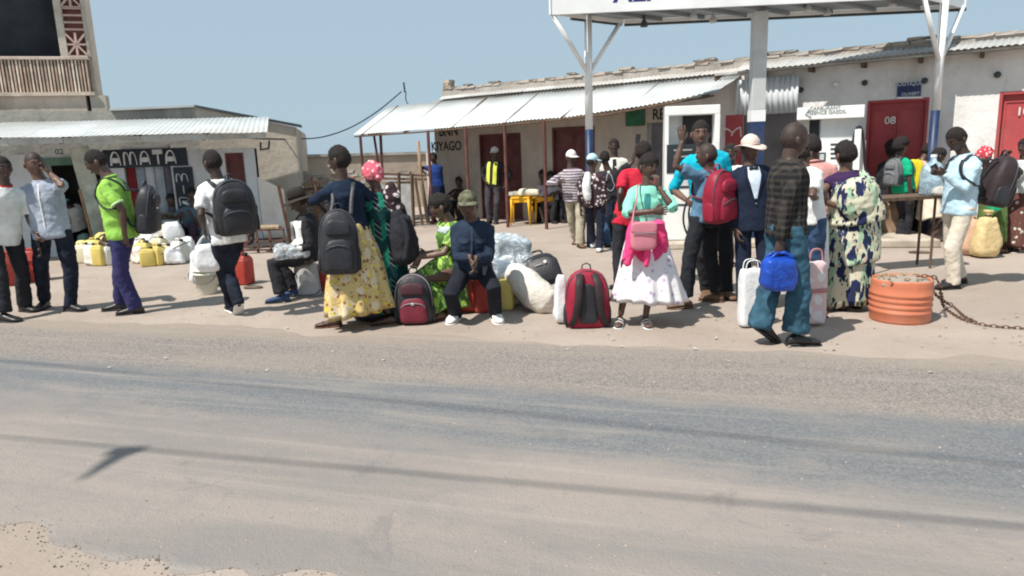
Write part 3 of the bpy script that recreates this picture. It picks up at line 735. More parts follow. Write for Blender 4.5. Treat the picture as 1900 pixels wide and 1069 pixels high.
# ---------------- far wall and rough stalls in the gap ----------------
fw = empty('boundary_wall', A(650, 320, 21), 'low rendered boundary wall closing the gap between the buildings', 'wall')
fw.location.z = 0
a, b = A(520, 290, 20.5), A(790, 281, 21.5)
obj('wall', slabv(a, b, 0, (a.z-.05, b.z-.08), .2), plaster('tan_wall_plaster', (.52, .44, .36), (.33, .27, .22), .5, 1.2), fw)
obj('coping', slabv(a, b, (a.z-.05, b.z-.08), (a.z+.03, b.z+.0), .3, .06), M_fasc, fw)
rb = empty('rubble_wall', A(650, 400, 17.5), 'tumbled low wall of loose mud bricks behind the women', 'wall'); rb.location.z = 0
for row in range(15):
    for i in range(13):
        if random.random() < .12+row*.03: continue
        p = A(556+i*16+(row % 2)*8, 380, 17.0+.12*i/5); p = Vector((p.x, p.y, .06+row*.085)); brick(rb, p, random.uniform(-.15, .15), random.uniform(.8, 1.15), 1)
obj('core', slabv(A(553, 400, 17.2), A(755, 400, 17.6), 0, .95, .12, 0), M_mud, rb)
# bundles of sticks, market stall of poles
st = empty('pole_stall', G(700, 428), 'rickety stall of rough poles and planks beside the veranda', 'stall')
rn = random.Random(4)
ybase = G(700, 425).y
for (x0, y0, x1, y1, w) in ((590, 430, 586, 335, .045), (622, 425, 626, 322, .04), (662, 428, 655, 328, .05), (705, 425, 703, 330, .05), (742, 422, 740, 320, .05), (768, 420, 764, 322, .05), (784, 412, 770, 330, .04), (752, 420, 738, 350, .04)):
    obj('pole', tube([A(x0, y0+6, ybase+rn.uniform(-.2, .6)), A(x1, y1, ybase+rn.uniform(-.1, .5))], w*.8, 6), M_wood2 if x0 > 700 else M('red_brown_stick', (.24, .12, .08), .9, .4), st)
for (x0, y0, x1, y1, mt) in ((556, 343, 680, 330, 0), (560, 352, 640, 346, 1), (600, 360, 700, 352, 0), (690, 322, 790, 326, 1), (695, 331, 790, 333, 1), (700, 340, 775, 338, 0), (560, 372, 600, 380, 1), (575, 395, 660, 388, 0)):
    obj('plank', beam(A(x0, y0, ybase+rn.uniform(0, .4)), A(x1, y1, ybase+rn.uniform(0, .4)), .09, .05), (M_wood, M_wood2)[mt], st)
for i in range(16):
    x = rn.uniform(556, 640); y = rn.uniform(340, 420)
    obj('stick', tube([A(x, y, ybase+.2), A(x+rn.uniform(-14, 14), y+rn.uniform(-40, 40), ybase+.35)], .014, 5), M('red_brown_stick', (.24, .12, .08), .9, .4), st)
tag(obj('backing_board', slabv(A(700, 400, ybase+.9), A(768, 400, ybase+.9), 0, 1.15, .03), M('pale_board', (.45, .45, .45), .8, .2)), 'pale upright board standing behind the pole stall', 'board')

# ---------------- fuel station canopy ----------------
CZ = 3.86; FLc = A(1019, 28, 11.0); CZ = FLc.z; FLc.z = 0
cdv = Vector((5.35, -.33, 0)); cb = Vector((1.26, 1.0, 0))
cn = empty('station_canopy', (FLc.x, FLc.y, 0), 'white fuel station canopy with blue lettering on braced steel poles', 'canopy')
def cp_(a, b, z=0.): p = FLc+cdv*a+cb*b; return Vector((p.x, p.y, z))
zt = CZ+.55
for a0, b0, a1, b1 in ((0, 0, 1, 0), (1, 0, 1, 1), (1, 1, 0, 1), (0, 1, 0, 0)):
    obj('fascia', slabv(cp_(a0, b0), cp_(a1, b1), CZ, zt, .03), M_wpaint, cn, bevel=.004)
ins = hexa([cp_(.01, .04, CZ+.06), cp_(.99, .04, CZ+.06), cp_(.99, .96, CZ+.06), cp_(.01, .96, CZ+.06)], [cp_(.01, .04, CZ+.09), cp_(.99, .04, CZ+.09), cp_(.99, .96, CZ+.09), cp_(.01, .96, CZ+.09)])
obj('soffit', ins, M_under, cn)
for i in range(1, 8):
    obj('soffit_beam', beam(cp_(i/8, .05, CZ+.03), cp_(i/8, .95, CZ+.03), .04, .05), M_under, cn)
obj('edge_angle', join(beam(cp_(0, 1.02, CZ-.01), cp_(1, 1.02, CZ-.01), .05, .05), beam(cp_(-.005, 0.3, CZ-.01), cp_(-.005, 1, CZ-.01), .04, .04)), M_steel, cn)
M_navy = M('navy_letter_paint', (.022, .028, .16), .5, .1)
fu = cdv.normalized()
fn = Vector((fu.y, -fu.x, 0))
FC = lambda px, py: onplane(px, py, FLc+fn*.006, FLc+cdv+fn*.006)
pA = FC(1155, 8)
tx = text_geo('KEAL', .36, Vector((0, 0, 0)), (1, 0, 0), (0, 0, 1), .004, .008)
pA2 = FC(1166, 8)
obj('lettering', text_geo('ALP', .40, Vector((pA2.x+.12, pA2.y, CZ+.26)), fu, (0, 0, 1), .004, .01), M_navy, cn)
poles = ((0, .5, .062, 240, 1108), (1, .5, .062, 205, 1737))
for a, b, r, py, px in poles:
    P = cp_(a, b); zb_ = A(px, py, P.y).z
    pl = obj('pole', tube([Vector((P.x, P.y, zb_)), Vector((P.x, P.y, CZ+.06))], r, 14), M_wpaint, cn, smooth=True)
    obj('pole_base', tube([Vector((P.x, P.y, 0)), Vector((P.x, P.y, zb_-.001))], r+.002, 14), M_bpaint, cn, smooth=True)
    for sgn in (-1, 1):
        e = cp_(a, b+sgn*.46, CZ+.02); s_ = Vector((P.x, P.y, A(px, 137 if a == 0 else 118, P.y).z))
        obj('brace', tube([s_, e], .035, 10), M_wpaint, cn, smooth=True)
P = cp_(.5, .5); P = Vector((A(1404, 200, P.y).x, P.y, 0)); zb_ = A(1403, 226, P.y).z
obj('column', box((P.x, P.y, (zb_+.18+CZ)/2), (.21, .21, CZ-zb_-.18), -.06), M_gpaint, cn, bevel=.01)
obj('column_band', box((P.x, P.y, zb_+.09), (.22, .22, .178), -.06), M_wpaint, cn)
obj('column_base', box((P.x, P.y, zb_/2), (.215, .215, zb_-.004), -.06), M_bpaint, cn, bevel=.01)
for px, py in ((1195, 44), (1287, 30), (1323, 36), (1499, 16), (1535, 22), (1656, 6)):
    yy = cp_(.5, .75 if px in (1195, 1323, 1535) else .35).y; p = A(px, py, yy)
    lmp = obj('lamp', lathe((p.x, p.y, p.z-.05), ((.055, 0), (.06, .02), (.05, .06), (.018, .12), (.014, .16)), 12), M_steel if px == 1195 else M_gpaint, cn, smooth=True)
    obj('lamp_stem', tube([(p.x, p.y, p.z+.1), (p.x, p.y, CZ+.07)], .01, 6), M_steel, lmp)
# island kerb
i0, i1 = cp_(-.02, .1), cp_(1.25, -.1)
tag(obj('island_kerb', join(slabv(A(1215, 460, 10.95), A(1480, 460, 10.75), 0, .10, 1.0), slabv(A(1490, 460, 10.6), A(1745, 460, 10.2), 0, .12, 1.1)), M('kerb_concrete', (.46, .40, .33), .9, .2, 4., .4, dirt=.5), bevel=.02), kind='structure')

# ---------------- fuel dispensers ----------------
M_pump = M('white_pump_enamel', (.84, .84, .82), .35, .05, 2., .03, dirt=.1, dirtcol=(.5, .47, .42), spec=.5)
M_pumpg = M('grey_pump_panel', (.55, .57, .57), .45, .08, 3., .03)
M_disp = M('dark_display_glass', (.03, .035, .04), .25, .2, 3., 0, spec=.5)
d0 = A(1232, 457, 11.3); d0.z = 0; d1 = A(1331, 455, 11.18); d1.z = 0
dd = (d1-d0).normalized(); dn = Vector((dd.y, -dd.x, 0)); DW = (d1-d0).length
D1 = empty('fuel_dispenser', d0, 'tall white fuel pump with black display behind the waving youth', 'fuel pump', 'fuel pumps on the island')
def D(px, py, off=0.): return onplane(px, py, d0+dn*off, d1+dn*off)
zT = D(1280, 196).z
def dpl(name, x0, y0, x1, y1, th, off, mat, par=D1, bev=.004):
    a = D(x0, (y0+y1)/2); b = D(x1, (y0+y1)/2); m = (x0+x1)/2
    return obj(name, slabv(a, b, D(m, y1).z, D(m, y0).z, th, off), mat, par, bevel=bev)
zl = .1; DD = .45
zbx = D(1280, 333).z*0+D(1280, 268).z
obj('lower_body', slabv(d0, d1, zl, zbx, DD), M_pump, D1, bevel=.008)
obj('side_post', slabv(d0, d0+dd*.06, zbx, zT-.14, DD), M_pump, D1, bevel=.005)
obj('side_post', slabv(d1-dd*.08, d1, zbx, zT-.14, DD), M_pump, D1, bevel=.005)
obj('head', slabv(d0, d1, zT-.14, zT, DD), M_pump, D1, bevel=.01)
obj('head_inside', slabv(d0+dd*.061, d0+dd*.30, zbx, zT-.141, .03, -.35), M_pumpg, D1)  # grey stands in for shaded white enamel inside the head
obj('head_inside', slabv(d0+dd*.30, d1-dd*.081, zbx, zT-.141, .03, -.30), M_darkin, D1)
sp_ = dpl('display', 1237, 268, 1292, 321, .02, .012, M_disp)
for yy in (277, 289, 306): 
    dpl('digits', 1250 if yy < 300 else 1262, yy, 1284, yy+3, .004, .016, M('display_grey_print', (.35, .36, .36), .6), sp_, 0)
k_ = dpl('keypad', 1252, 330, 1286, 349, .015, .012, M_disp); dpl('keypad_screen', 1257, 334, 1281, 345, .004, .017, M_pumpg, k_, 0)
dpl('seam', 1233, 378, 1330, 382, .006, .004, M_steel, D1, 0)
dpl('badge', 1243, 339, 1246, 342, .006, .004, M_steel, D1, 0)
hz = [D(1292, 350, .05), D(1274, 375, .1), D(1268, 410, .1), D(1278, 440, .1), D(1290, 446, .12), D(1300, 420, .14), D(1302, 390, .1), D(1300, 345, .06)]
obj('hose', tube(catmull(hz, 6), .017, 8), M_rubber, D1, smooth=True)
hz = [D(1296, 352, .06), D(1283, 372, .1), D(1278, 400, .1), D(1284, 425, .1), D(1294, 433, .12)]
obj('hose', tube(catmull(hz, 6), .017, 8), M_rubber, D1, smooth=True)
obj('nozzle', join(tube([D(1288, 352, .04), D(1300, 340, .1)], .025, 8), tube([D(1300, 340, .1), D(1306, 352, .1)], .012, 6)), M_steel, D1)
obj('plinth', slabv(d0-dd*.03, d1+dd*.03, 0, zl, DD+.06, .03), M('pump_plinth', (.5, .46, .40), .9), D1)
e0 = A(1474, 440, 10.9); e0.z = 0; e1 = A(1596, 440, 10.55); e1.z = 0
de = (e1-e0).normalized(); dne = Vector((de.y, -de.x, 0))
D2 = empty('fuel_dispenser', e0, 'wide white fuel pump with a header board beside the red door', 'fuel pump', 'fuel pumps on the island')
def E_(px, py, off=0.): return onplane(px, py, e0+dne*off, e1+dne*off)
def epl(name, x0, y0, x1, y1, th, off, mat, par=None, bev=.004):
    m = (x0+x1)/2; return obj(name, slabv(E_(x0, (y0+y1)/2), E_(x1, (y0+y1)/2), E_(m, y1).z, E_(m, y0).z, th, off), mat, par or D2, bevel=bev)
zs = E_(1530, 263).z; zh = E_(1530, 221).z; zt2 = E_(1530, 198).z
obj('lower_body', slabv(e0, e1, .1, zs, .5), M_pump, D2, bevel=.008)
obj('upper_back', slabv(e0+de*.30, e1-de*.10, zs, zh, .3, -.1), M_pumpg, D2, bevel=.005)
obj('upper_side', slabv(e0+de*.02, e0+de*.14, zs, zh, .4, -.05), M('pump_beige_panel', (.42, .40, .36), .5), D2)
obj('upper_niche', slabv(e0+de*.14, e0+de*.29, zs, zh, .1, -.3), M_steel, D2)
obj('header_board', slabv(e0-de*.04, e1-de*.05, zh, zt2, .5, .06), M_pump, D2, bevel=.008)
for s_, px, py in (('CARBURANT', 1531, 200.5), ('ESSENCE GASOIL', 1533, 208.5)):
    obj('lettering', text_geo(s_, .072, E_(px, py, .064), de, (0, 0, 1), .003, .001), M('grey_print', (.30, .33, .33), .7), D2)
obj('nozzle_boot', join(tube([E_(1501, 202, .07), E_(1494, 212, .07)], .012, 6), tube([E_(1497, 212, .07), E_(1504, 216, .07)], .014, 6)), M_pumpg, D2)
epl('seam', 1476, 305, 1592, 307, .006, .004, M_pumpg, bev=0)
for i in range(4): epl('vent_slot', 1541, 266+i*8.5, 1566, 270+i*8.5, .006, .004, M_steel, bev=0)
w_ = epl('meter_window', 1518, 283, 1532, 300, .015, .012, M_steel); epl('meter_glass', 1521, 286, 1529, 297, .004, .016, M_pumpg, w_, 0)
hs = [E_(1586, 330, .02), E_(1580, 290, .04), E_(1584, 255, .05), E_(1591, 236, .05), E_(1599, 240, .05), E_(1603, 270, .05), E_(1604, 300, .05), E_(1609, 345, .06), E_(1606, 380, .1)]
obj('hose', tube(catmull(hs, 6), .018, 8), M_rubber, D2, smooth=True)
obj('side_post', slabv(E_(1582, 300, 0), E_(1594, 300, 0), .1, E_(1588, 240).z, .12, .10), M_pump, D2, bevel=.004)
obj('plinth', slabv(e0-de*.03, e1+de*.03, 0, .1, .56, .03), M('pump_plinth', (.5, .46, .40), .9), D2)
# red painted tin panel between pump and column
rp = empty('tin_panel', A(1362, 300, 12.4), 'small red painted tin panel with white scribble beside the column', 'panel'); rp.location.z = 0
pa, pb = A(1341, 260, 12.6), A(1378, 260, 12.5)
obj('panel', slabv(pa, pb, .02, A(1360, 213, 12.5).z, .02), M_red, rp)
obj('panel_edge', slabv(pa, pa+(pb-pa).normalized()*.04, .02, A(1341, 213, 12.5).z, .03, .02), M('pale_edge_paint', (.66, .55, .50), .8), rp)
sc_ = [A(1343, 238, 12.4), A(1352, 241, 12.4), A(1359, 246, 12.4), A(1366, 240, 12.4), A(1374, 236, 12.4)]
obj('scribble', join(tube(sc_, .012, 5), tube([A(1360, 246, 12.4), A(1357, 252, 12.4)], .012, 5), tube([A(1374, 236, 12.4), A(1375, 254, 12.4)], .012, 5)), M_num, rp)

# overhead lines above the road (out of the picture; their shadows cross it)
def overhead(px0, py0, px1, py1, h, label, rad=.012):
    L = h/math.tan(SUN_EL); a = G(px0, py0)-SD*L; b = G(px1, py1)-SD*L; d = b-a
    P = [a+d*t+Vector((0, 0, h)) for t in (-2.5, -1.2, -.5, 0, .5, 1, 1.6, 2.5)]
    return P, tag(obj('overhead_line', tube(P, rad, 6), M_rubber, loc=P[0]), label, 'cable')
P, _ = overhead(0, 812, 1900, 980, 6.2, 'nearer overhead line above the road, seen by its sharper shadow')
overhead(300, 700, 1900, 866, 7.6, 'farther overhead line above the road, seen by its fainter shadow', .010)
L = 6.2/math.tan(SUN_EL); jb = G(236, 838)-SD*L+Vector((0, 0, 6.2))
jn = empty('shadow_lump', jb, 'unseen shape added on the nearer overhead line to cast a small shadow', 'shadow caster')
je = G(150, 893)-SD*(L-.0)+Vector((0, 0, 6.2))
obj('tail', tube([jb, jb.lerp(je, .4), je], [.06, .045, .012], 7), M_rubber, jn); obj('clamp', box(jb, (.16, .08, .1)), M_steel, jn)  # guessed shape out of view, added for the lump of shadow it casts
for px, py, nm in ((-700, 760, 0), (2900, 1070, 0)):
    b0 = G(max(px, -700), py) if px < 0 else Vector((P[-1].x, P[-1].y, 0))
up0 = P[0]; up1 = P[-1]
for i, e in enumerate((up0, up1)):
    pr = empty('utility_pole', (e.x, e.y, 0), ('wooden utility pole carrying the lines beyond the left of the view', 'wooden utility pole carrying the lines beyond the right of the view')[i], 'utility pole')
    obj('shaft', tube([(e.x, e.y, 0), (e.x, e.y, 8)], [.13, .09], 10), M_wood, pr, smooth=True)
    obj('crossarm', beam((e.x, e.y-.5, 6.2), (e.x, e.y+1.0, 6.2), .09), M_wood2, pr)
# ---------------- people: how a figure is made ----------------
def hk(s): return sum((i+1)*ord(c) for i, c in enumerate(s))
def solid(geos, vox, smooth=3, wr=0., wf=9., seed=0, wz=1.6):
    "fuse closed shapes into one continuous skin"
    V, F = join(*geos); me = bpy.data.meshes.new('t'); me.from_pydata([tuple(v) for v in V], [], F)
    bm = bmesh.new(); bm.from_mesh(me); bmesh.ops.recalc_face_normals(bm, faces=bm.faces); bm.to_mesh(me); bm.free()
    o = bpy.data.objects.new('t', me); scene.collection.objects.link(o)
    r = o.modifiers.new('r', 'REMESH'); r.mode = 'VOXEL'; r.voxel_size = vox
    if smooth: s = o.modifiers.new('s', 'SMOOTH'); s.iterations = smooth; s.factor = .5
    dg = bpy.context.evaluated_depsgraph_get(); m2 = bpy.data.meshes.new_from_object(o.evaluated_get(dg))
    bpy.data.objects.remove(o); bpy.data.meshes.remove(me)
    n = len(m2.vertices); co = np.empty(n*3); m2.vertices.foreach_get('co', co); co = co.reshape(-1, 3)
    if wr:
        no = np.empty(n*3); m2.vertices.foreach_get('normal', no); no = no.reshape(-1, 3)
        nn = noise.noise; d = np.array([nn((x*wf+seed, y*wf, z*wf*wz))*.6+(.5-abs(nn((x*wf*1.3, y*wf*1.3+seed, z*wf*wz*1.5))))*.5+nn((x*wf*3, y*wf*3+seed, z*wf*3))*.25 for x, y, z in co])
        co = co+no*(d*wr)[:, None]
    F2 = [tuple(p.vertices) for p in m2.polygons]; bpy.data.meshes.remove(m2)
    return [Vector(c) for c in co], F2
def ell(c, x, y, rx, ry, n=16, e=1.): return [c+x*spow(math.cos(2*math.pi*k/n), e)*rx+y*spow(math.sin(2*math.pi*k/n), e)*ry for k in range(n)]
def limb(pts, rad, n=12):
    "closed tapered limb with rounded ends"
    pts = [V3(p) for p in pts]; a = (pts[0]-pts[1]).normalized(); b = (pts[-1]-pts[-2]).normalized()
    P = [pts[0]+a*rad[0]*.8, pts[0]+a*rad[0]*.45]+pts+[pts[-1]+b*rad[-1]*.45, pts[-1]+b*rad[-1]*.8]; R = [rad[0]*.4, rad[0]*.85]+list(rad)+[rad[-1]*.85, rad[-1]*.4]
    return tube(P, R, n)
def flatlimb(pts, rad, n=12): return tube(pts, list(rad), n)
def ik(a, b, l1, l2, hint):
    d = b-a; L = d.length
    if L > (l1+l2)*.995: b = a+d*((l1+l2)*.995/L); d = b-a; L = d.length
    d = d.normalized(); x = (l1*l1-l2*l2+L*L)/(2*L); h = math.sqrt(max(0, l1*l1-x*x))
    k = hint-d*hint.dot(d); k = k.normalized() if k.length > 1e-5 else Vector((0, 0, 1))
    return a+d*x+k*h, b
def head_pt(x, y, z, sc_=1., fem=False):
    X = x*.076; Y = y*.094; Z = z*.116
    if z < .1:
        k = (.1-z)/1.1; X *= 1-.33*k**1.3
        if y < 0: Y *= 1-.50*k**.9
        else: Y *= 1-.10*k
    if y > 0:
        g = lambda u, v, a, b: math.exp(-(u/a)**2-(v/b)**2)
        Y += .023*g(x, z+.16, .15, .13)+.010*g(x, z-.02, .10, .16)-.010*(g(abs(x)-.36, z-.08, .15, .11))+.004*g(x, z-.26, .5, .10)
        Y += .010*g(x, z+.47, .26, .07)+.009*g(x, z+.62, .24, .06)-.004*g(x, z+.545, .3, .025)+.008*g(x, z+.92, .3, .15)+.004*g(abs(x)-.52, z+.18, .18, .18)
    return Vector((X, Y, Z))*sc_
def head_geo(T, sc_, n=30, m=24):
    V = []; F = []
    for j in range(m+1):
        la = -math.pi/2+math.pi*j/m
        for i in range(n):
            lo = 2*math.pi*i/n; V.append(T(head_pt(math.cos(la)*math.cos(lo), math.cos(la)*math.sin(lo), math.sin(la), sc_)))
    for j in range(m):
        for i in range(n): F.append((j*n+i, j*n+(i+1) % n, (j+1)*n+(i+1) % n, (j+1)*n+i))
    ears = []
    for s in (-1, 1):
        b = blob((0, 0, 0), (.022, .036, .058), 1, 1, 8, 6); ears.append(([T(Vector((s*.077, -.008, -.008))*sc_+v*sc_) for v in b[0]], b[1]))
    return join((V, F), *ears)
def shell_geo(T, sc_, mask, th, nz=0., nf=20., n=32, m=26, drop=0., ridge=0., squash=1., seed=0.):
    "hair, scarf or cap: thickened skin over part of the skull"
    V = []; keep = {}; F = []
    for j in range(m+1):
        la = -math.pi/2+math.pi*j/m
        for i in range(n):
            lo = 2*math.pi*i/n; x, y, z = math.cos(la)*math.cos(lo), math.cos(la)*math.sin(lo), math.sin(la)
            a = mask(x, y, z); p = head_pt(x*.98, min(y, .75) if y > 0 else y, z, sc_) if False else Vector((x*.076*(1-.2*max(0, -z)), y*.094*(1-(.3*max(0, -z) if y < 0 else 0)), z*.116))*sc_
            t = th*min(1., max(0., a*3.2)); nn_ = 0
            if nz: nn_ = noise.noise(Vector((x, y, z))*nf*.3+Vector((seed, 0, 0)))*nz
            if ridge: nn_ += (abs(math.sin((z*1.6+x*1.1+y*.5)*7+seed))**.7)*ridge
            V.append(T(p+Vector((x, y, z*squash)).normalized()*((t+(nn_ if a > 0 else 0))*sc_))); keep[(j, i)] = a > -.0001
    for j in range(m):
        for i in range(n):
            i2 = (i+1) % n
            if keep[(j, i)] or keep[(j+1, i2)]: F.append((j*n+i, j*n+i2, (j+1)*n+i2, (j+1)*n+i))
    return V, F
def hand_geo(w, d, pn, sc_, curl=.5, th=None, spread=0.):
    "palm, four bent fingers and a thumb"
    d = d.normalized(); pn = (pn-d*pn.dot(d)).normalized(); lat = d.cross(pn)
    if th is not None and lat.dot(th) < 0: lat = -lat
    g = []; s = sc_
    sec = ((-.03, .026, .022), (0, .027, .020), (.03, .036, .018), (.065, .042, .016), (.09, .040, .013), (.1, .030, .008))
    g.append(rings([ell(w+d*z*s+pn*.002*s, lat, pn, a*s, b*s, 10) for z, a, b in sec]))
    for k, (o, L, r) in enumerate(((.030, .068, .0092), (.010, .078, .0096), (-.011, .073, .0092), (-.031, .057, .0082))):
        p = w+d*.084*s+lat*o*s; pts = [p]; a = curl*.35; dr = d+lat*o*(3+spread*22)
        dr.normalize()
        for q_ in (.5, .3, .26): 
            v = dr*math.cos(a)+pn*math.sin(a); pts.append(pts[-1]+v*L*q_*s); a += curl*.9
        g.append(limb(pts, [r*s, r*s*.98, r*s*.92, r*s*.7], 7))
    p = w+d*.02*s+lat*.026*s; v1 = (d*.75+lat*.75+pn*.35).normalized(); v2 = (d*.95+lat*.3+pn*(.2+curl*.5)).normalized()
    g.append(limb([p, p+v1*.042*s, p+v1*.042*s+v2*.034*s], [.014*s, .011*s, .008*s], 7))
    return g
def foot_rings(an, dr, sc_, lift=0., pitch=0., k=1., top=1., grow=0., zlo=0.):
    "foot-shaped body along dr, ankle above an (ground contact)"
    dr = Vector((dr.x, dr.y, 0)).normalized(); lat = Vector((dr.y, -dr.x, 0)); rs = []
    sec = ((-.072, .016, .035), (-.065, .032, .060), (-.04, .040, .082), (0, .041, .098), (.04, .042, .080), (.09, .046, .060), (.13, .050, .048), (.165, .045, .038), (.19, .030, .028), (.20, .012, .015))
    cpz, spz = math.cos(pitch), math.sin(pitch)
    for x, w, h in sec:
        c = []; n = 14; w = (w+grow)*sc_*k; h = h*sc_*top
        for i in range(n):
            a = 2*math.pi*i/n; yy = spow(math.cos(a), .8)*w; zz = (spow(math.sin(a), .8)*.5+.5)*h
            X = (x+(grow if x > .1 else -grow if x < -.06 else 0))*sc_; Z = zz+zlo
            # pitch about the ball of the foot
            bx = .12*sc_; X2 = bx+(X-bx)*cpz+Z*spz; Z2 = -(X-bx)*spz+Z*cpz
            c.append(an+dr*X2+lat*yy+Vector((0, 0, Z2+lift)))
        rs.append(c)
    return rings(rs)
M_shave = M('shaved_scalp', (.045, .030, .026), .6, .2, 40., .2)
SK = {'deep': M('skin_deep_brown', (.105, .060, .046), .42, .12, 9., .1, 60., .002, spec=.4), 'warm': M('skin_warm_brown', (.155, .088, .064), .45, .12, 9., .1, 60., .002, spec=.4), 'dark': M('skin_dark_brown', (.072, .044, .036), .42, .12, 9., .1, 60., .002, spec=.4)}
M_hair = M('black_short_hair', (.024, .019, .018), .9, .4, 60., .9, 120., .01)
M_eye = M('eye_white', (.34, .30, .27), .3, .02, 2., 0); M_pup = M('eye_dark', (.01, .008, .007), .2, .02, 2., 0)
M_lip = M('lip_brown', (.10, .042, .038), .5, .1, 8., 0)
def fwd(a): a = math.radians(a); return Vector((math.sin(a), math.cos(a), 0))
def rgt(a): a = math.radians(a); return Vector((math.cos(a), -math.sin(a), 0))
PEOPLE = {}
class Fig: pass
def person(key, label, foot, top=None, H=None, face=180, hip=None, neck=None, head=None, hface=None, hpitch=0., hands=(None, None), feet=None, elb=(None, None),
           knee=(None, None), fem=False, skin='deep', vox=.0125, girth=1., group=None, curl=.6, palm=(None, None), visface=True, barefoot=False, origin=None, hhold=(None, None), lean=(0, 0), thumb=(None, None), spread=0.):
    f = Fig(); O = V3(origin) if origin is not None else G(*foot); O.z = 0; f.O = O
    if H is None: H = A(top[0], top[1], O.y).z-.012
    f.H = H; s = H/1.75; f.s = s; f.face = face; F_ = fwd(face); R_ = rgt(face); f.F, f.R = F_, R_; f.fem = fem; f.vox = vox; f.key = key
    PT = lambda p: None if p is None else (V3(p) if isinstance(p, Vector) else A(p[0], p[1], O.y+(p[2] if len(p) > 2 else 0)))
    f.root = empty('person', O, label, 'person', group)
    ft = []
    for i, sg in enumerate((1, -1)):
        q_ = feet[i] if feet else None
        if q_ is None: ft.append((O+R_*sg*.075*s, F_+R_*sg*.2, 0, 0))
        else:
            g0 = V3(q_[0]) if isinstance(q_[0], Vector) else G(q_[0][0], q_[0][1]) if len(q_[0]) == 2 else O+Vector(q_[0])
            lift = q_[2] if len(q_) > 2 else 0; g0.z = 0
            ft.append((g0, fwd(q_[1]), lift, q_[3] if len(q_) > 3 else 0))
    f.ft = ft
    mid = (ft[0][0]+ft[1][0])/2
    f.hip = PT(hip) if hip is not None else Vector((mid.x, mid.y, .512*H))
    if top is not None and f.hip.z < .503*H: f.hip.z = .503*H
    f.neck = PT(neck) if neck is not None else f.hip+Vector((lean[0], lean[1], .308*H))
    U_ = (f.neck-f.hip); f.tl = U_.length; U_.normalize(); f.U = U_
    TR = (R_-U_*R_.dot(U_)).normalized(); TF = U_.cross(TR); f.TR, f.TF = TR, TF
    f.hc = PT(head) if head is not None else f.neck+(U_*.35+Vector((0, 0, .65))).normalized()*.108*H+F_*.012*s
    hf = face if hface is None else hface
    hp = math.radians(hpitch); hF = fwd(hf)*math.cos(hp)+Vector((0, 0, 1))*math.sin(hp); hR = rgt(hf); hU = hR.cross(hF)
    hs = s*1.13; T = lambda p: f.hc+hR*p.x+hF*p.y+hU*p.z
    f.T = T; f.hs = hs; f.hF = hF; f.hR = hR; f.hU = hU
    wS = (.092 if fem else .104)*H*girth**.5
    f.sh = [f.hip+U_*f.tl*.845+TR*sg*wS*.97 for sg in (1, -1)]
    f.el = []; f.wr = []; f.hd = []
    for i, sg in enumerate((1, -1)):
        t = PT(hands[i])
        if t is None: t = f.sh[i]+R_*sg*.055*s+F_*.05*s-Vector((0, 0, .315*H))
        e, w = ik(f.sh[i], t, .168*H, .150*H, V3(elb[i]) if elb[i] is not None else (-F_*.8+R_*sg*.5))
        f.el.append(e); f.wr.append(w)
    f.hj = [f.hip+TR*sg*.056*H-U_*.01 for sg in (1, -1)]; f.kn = []; f.an = []
    for i, sg in enumerate((1, -1)):
        g0, d, lift, pt = ft[i]; ank = g0+Vector((0, 0, .055*s+lift+math.sin(pt)*.12*s))-d*(1-math.cos(pt))*.0
        k, a = ik(f.hj[i], ank, .238*H, .236*H, V3(knee[i]) if knee[i] is not None else (d+R_*sg*.15)); f.kn.append(k); f.an.append(a)
    # body
    hipw, waist, chest = (.170, .128, .145) if fem else (.160, .140, .160)
    gth = girth
    f.prof = [(-.13, .11, .085), (-.04, hipw, .112), (.06, hipw*1.01, .118), (.2, (hipw+waist)/2, .105), (.38, waist, .095), (.55, (waist+chest)/2*1.02, .108+.012*fem), (.7, chest, .115+.014*fem), (.80, chest*.98, .10), (.88, .128, .082), (.94, .085, .066), (1.0, .062, .060), (1.05, .056, .056)]
    tors = rings([ell(f.hip+U_*f.tl*t, TR, TF, a*s*gth, b*s*gth) for t, a, b in f.prof])
    g = [tors, limb([f.neck-U_*.03*s, f.hc-hU*.03*s-hF*.01*s], [.062*s, .060*s])]
    for i in (0, 1):
        d1 = f.el[i]-f.sh[i]; d2 = f.wr[i]-f.el[i]
        g.append(limb([f.sh[i]-TR*(1, -1)[i]*.06*s+U_*.0*s, f.sh[i]-TR*(1, -1)[i]*.012*s-U_*.018*s, f.sh[i]+d1*.5, f.el[i], f.el[i]+d2*.3, f.wr[i]], [.042*s*gth, .044*s*gth, .042*s*gth, .037*s, .038*s, .024*s]))
        d1 = f.kn[i]-f.hj[i]; d2 = f.an[i]-f.kn[i]
        g.append(limb([f.hj[i], f.hj[i]+d1*.5, f.kn[i], f.kn[i]+d2*.3, f.kn[i]+d2*.7, f.an[i]], [.083*s*gth, .072*s*gth, .052*s, .054*s, .040*s, .033*s]))
    bV = solid(g, vox, 2)
    gs = [bV, head_geo(T, hs)]
    for i in (0, 1):
        dirh = (f.wr[i]-f.el[i]).normalized(); dd_ = V3(hhold[i]) if hhold[i] is not None else dirh
        pn = V3(palm[i]) if palm[i] is not None else -TR*(1, -1)[i]; th = V3(thumb[i]) if thumb[i] is not None else F_
        f.hd.append(f.wr[i]+dd_.normalized()*.09*s)
        gs += hand_geo(f.wr[i], dd_, pn, s*.98, curl if not isinstance(curl, tuple) else curl[i], th, spread)
    if barefoot:
        for i in (0, 1): g0, d, lift, pt = ft[i]; gs.append(foot_rings(g0, d, s, lift, pt, .92, .8, zlo=.014))
    f.body = obj('body', join(*gs), SK[skin], f.root, smooth=True)
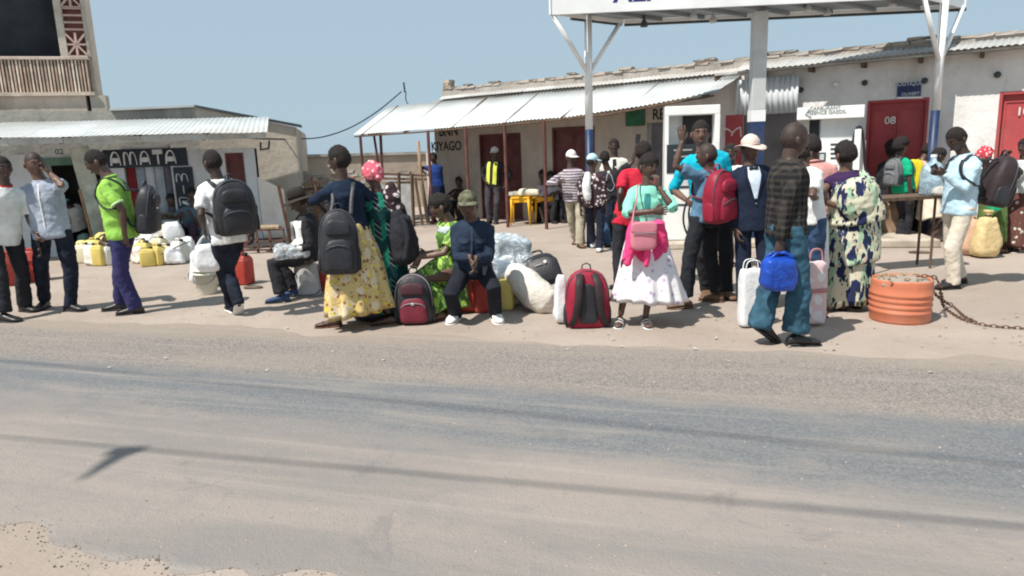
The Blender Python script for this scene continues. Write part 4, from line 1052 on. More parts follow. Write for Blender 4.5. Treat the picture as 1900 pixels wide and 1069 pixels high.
    if visface:
        for sg in (-1, 1):
            e = blob((0, 0, 0), (.022, .016, .010), 1, 1, 10, 8); w = ([T(Vector((sg*.027, .0795, .009))*hs+v*hs) for v in e[0]], e[1])
            p = blob((0, 0, 0), (.011, .012, .012), 1, 1, 8, 6); p2 = ([T(Vector((sg*.027, .0855, .009))*hs+v*hs) for v in p[0]], p[1])
            j = join(w, p2); eo = obj('eye', (j[0], j[1], [0]*len(w[1])+[1]*len(p2[1])), None, f.root, smooth=True)
            eo.data.materials.append(M_eye); eo.data.materials.append(M_pup)
            for pl, mi in zip(eo.data.polygons, [0]*len(w[1])+[1]*len(p2[1])): pl.material_index = mi
            b = tube([T(Vector((sg*x, y, z))*hs) for x, y, z in ((.012, .092, .026), (.028, .089, .030), (.045, .076, .024))], .0032*hs, 5); obj('eyebrow', b, M_hair, f.root)
        l_ = blob((0, 0, 0), (.042, .014, .018), 1, 1, 10, 6); obj('lips', ([T(Vector((0, .089, -.063))*hs+v*hs) for v in l_[0]], l_[1]), M_lip, f.root, smooth=True)
    PEOPLE[key] = f; return f
def tp(f, t, r=0., fw=0.):
    "point in torso space: t along spine, r right, fw forward (metres)"
    return f.hip+f.U*f.tl*t+f.TR*r+f.TF*fw
def hair(f, th=.005, nz=.003, line=.34, back=-.35, style='short', mat=None, seed=0., name='hair'):
    def mk(x, y, z):
        b = back+(line-back)*max(0, min(1, (y+.25)/1.0)); 
        b += .06*noise.noise(Vector((x*4, y*4, 2.)))
        if abs(x) > .7 and y > -.3: b = max(b, .10)
        return z-b
    return obj(name, shell_geo(f.T, f.hs, mk, th, nz, 20., seed=seed), mat or M_hair, f.root, smooth=True)
def bun(f, p=(0, -.08, .09), r=.05): 
    b = blob((0, 0, 0), (r*2, r*2, r*1.8), 1, 1, 14, 10, nz=.006, nf=30); obj('hair_bun', ([f.T(Vector(p)*f.hs+v*f.hs) for v in b[0]], b[1]), M_hair, f.root, smooth=True)
def scarf(f, mat, lump=.02, tail=True):
    mk = lambda x, y, z: z-(.22 if y > .45 else -.35 if y < 0 else -.35+.57*y/.45)
    obj('headscarf', shell_geo(f.T, f.hs, mk, .022, lump, 8., n=40, m=34, ridge=.010), mat, f.root, smooth=True)
    b = blob((0, 0, 0), (.07, .06, .06), .9, .9, 14, 10, nz=.012, nf=40); obj('scarf_knot', ([f.T(Vector((.0, -.115, -.02))*f.hs+v*f.hs) for v in b[0]], b[1]), mat, f.root, smooth=True)
def cap(f, mat, brim=None, up=.0, wide=False, bl=.085):
    mk = lambda x, y, z: z-(.26 if y > 0 else .16)
    c = obj('cap', shell_geo(f.T, f.hs, mk, .014, .002, 12.), mat, f.root, smooth=True)
    g = []
    def P(u, v):
        a = math.pi*(.08+.84*u); r = 1+v*bl/.085*.95; x = math.cos(a)*.078; y = math.sin(a)*.096; 
        k = v*bl*math.sin(a)**.7
        return f.T(Vector((x*(1+.1*v), y+k, .034-.02*v*math.sin(a)+up*v-.012*v*abs(math.cos(a))))*f.hs)
    obj('cap_brim', thick(grid(P, 14, 4), .004, f.hU), brim or mat, c, smooth=True)
def hat(f, mat, r=.15, band=None, droop=.02, tilt=0., crown=.05, dome=False):
    mk = lambda x, y, z: z-.25
    V, F = shell_geo(f.T, f.hs, mk, .014, .003, 12.)
    h = obj('hat', (V, F), mat, f.root, smooth=True)
    def P(u, v):
        a = 2*math.pi*u; k = .078+(r-.078)*v; wob = (.022 if dome else .01)*math.sin(a*2+1)*v
        return f.T(Vector((math.cos(a)*k*.95, math.sin(a)*(k+.012), .030-droop*v*v+wob))*f.hs)
    obj('hat_brim', thick(grid(P, 28, 4), .004, f.hU), mat, h, smooth=True)
    if dome: return
    cr = lathe((0, 0, 0), ((.083, .03), (.084, .06), (.080, .10), (.070, .116+crown*.4), (.03, .120+crown*.5)), 18)
    obj('hat_crown', ([f.T(Vector((v.x*.98, v.y*1.15, v.z))*f.hs) for v in cr[0]], cr[1]), mat, h, smooth=True)
    if band: 
        b = lathe((0, 0, 0), ((.0855, .035), (.0865, .058)), 20, cap=False); obj('hat_band', ([f.T(Vector((v.x*.98, v.y*1.15, v.z))*f.hs) for v in b[0]], b[1]), band, h)
def torso_sec(f, t, margin, straight=0.):
    pr = f.prof
    for (t0, a0, b0), (t1, a1, b1) in zip(pr, pr[1:]):
        if t <= t1: k = (t-t0)/(t1-t0); a = a0+(a1-a0)*k; b = b0+(b1-b0)*k; break
    else: a, b = pr[-1][1:]
    if straight and t < .75: a = a+(max(a, .165)-a)*straight; b = b+(max(b, .118)-b)*straight
    return a*f.s+margin, b*f.s+margin
def top(f, mat, hem=-.05, m=.016, sleeve='short', straight=.7, collar=None, flare=0., name='shirt', wr=.017, neckt=.975, sw=1., cuff=None, parts=True, ms=None):
    ts = [hem+(0.5-hem)*i/5 for i in range(5)]+[.5, .6, .7, .78, .84, .88, .92, .95, neckt]
    rs = []
    for t in ts:
        a, b = torso_sec(f, max(t, -.04), m*f.s if t < .93 else m*.7*f.s, straight); k = 1+flare*max(0, (.4-t))
        rs.append(ell(tp(f, t), f.TR, f.TF, a*k, b*k, 20, .88))
    g = [rings(rs)]; ends = []
    for i in (0, 1):
        sg = (1, -1)[i]; d1 = f.el[i]-f.sh[i]; d2 = f.wr[i]-f.el[i]; s = f.s*sw
        inn = f.sh[i]-f.TR*sg*.085*f.s+f.U*.030*f.s; S0 = f.sh[i]-f.TR*sg*.008*f.s-f.U*.012*f.s
        if sleeve == 'none': continue
        if sleeve == 'cap': P = [inn, S0, f.sh[i]+d1*.28]; R = [.050, .058, .06]
        elif sleeve == 'short': P = [inn, S0, f.sh[i]+d1*.35, f.sh[i]+d1*.74]; R = [.050, .058, .062, .064]
        elif sleeve == 'elbow': P = [inn, S0, f.sh[i]+d1*.5, f.el[i], f.el[i]+d2*.08]; R = [.050, .058, .056, .051, .050]
        elif sleeve == 'three': P = [inn, S0, f.sh[i]+d1*.5, f.el[i], f.el[i]+d2*.55]; R = [.050, .058, .058, .053, .048]
        else: P = [inn, S0, f.sh[i]+d1*.5, f.el[i], f.el[i]+d2*.45, f.el[i]+d2*.97]; R = [.050, .058, .057, .052, .047, .040]
        g.append(tube([P[0]]+P[1:], [r*s for r in R], 14)); ends.append((P[-1], (P[-1]-P[-2]).normalized(), R[-1]*s))
    o = obj(name, solid(g, f.vox, 2, wr, 7.5, seed=hk(f.key) % 97), mat, f.root, smooth=True)
    f.shirt = o; f.bvh = None
    if collar is not None:
        c = tp(f, .975); a = f.neck-f.U*.005
        ring_ = [a+(f.TR*math.cos(k*math.pi/8)*.066+f.TF*(math.sin(k*math.pi/8)*.066))*f.s-f.U*(.030*f.s*(math.sin(k*math.pi/8)*.5+.5))+f.U*.018*f.s for k in range(16)]
        obj('collar', tube(ring_, .013*f.s, 6, closed=True), collar, o, smooth=True)
    if cuff is not None:
        for P, d, r in ends: obj('sleeve_edge', tube([P-d*.012, P+d*.004], r+.003, 14), cuff, o, smooth=True)
    return o
def bvh(o):
    off = root_of(o).location; V = [v.co+off for v in o.data.vertices]
    return BVHTree.FromPolygons(V, [tuple(p.vertices) for p in o.data.polygons])
def patch(o, C_, x, y, n, poly, mat, name, off=.006, cuts=3, parent=None):
    "flat shape (poly in metres on axes x,y round C_) laid onto garment o from direction n"
    tree = bvh(o); bm = bmesh.new(); vs_ = [bm.verts.new((a, b, 0)) for a, b in poly]; bm.faces.new(vs_)
    bmesh.ops.triangulate(bm, faces=bm.faces); bmesh.ops.subdivide_edges(bm, edges=bm.edges, cuts=cuts, use_grid_fill=True)
    V = []; n = n.normalized()
    for v in bm.verts:
        p = C_+x*v.co.x+y*v.co.y; h = tree.ray_cast(p+n*.6, -n, 1.2)
        V.append((h[0]+n*off) if h[0] is not None else p+n*.1)
    bm.verts.index_update(); F = [tuple(v.index for v in fc.verts) for fc in bm.faces]; bm.free()
    return obj(name, thick((V, F), .003, n) if False else (V, F), mat, parent or o, smooth=True)
def trousers(f, mat, waist=.22, hemr=.062, kneer=.072, length=1., m=.014, wr=.018, shorts=False, name='trousers', thigh=.094):
    s = f.s; rs = [ell(tp(f, t), f.TR, f.TF, *torso_sec(f, t, m*s), 18) for t in (-.12, -.05, .03, .1, .16, waist)]
    g = [rings(rs)]
    for i in (0, 1):
        d1 = f.kn[i]-f.hj[i]; d2 = f.an[i]-f.kn[i]
        if shorts: P = [f.hj[i], f.hj[i]+d1*.5, f.kn[i]]; R = [thigh, .085, kneer+.01]
        else: P = [f.hj[i], f.hj[i]+d1*.5, f.kn[i], f.kn[i]+d2*.5, f.kn[i]+d2*(.93*length), f.kn[i]+d2*(1.0*length)]; R = [thigh, thigh*.9, kneer, (kneer+hemr)/2, hemr*1.02, hemr]
        g.append(tube([P[0]+Vector((0, 0, .03))]+P[1:], [r*s for r in R], 14))
    return obj(name, solid(g, f.vox, 2, wr, 8., seed=3+hk(f.key) % 89, wz=1.), mat, f.root, smooth=True)
def skirt(f, mat, z0=None, hem=.15, rx=.30, ry=.24, off=(0, 0), folds=9, amp=.06, t0=.28, hipk=1., wob=.02, name='skirt', seed=0, m=16, n=72, slant=0., mid=1.0):
    "gathered skirt: a ring stack from waist to hem"
    s = f.s; top_ = tp(f, t0); zt_ = top_.z; rs = []
    a0, b0 = torso_sec(f, t0, .018*s); ah, bh = torso_sec(f, .0, .03*s)
    hz_ = (f.hip.z-.02)
    for j in range(m+1):
        v = j/m; z = zt_+(hem-zt_)*v
        c = Vector((top_.x, top_.y, z)); 
        if z > hz_: k = (zt_-z)/max(.01, zt_-hz_); a = a0+(ah*hipk-a0)*math.sin(k*math.pi/2); b = b0+(bh*hipk-b0)*math.sin(k*math.pi/2); w = 0
        else: w = (hz_-z)/(hz_-hem); a = ah*hipk+(rx-ah*hipk)*w**mid; b = bh*hipk+(ry-bh*hipk)*w**mid
        c = Vector((top_.x+(f.hip.x-top_.x)*min(1, v*3), top_.y+(f.hip.y-top_.y)*min(1, v*3), z))+Vector((off[0], off[1], 0))*w
        r_ = []
        for i in range(n):
            th = 2*math.pi*i/n; fo = 1+amp*(.15+w)*(math.sin(folds*th+seed+math.sin(v*3+th*2)*.8)*.6+noise.noise(Vector((math.cos(th)*2, math.sin(th)*2, v*1.2+seed)))*.9)
            zz = z+(slant*math.cos(th)+wob*noise.noise(Vector((math.cos(th)*1.5, math.sin(th)*1.5, seed+9)))*2)*w
            r_.append(Vector((c.x, c.y, zz))+f.TR*math.cos(th)*a*fo+Vector((f.TF.x, f.TF.y, 0)).normalized()*math.sin(th)*b*fo)
        rs.append(r_)
    last = rs[-1]; cc = sum(last, Vector())/n; rs.append([cc+(p-cc)*.97+Vector((0, 0, .01)) for p in last]); rs.append([cc+(p-cc)*.9+Vector((0, 0, .10)) for p in last])
    return obj(name, rings(rs), mat, f.root, smooth=True)
def shoes(f, mat, sole=None, kind='shoe'):
    sole = sole or M_rubber
    for i in (0, 1):
        g0, d, lift, pt = f.ft[i]
        if kind == 'shoe' or kind == 'sneaker':
            o = obj('shoe', foot_rings(g0, d, f.s, lift, pt, 1.02, .95 if kind == 'shoe' else 1.1, .004, .014), mat, f.root, smooth=True)
            obj('sole', foot_rings(g0, d, f.s, lift, pt, 1.06, .32, .008, 0), sole, o, smooth=True)
            if kind == 'sneaker':
                lat = Vector((d.y, -d.x, 0))
                for k in range(3):
                    c = g0+d*(.05+.028*k)*f.s+Vector((0, 0, lift+(.098-.012*k)*f.s+math.sin(pt)*.07)); obj('lace', tube([c-lat*.022, c+Vector((0, 0, .004)), c+lat*.022], .004, 5), sole, o)
        else:
            o = obj('sandal', foot_rings(g0, d, f.s, lift, pt, 1.0, .22, .006, 0), mat, f.root, smooth=True)
            lat = Vector((d.y, -d.x, 0)).normalized()
            for x, w, h in ((.115, .052, .060), (.06, .048, .078)):
                P = [g0+d*x*f.s+lat*(-w if k == 0 else w if k == 4 else math.cos(math.pi*k/4)*-w*1.02)*f.s+Vector((0, 0, lift+.012+math.sin(math.pi*k/4)*h*f.s*.85+math.sin(pt)*max(0, .12-x))) for k in range(5)]
                obj('strap', tube(P, .011 if kind == 'slide' else .007, 6, flat=.5), mat, o, smooth=True)
def belt(f, mat, t=.2): 
    rs = [ell(tp(f, tt), f.TR, f.TF, *torso_sec(f, tt, .022*f.s), 20) for tt in (t-.03, t+.03)]; obj('belt', rings(rs), mat, f.root)
def vneck(f, mat, top_w=.055, bot=.55, name='shirt_front', off=.006, o=None):
    a = tp(f, .95, 0, .0); L = f.tl*(.95-bot)
    return patch(o or f.shirt, a, f.TR, f.U, f.TF, [(-top_w*f.s, .0), (top_w*f.s, .0), (top_w*.6*f.s, -L*.45), (.0, -L), (-top_w*.6*f.s, -L*.45)], mat, name, off, 4)
def placket(f, mat, o=None, w=.014, t1=.93, t0=.1, buttons=None):
    o = o or f.shirt; L = f.tl*(t1-t0); 
    p = patch(o, tp(f, t1), f.TR, f.U, f.TF, [(-w, 0), (w, 0), (w, -L), (-w, -L)], mat, 'placket', .005, 5)
    return p
# ---------------- bags and loads ----------------
def frame_T(c, face, tilt=0., roll=0., scale=1.):
    "local x = bag's right, y = outward face direction, z = up"
    f_ = fwd(face); r_ = rgt(face); u_ = Vector((0, 0, 1)); ct, st_ = math.cos(tilt), math.sin(tilt)
    f2 = f_*ct-u_*st_; u2 = u_*ct+f_*st_; cr_, sr_ = math.cos(roll), math.sin(roll); r3 = r_*cr_+u2*sr_; u3 = u2*cr_-r_*sr_
    c = V3(c); return lambda p: c+(r3*p[0]+f2*p[1]+u3*p[2])*scale
def mapg(T, g): return [T(v) for v in g[0]], g[1]
def pack_body(w, d, h, n=28, top=.55, bulge=.5, seed=0, nz=.008):
    rs = []
    for v, kx, ky in ((0, .80, .70), (.03, .93, .88), (.12, .98, 1.0), (.3, 1.0, 1.04), (.5, .99, 1.02), (.66, .96, .94), (.8, .86, .78), (.9, .70, .60), (.96, .50, .42), (1., .22, .2)):
        r = []
        for i in range(n):
            a = 2*math.pi*i/n; x = spow(math.cos(a), .62)*w/2*kx; y = spow(math.sin(a), .62)*d/2*ky
            q_ = noise.noise(Vector((x*9+seed, y*9, v*4)))*nz; r.append(Vector((x*(1+q_*4), y*(1+q_*5), v*h+(q_ if v > .1 else 0))))
        rs.append(r)
    return rings(rs)
def backpack(label, c, face, w, d, h, mat, trim, pocket=None, tilt=0., roll=0., zips=None, logo=None, group='backpacks', wearer=None, strapmat=None, straps_out=False, name='backpack', mesh=None, handle=True, roundk=None):
    T = frame_T(c, face, tilt, roll); rt = empty(name, c, label, 'backpack', group)
    zips = zips or M_steel; pocket = pocket or mat; sd_ = hk(label) % 31
    b = obj('main_compartment', mapg(T, pack_body(w, d, h, seed=sd_)), mat, rt, smooth=True)
    y = d/2
    if not straps_out:
        pk = pack_body(w*.72, d*.42, h*.5, seed=sd_+2); pk = ([Vector((v.x, v.y+y*.86, v.z+h*.05)) for v in pk[0]], pk[1])
        po = obj('front_pocket', mapg(T, pk), pocket, rt, smooth=True)
        obj('zip', mapg(T, tube([(-w*.33, y*1.10, h*.36), (-w*.2, y*1.24, h*.43), (0, y*1.27, h*.455), (w*.2, y*1.24, h*.43), (w*.33, y*1.10, h*.36)], .006, 5)), zips, po, smooth=True)
        pk2 = pack_body(w*.62, d*.25, h*.24, seed=sd_+5); pk2 = ([Vector((v.x, v.y+y*.93, v.z+h*.60)) for v in pk2[0]], pk2[1])
        obj('upper_pocket', mapg(T, pk2), mat, rt, smooth=True)
    za = [(-w*.475, y*.35, h*.15), (-w*.485, y*.45, h*.5), (-w*.42, y*.5, h*.78), (-w*.24, y*.45, h*.93), (0, y*.38, h*.985), (w*.24, y*.45, h*.93), (w*.42, y*.5, h*.78), (w*.485, y*.45, h*.5), (w*.475, y*.35, h*.15)]
    obj('zip', mapg(T, tube(catmull(za, 3), .006, 5)), zips, rt, smooth=True)
    for sg in (-1, 1):
        sp = pack_body(d*.55, w*.10, h*.36, n=16, seed=sd_+7); sp = ([Vector((sg*w*.49+v.y*sg, v.x, v.z+h*.05)) for v in sp[0]], sp[1]); obj('side_pocket', mapg(T, sp), trim, rt, smooth=True)
    if handle: obj('handle', mapg(T, tube([(-.045, -y*.25, h*.95), (-.035, -y*.25, h+.035), (0, -y*.25, h+.05), (.035, -y*.25, h+.035), (.045, -y*.25, h*.95)], .011, 7, flat=.6)), trim, rt, smooth=True)
    if logo:
        lx, lz, lw, lh, lm = logo; yy = y*(1.28 if lz < .45 else 1.13)
        obj('badge', mapg(T, blob((lx*w, yy, lz*h), (lw, .012, lh), .7, .7, 12, 8)), lm, rt, smooth=True)
    sm = strapmat or trim
    if straps_out:
        for sg in (-1, 1):
            P = [(sg*w*.16, y*.55, h*.93), (sg*w*.20, y*1.25, h*.80), (sg*w*.24, y*1.45, h*.5), (sg*w*.30, y*1.2, h*.22), (sg*w*.40, y*.8, h*.06)]
            obj('shoulder_strap', mapg(T, tube(catmull(P, 5), w*.085, 8, flat=.28, side=(1, 0, 0))), sm, rt, smooth=True)
        obj('back_pad', mapg(T, ([Vector((v.x, v.y+y*.95, v.z+h*.1)) for v in pack_body(w*.42, d*.2, h*.68)[0]], pack_body(w*.42, d*.2, h*.68)[1])), trim, rt, smooth=True)
    if wearer is not None:
        f = wearer
        for sg in (1, -1):
            t1 = T((sg*w*.2*-1, -y*.8, h*.88)); t0 = T((sg*w*.35*-1, -y*.6, h*.12))
            P = [t1, tp(f, .90, sg*.085*f.s, -.11*f.s), tp(f, 1.0, sg*.095*f.s, -.02*f.s), tp(f, .93, sg*.10*f.s, .085*f.s), tp(f, .78, sg*.115*f.s, .135*f.s), tp(f, .6, sg*.145*f.s, .12*f.s), tp(f, .45, sg*.19*f.s, .02*f.s), tp(f, .40, sg*.17*f.s, -.10*f.s), t0]
            pts = catmull(P, 4)
            # push the strap just clear of the garment
            tree = bvh(f.shirt); q2 = []
            for p in pts:
                cc = f.hip+f.U*(p-f.hip).dot(f.U); nrm = (p-cc)
                L = nrm.length; tt = (p-f.hip).dot(f.U)/f.tl
                if L > 1e-4 and p is not pts[0] and p is not pts[-1]:
                    nrm /= L; h_ = tree.ray_cast(cc+nrm*.26, -nrm, .3)
                    if h_[0] is not None and tt < .93: p = h_[0]+nrm*.007
                if tt >= .86:
                    h2 = tree.ray_cast(p+f.U*.25, -f.U, .5)
                    if h2[0] is not None and (h2[0]-p).length < .13: p = h2[0]+f.U*.006
                q2.append(p)
            obj('shoulder_strap', tube(q2, .026*f.s, 8, flat=.3, side=tuple(f.TR)), sm, rt, smooth=True)
    return rt
def jerrycan(c, w, d, h, mat, rz, label, group, capm=None, name='jerrycan', parent=None, cat='jerrycan'):
    T = frame_T(c, 180+rz); rt = empty(name, c, label, cat, group)
    g = hexa([(-w/2, -d/2, 0), (w/2, -d/2, 0), (w/2, d/2, 0), (-w/2, d/2, 0)], [(-w/2, -d/2, h*.80), (w/2, -d/2, h*.80), (w/2, d/2, h*.80), (-w/2, d/2, h*.80)])
    bo = obj('container', mapg(T, g), mat, rt, bevel=min(w, d)*.16, smooth=True)
    g = hexa([(-w/2*.93, -d/2*.93, h*.78), (w/2*.93, -d/2*.93, h*.78), (w/2*.93, d/2*.93, h*.78), (-w/2*.93, d/2*.93, h*.78)], [(-w*.34, -d*.33, h*.88), (w*.34, -d*.33, h*.88), (w*.34, d*.33, h*.88), (-w*.34, d*.33, h*.88)])
    obj('shoulder', mapg(T, g), mat, bo, bevel=.012)
    obj('handle', mapg(T, tube([(-w*.05, 0, h*.86), (-w*.02, 0, h*.97), (w*.25, 0, h*.97), (w*.30, 0, h*.86)], d*.08, 6)), mat, rt, smooth=True)
    obj('screw_cap', mapg(T, lathe((-w*.27, 0, h*.86), ((d*.16, 0), (d*.16, h*.09), (d*.12, h*.11)), 12)), capm or M_rubber, rt, smooth=True)
    return rt
def sack(name, label, cat, c, s, mat, rz=0., nz=.03, seed=1, tilt=None, ties=True, group=None, ex=.65, ez=.6, taper=.15, tiemat=None, crease=.02, nf=5., neck_=True):
    "soft filled bag standing at c (bottom centre)"
    c = V3(c); rt = empty(name, c, label, cat, group)
    obj('bag_body', blob(c+Vector((0, 0, s[2]/2)), s, ex*.8, ez*.85, 40, 30, rz, taper, nz, nf, seed, tilt, True, crease), mat, rt, smooth=True)
    if neck_:
        R = Matrix.Rotation(rz, 3, 'Z')
        if tilt is not None: R = Matrix.Rotation(tilt[0], 3, 'X') @ Matrix.Rotation(tilt[1], 3, 'Y') @ R
        top_ = c+Vector((0, 0, s[2]/2))+R @ Vector((0, 0, s[2]*.46)); ax = R @ Vector((0, 0, 1))
        V, F = lathe(top_, ((s[0]*.20, -s[2]*.05), (s[0]*.09, .02), (s[0]*.07, .04), (s[0]*.13, .08), (s[0]*.15, .11)), 16, ax)
        V = [v+Vector((noise.noise(v*30+Vector((seed, 0, 0))), noise.noise(v*31), 0))*.02 for v in V]
        obj('gathered_neck', (V, F), mat, rt, smooth=True)
        if ties: obj('tie', lathe(top_, ((s[0]*.10, .022), (s[0]*.10, .042)), 10, ax), tiemat or M_rubber, rt)
    return rt
def carrier(name, label, cat, hand, s, mat, drop=.0, seed=1, rz=0., group=None, handlemat=None, hlen=.12, nz=.015, crease=.02, ex=.6, bottom=None, tap=.1):
    "bag hanging by two handles from a hand"
    hand = V3(hand); c = hand-Vector((0, 0, hlen+s[2]/2)); rt = empty(name, (c.x, c.y, c.z-s[2]/2), label, cat, group)
    obj('bag_body', blob(c, s, ex, .55, 30, 22, rz, tap, nz, 7., seed, None, False, crease), mat, rt, smooth=True)
    x = Vector((math.cos(rz), math.sin(rz), 0)); y = Vector((-x.y, x.x, 0))
    for sg in (-1, 1):
        P = [c+x*s[0]*.30+y*sg*s[1]*.2+Vector((0, 0, s[2]*.44)), c+x*s[0]*.12+y*sg*s[1]*.12+Vector((0, 0, s[2]*.5+hlen*.7)), hand+y*sg*.008-Vector((0, 0, .01)), c-x*s[0]*.12+y*sg*s[1]*.12+Vector((0, 0, s[2]*.5+hlen*.7)), c-x*s[0]*.30+y*sg*s[1]*.2+Vector((0, 0, s[2]*.44))]
        obj('handle', tube(catmull(P, 4), .012, 6, flat=.4), handlemat or mat, rt, smooth=True)
    return rt
# ---------------- cloth colours ----------------
W_ = cloth('white_cotton', (.74, .74, .73)); BLK = cloth('black_cotton', (.028, .028, .034)); NVY = cloth('navy_cotton', (.022, .030, .062)); NVY2 = cloth('navy_suiting', (.016, .023, .044))
DNM = cloth('blue_denim', (.045, .085, .16), .35); DKD = cloth('dark_denim', (.019, .023, .038), .4); GRYB = cloth('grey_blue_shirting', (.36, .40, .48)); GRN = cloth('lime_green_pique', (.30, .56, .10))
PURP = cloth('indigo_trouser', (.040, .038, .115)); CYAN = cloth('cyan_jersey', (.01, .42, .58)); TEE = cloth('steel_blue_tee', (.10, .20, .30)); MINT = cloth('mint_jersey', (.26, .66, .52))
PINK = cloth('hot_pink_knit', (.80, .07, .22)); ROSE = M('rose_leatherette', (.62, .22, .27), .5, .08, 6., .1); SALM = cloth('salmon_shirting', (.60, .30, .28)); BEI = cloth('cream_chino', (.66, .59, .49)); KHA = cloth('khaki_cotton', (.42, .38, .29))
TEAL = cloth('teal_blue_trouser', (.040, .100, .145), .3); SKY = cloth('pale_blue_shirting', (.48, .66, .76)); RED = cloth('red_jersey', (.55, .025, .05)); MAR = M('maroon_nylon', (.17, .022, .038), .55, .15, 6., .25, 30., .01); CRIM = M('crimson_nylon', (.28, .018, .042), .5, .15, 6., .25, 30., .01)
BPK = M('black_nylon', (.024, .024, .029), .5, .3, 6., .3, 30., .01, spec=.4); BPB = M('brown_black_nylon', (.035, .022, .025), .6, .25, 6., .3, 30., .01); GRNS = cloth('emerald_jersey', (.01, .36, .19)); OLV = cloth('olive_cotton', (.17, .16, .09)); PURT = cloth('purple_jersey', (.045, .022, .07))
YEL = M('yellow_nylon', (.72, .60, .03), .6, .1, 6., .2); HAIR2 = M_hair; SHOE = M('black_leather', (.02, .018, .018), .4, .2, 8., .1, spec=.5); SHOEB = M('brown_dusty_leather', (.16, .09, .055), .6, .2, 8., .1); SHW = M('white_canvas', (.70, .70, .68), .7, .1, 8., .1)
SANDB = M('brown_sandal', (.14, .06, .04), .6, .2, 8., .1); SOLW = M('white_rubber', (.68, .67, .63), .6, .1, 8., .1); REDC = cloth('red_collar', (.50, .03, .03)); METL = M('bright_metal', (.5, .5, .5), .3, .1, 8., 0, metal=.8)
WHSK = printed('white_lilac_print_cotton', (.78, .75, .77), [((.50, .40, .55), 1., .22), ((.55, .52, .66), 1.9, .16)], 11.)
YPR = printed('yellow_flower_print', (.60, .46, .20), [((.70, .58, .40), .55, .42), ((.32, .15, .06), 1.1, .27), ((.80, .62, .03), .8, .22), ((.22, .13, .06), 2.0, .18)], 15.)
GPR = printed('green_leaf_print', (.10, .20, .05), [((.34, .55, .08), .8, .42), ((.60, .74, .34), 1.1, .26), ((.03, .05, .025), 1.6, .22)], 16., stretch=(1.3, 1.3, .7), wobble=1.)
PPR = printed('navy_cream_bird_print', (.62, .60, .45), [((.36, .52, .36), .7, .40), ((.62, .42, .32), .9, .20), ((.022, .03, .09), .75, .43), ((.02, .03, .045), 1.5, .30)], 10., stretch=(1.5, 1.5, .6), wobble=1.3)
BPR = printed('brown_cream_print', (.12, .055, .045), [((.60, .55, .50), 1., .28), ((.25, .07, .06), 1.7, .2)], 13.)
SHPR = printed('black_white_shawl_print', (.05, .03, .035), [((.68, .58, .58), 1.2, .34)], 14.)
PKPR = printed('pink_headscarf_print', (.62, .12, .17), [((.80, .50, .50), 1.1, .34)], 20.); RDPR = printed('red_white_headscarf_print', (.50, .05, .07), [((.74, .55, .55), 1.1, .32)], 22.)
CHEV = chevron('green_zigzag_wax_print', (.030, .014, .024), (.01, .045, .048), (.01, .20, .13), .055, .06)
PLD = plaid('charcoal_plaid_flannel', (.016, .015, .018), (.058, .050, .044), (.05, .045, .04), .05)
STR = stripes('grey_white_stripe_knit', (.56, .50, .52), (.16, .13, .17), .045)
CAMO = M('camouflage_cap', (.12, .12, .075), .85, .5, 22., .2)
PLAS = film('clear_plastic_film', (.70, .76, .80), .35); WPL = M('white_polythene', (.76, .77, .78), .38, .05, 6., .45, 9., .03, spec=.5); BLUP = M('blue_polythene', (.01, .065, .42), .35, .2, 6., .8, 16., .03, spec=.5)
WSK = M('white_woven_sack', (.68, .63, .56), .7, .08, 5., .6, 14., .03, dirt=.3, dirtcol=(.5, .42, .33)); YSK = M('straw_coloured_sack', (.62, .47, .24), .7, .14, 5., .6, 14., .03, dirt=.3, dirtcol=(.45, .33, .2)); BSK = M('brown_burlap', (.30, .20, .13), .9, .3, 8., .6, 30., .02)
REDP = M('red_plastic', (.38, .042, .030), .5, .15, 3., .2, 14., .01, dirt=.35, dirtcol=(.45, .2, .14)); ORGP = M('orange_drum_plastic', (.58, .185, .10), .6, .12, 3., .2, 14., .01, dirt=.45, dirtcol=(.50, .28, .2)); YJC = M('yellow_plastic', (.64, .50, .14), .5, .12, 4., .15, 14., .01, dirt=.25, dirtcol=(.5, .38, .2)); CJC = M('cream_plastic', (.68, .62, .44), .5, .1, 4., .15, 14., .01, dirt=.3, dirtcol=(.5, .4, .28))
WJC = M('milky_plastic', (.68, .67, .62), .45, .06, 4., .15, 14., .01, dirt=.25, dirtcol=(.5, .42, .32)); STL = M('yellow_table_plastic', (.80, .42, .01), .4, .06, 4., .05, spec=.5)
def fl(*a): return [(x, d, *r) for x, d, *r in a]

# ================= front row, left to right =================
f = person('edge', 'man cut by the left edge in white T-shirt with red collar and black trousers', (28, 588), top=(14, 288), face=140, hface=125, feet=[((10, 598), 100), ((48, 578), 110)], head=(4, 313, 0), neck=(8, 343, 0), skin='dark')
top(f, W_, hem=-.12, collar=REDC); trousers(f, BLK, hemr=.075); shoes(f, SHOE); hair(f)
f = person('phone', 'man in grey-blue short-sleeved shirt holding a phone to his ear', (110, 578), top=(70, 279), face=168, hface=128, feet=[((84, 572), 170), ((132, 577), 105)], head=(63, 305, -.02), neck=(76, 334, 0), hip=(96, 432, 0),
           hands=((66, 432, -.12), (93, 322, -.06)), elb=(None, (1, -.2, -1.2)), hhold=(None, (-.35, .05, 1)), palm=(None, (-1, 0, 0)), skin='warm', girth=1.06, curl=.8, hpitch=-4)
top(f, GRYB, hem=-.10, collar=GRYB, m=.022); placket(f, W_, w=.008); trousers(f, DKD); shoes(f, SHOE); hair(f, .0015, .001, line=.34, mat=M_shave)
belt(f, SHOE, .02)
w = f.wr[1]; ph = f.hc+f.hR*-.088*f.s+f.hF*.02*f.s
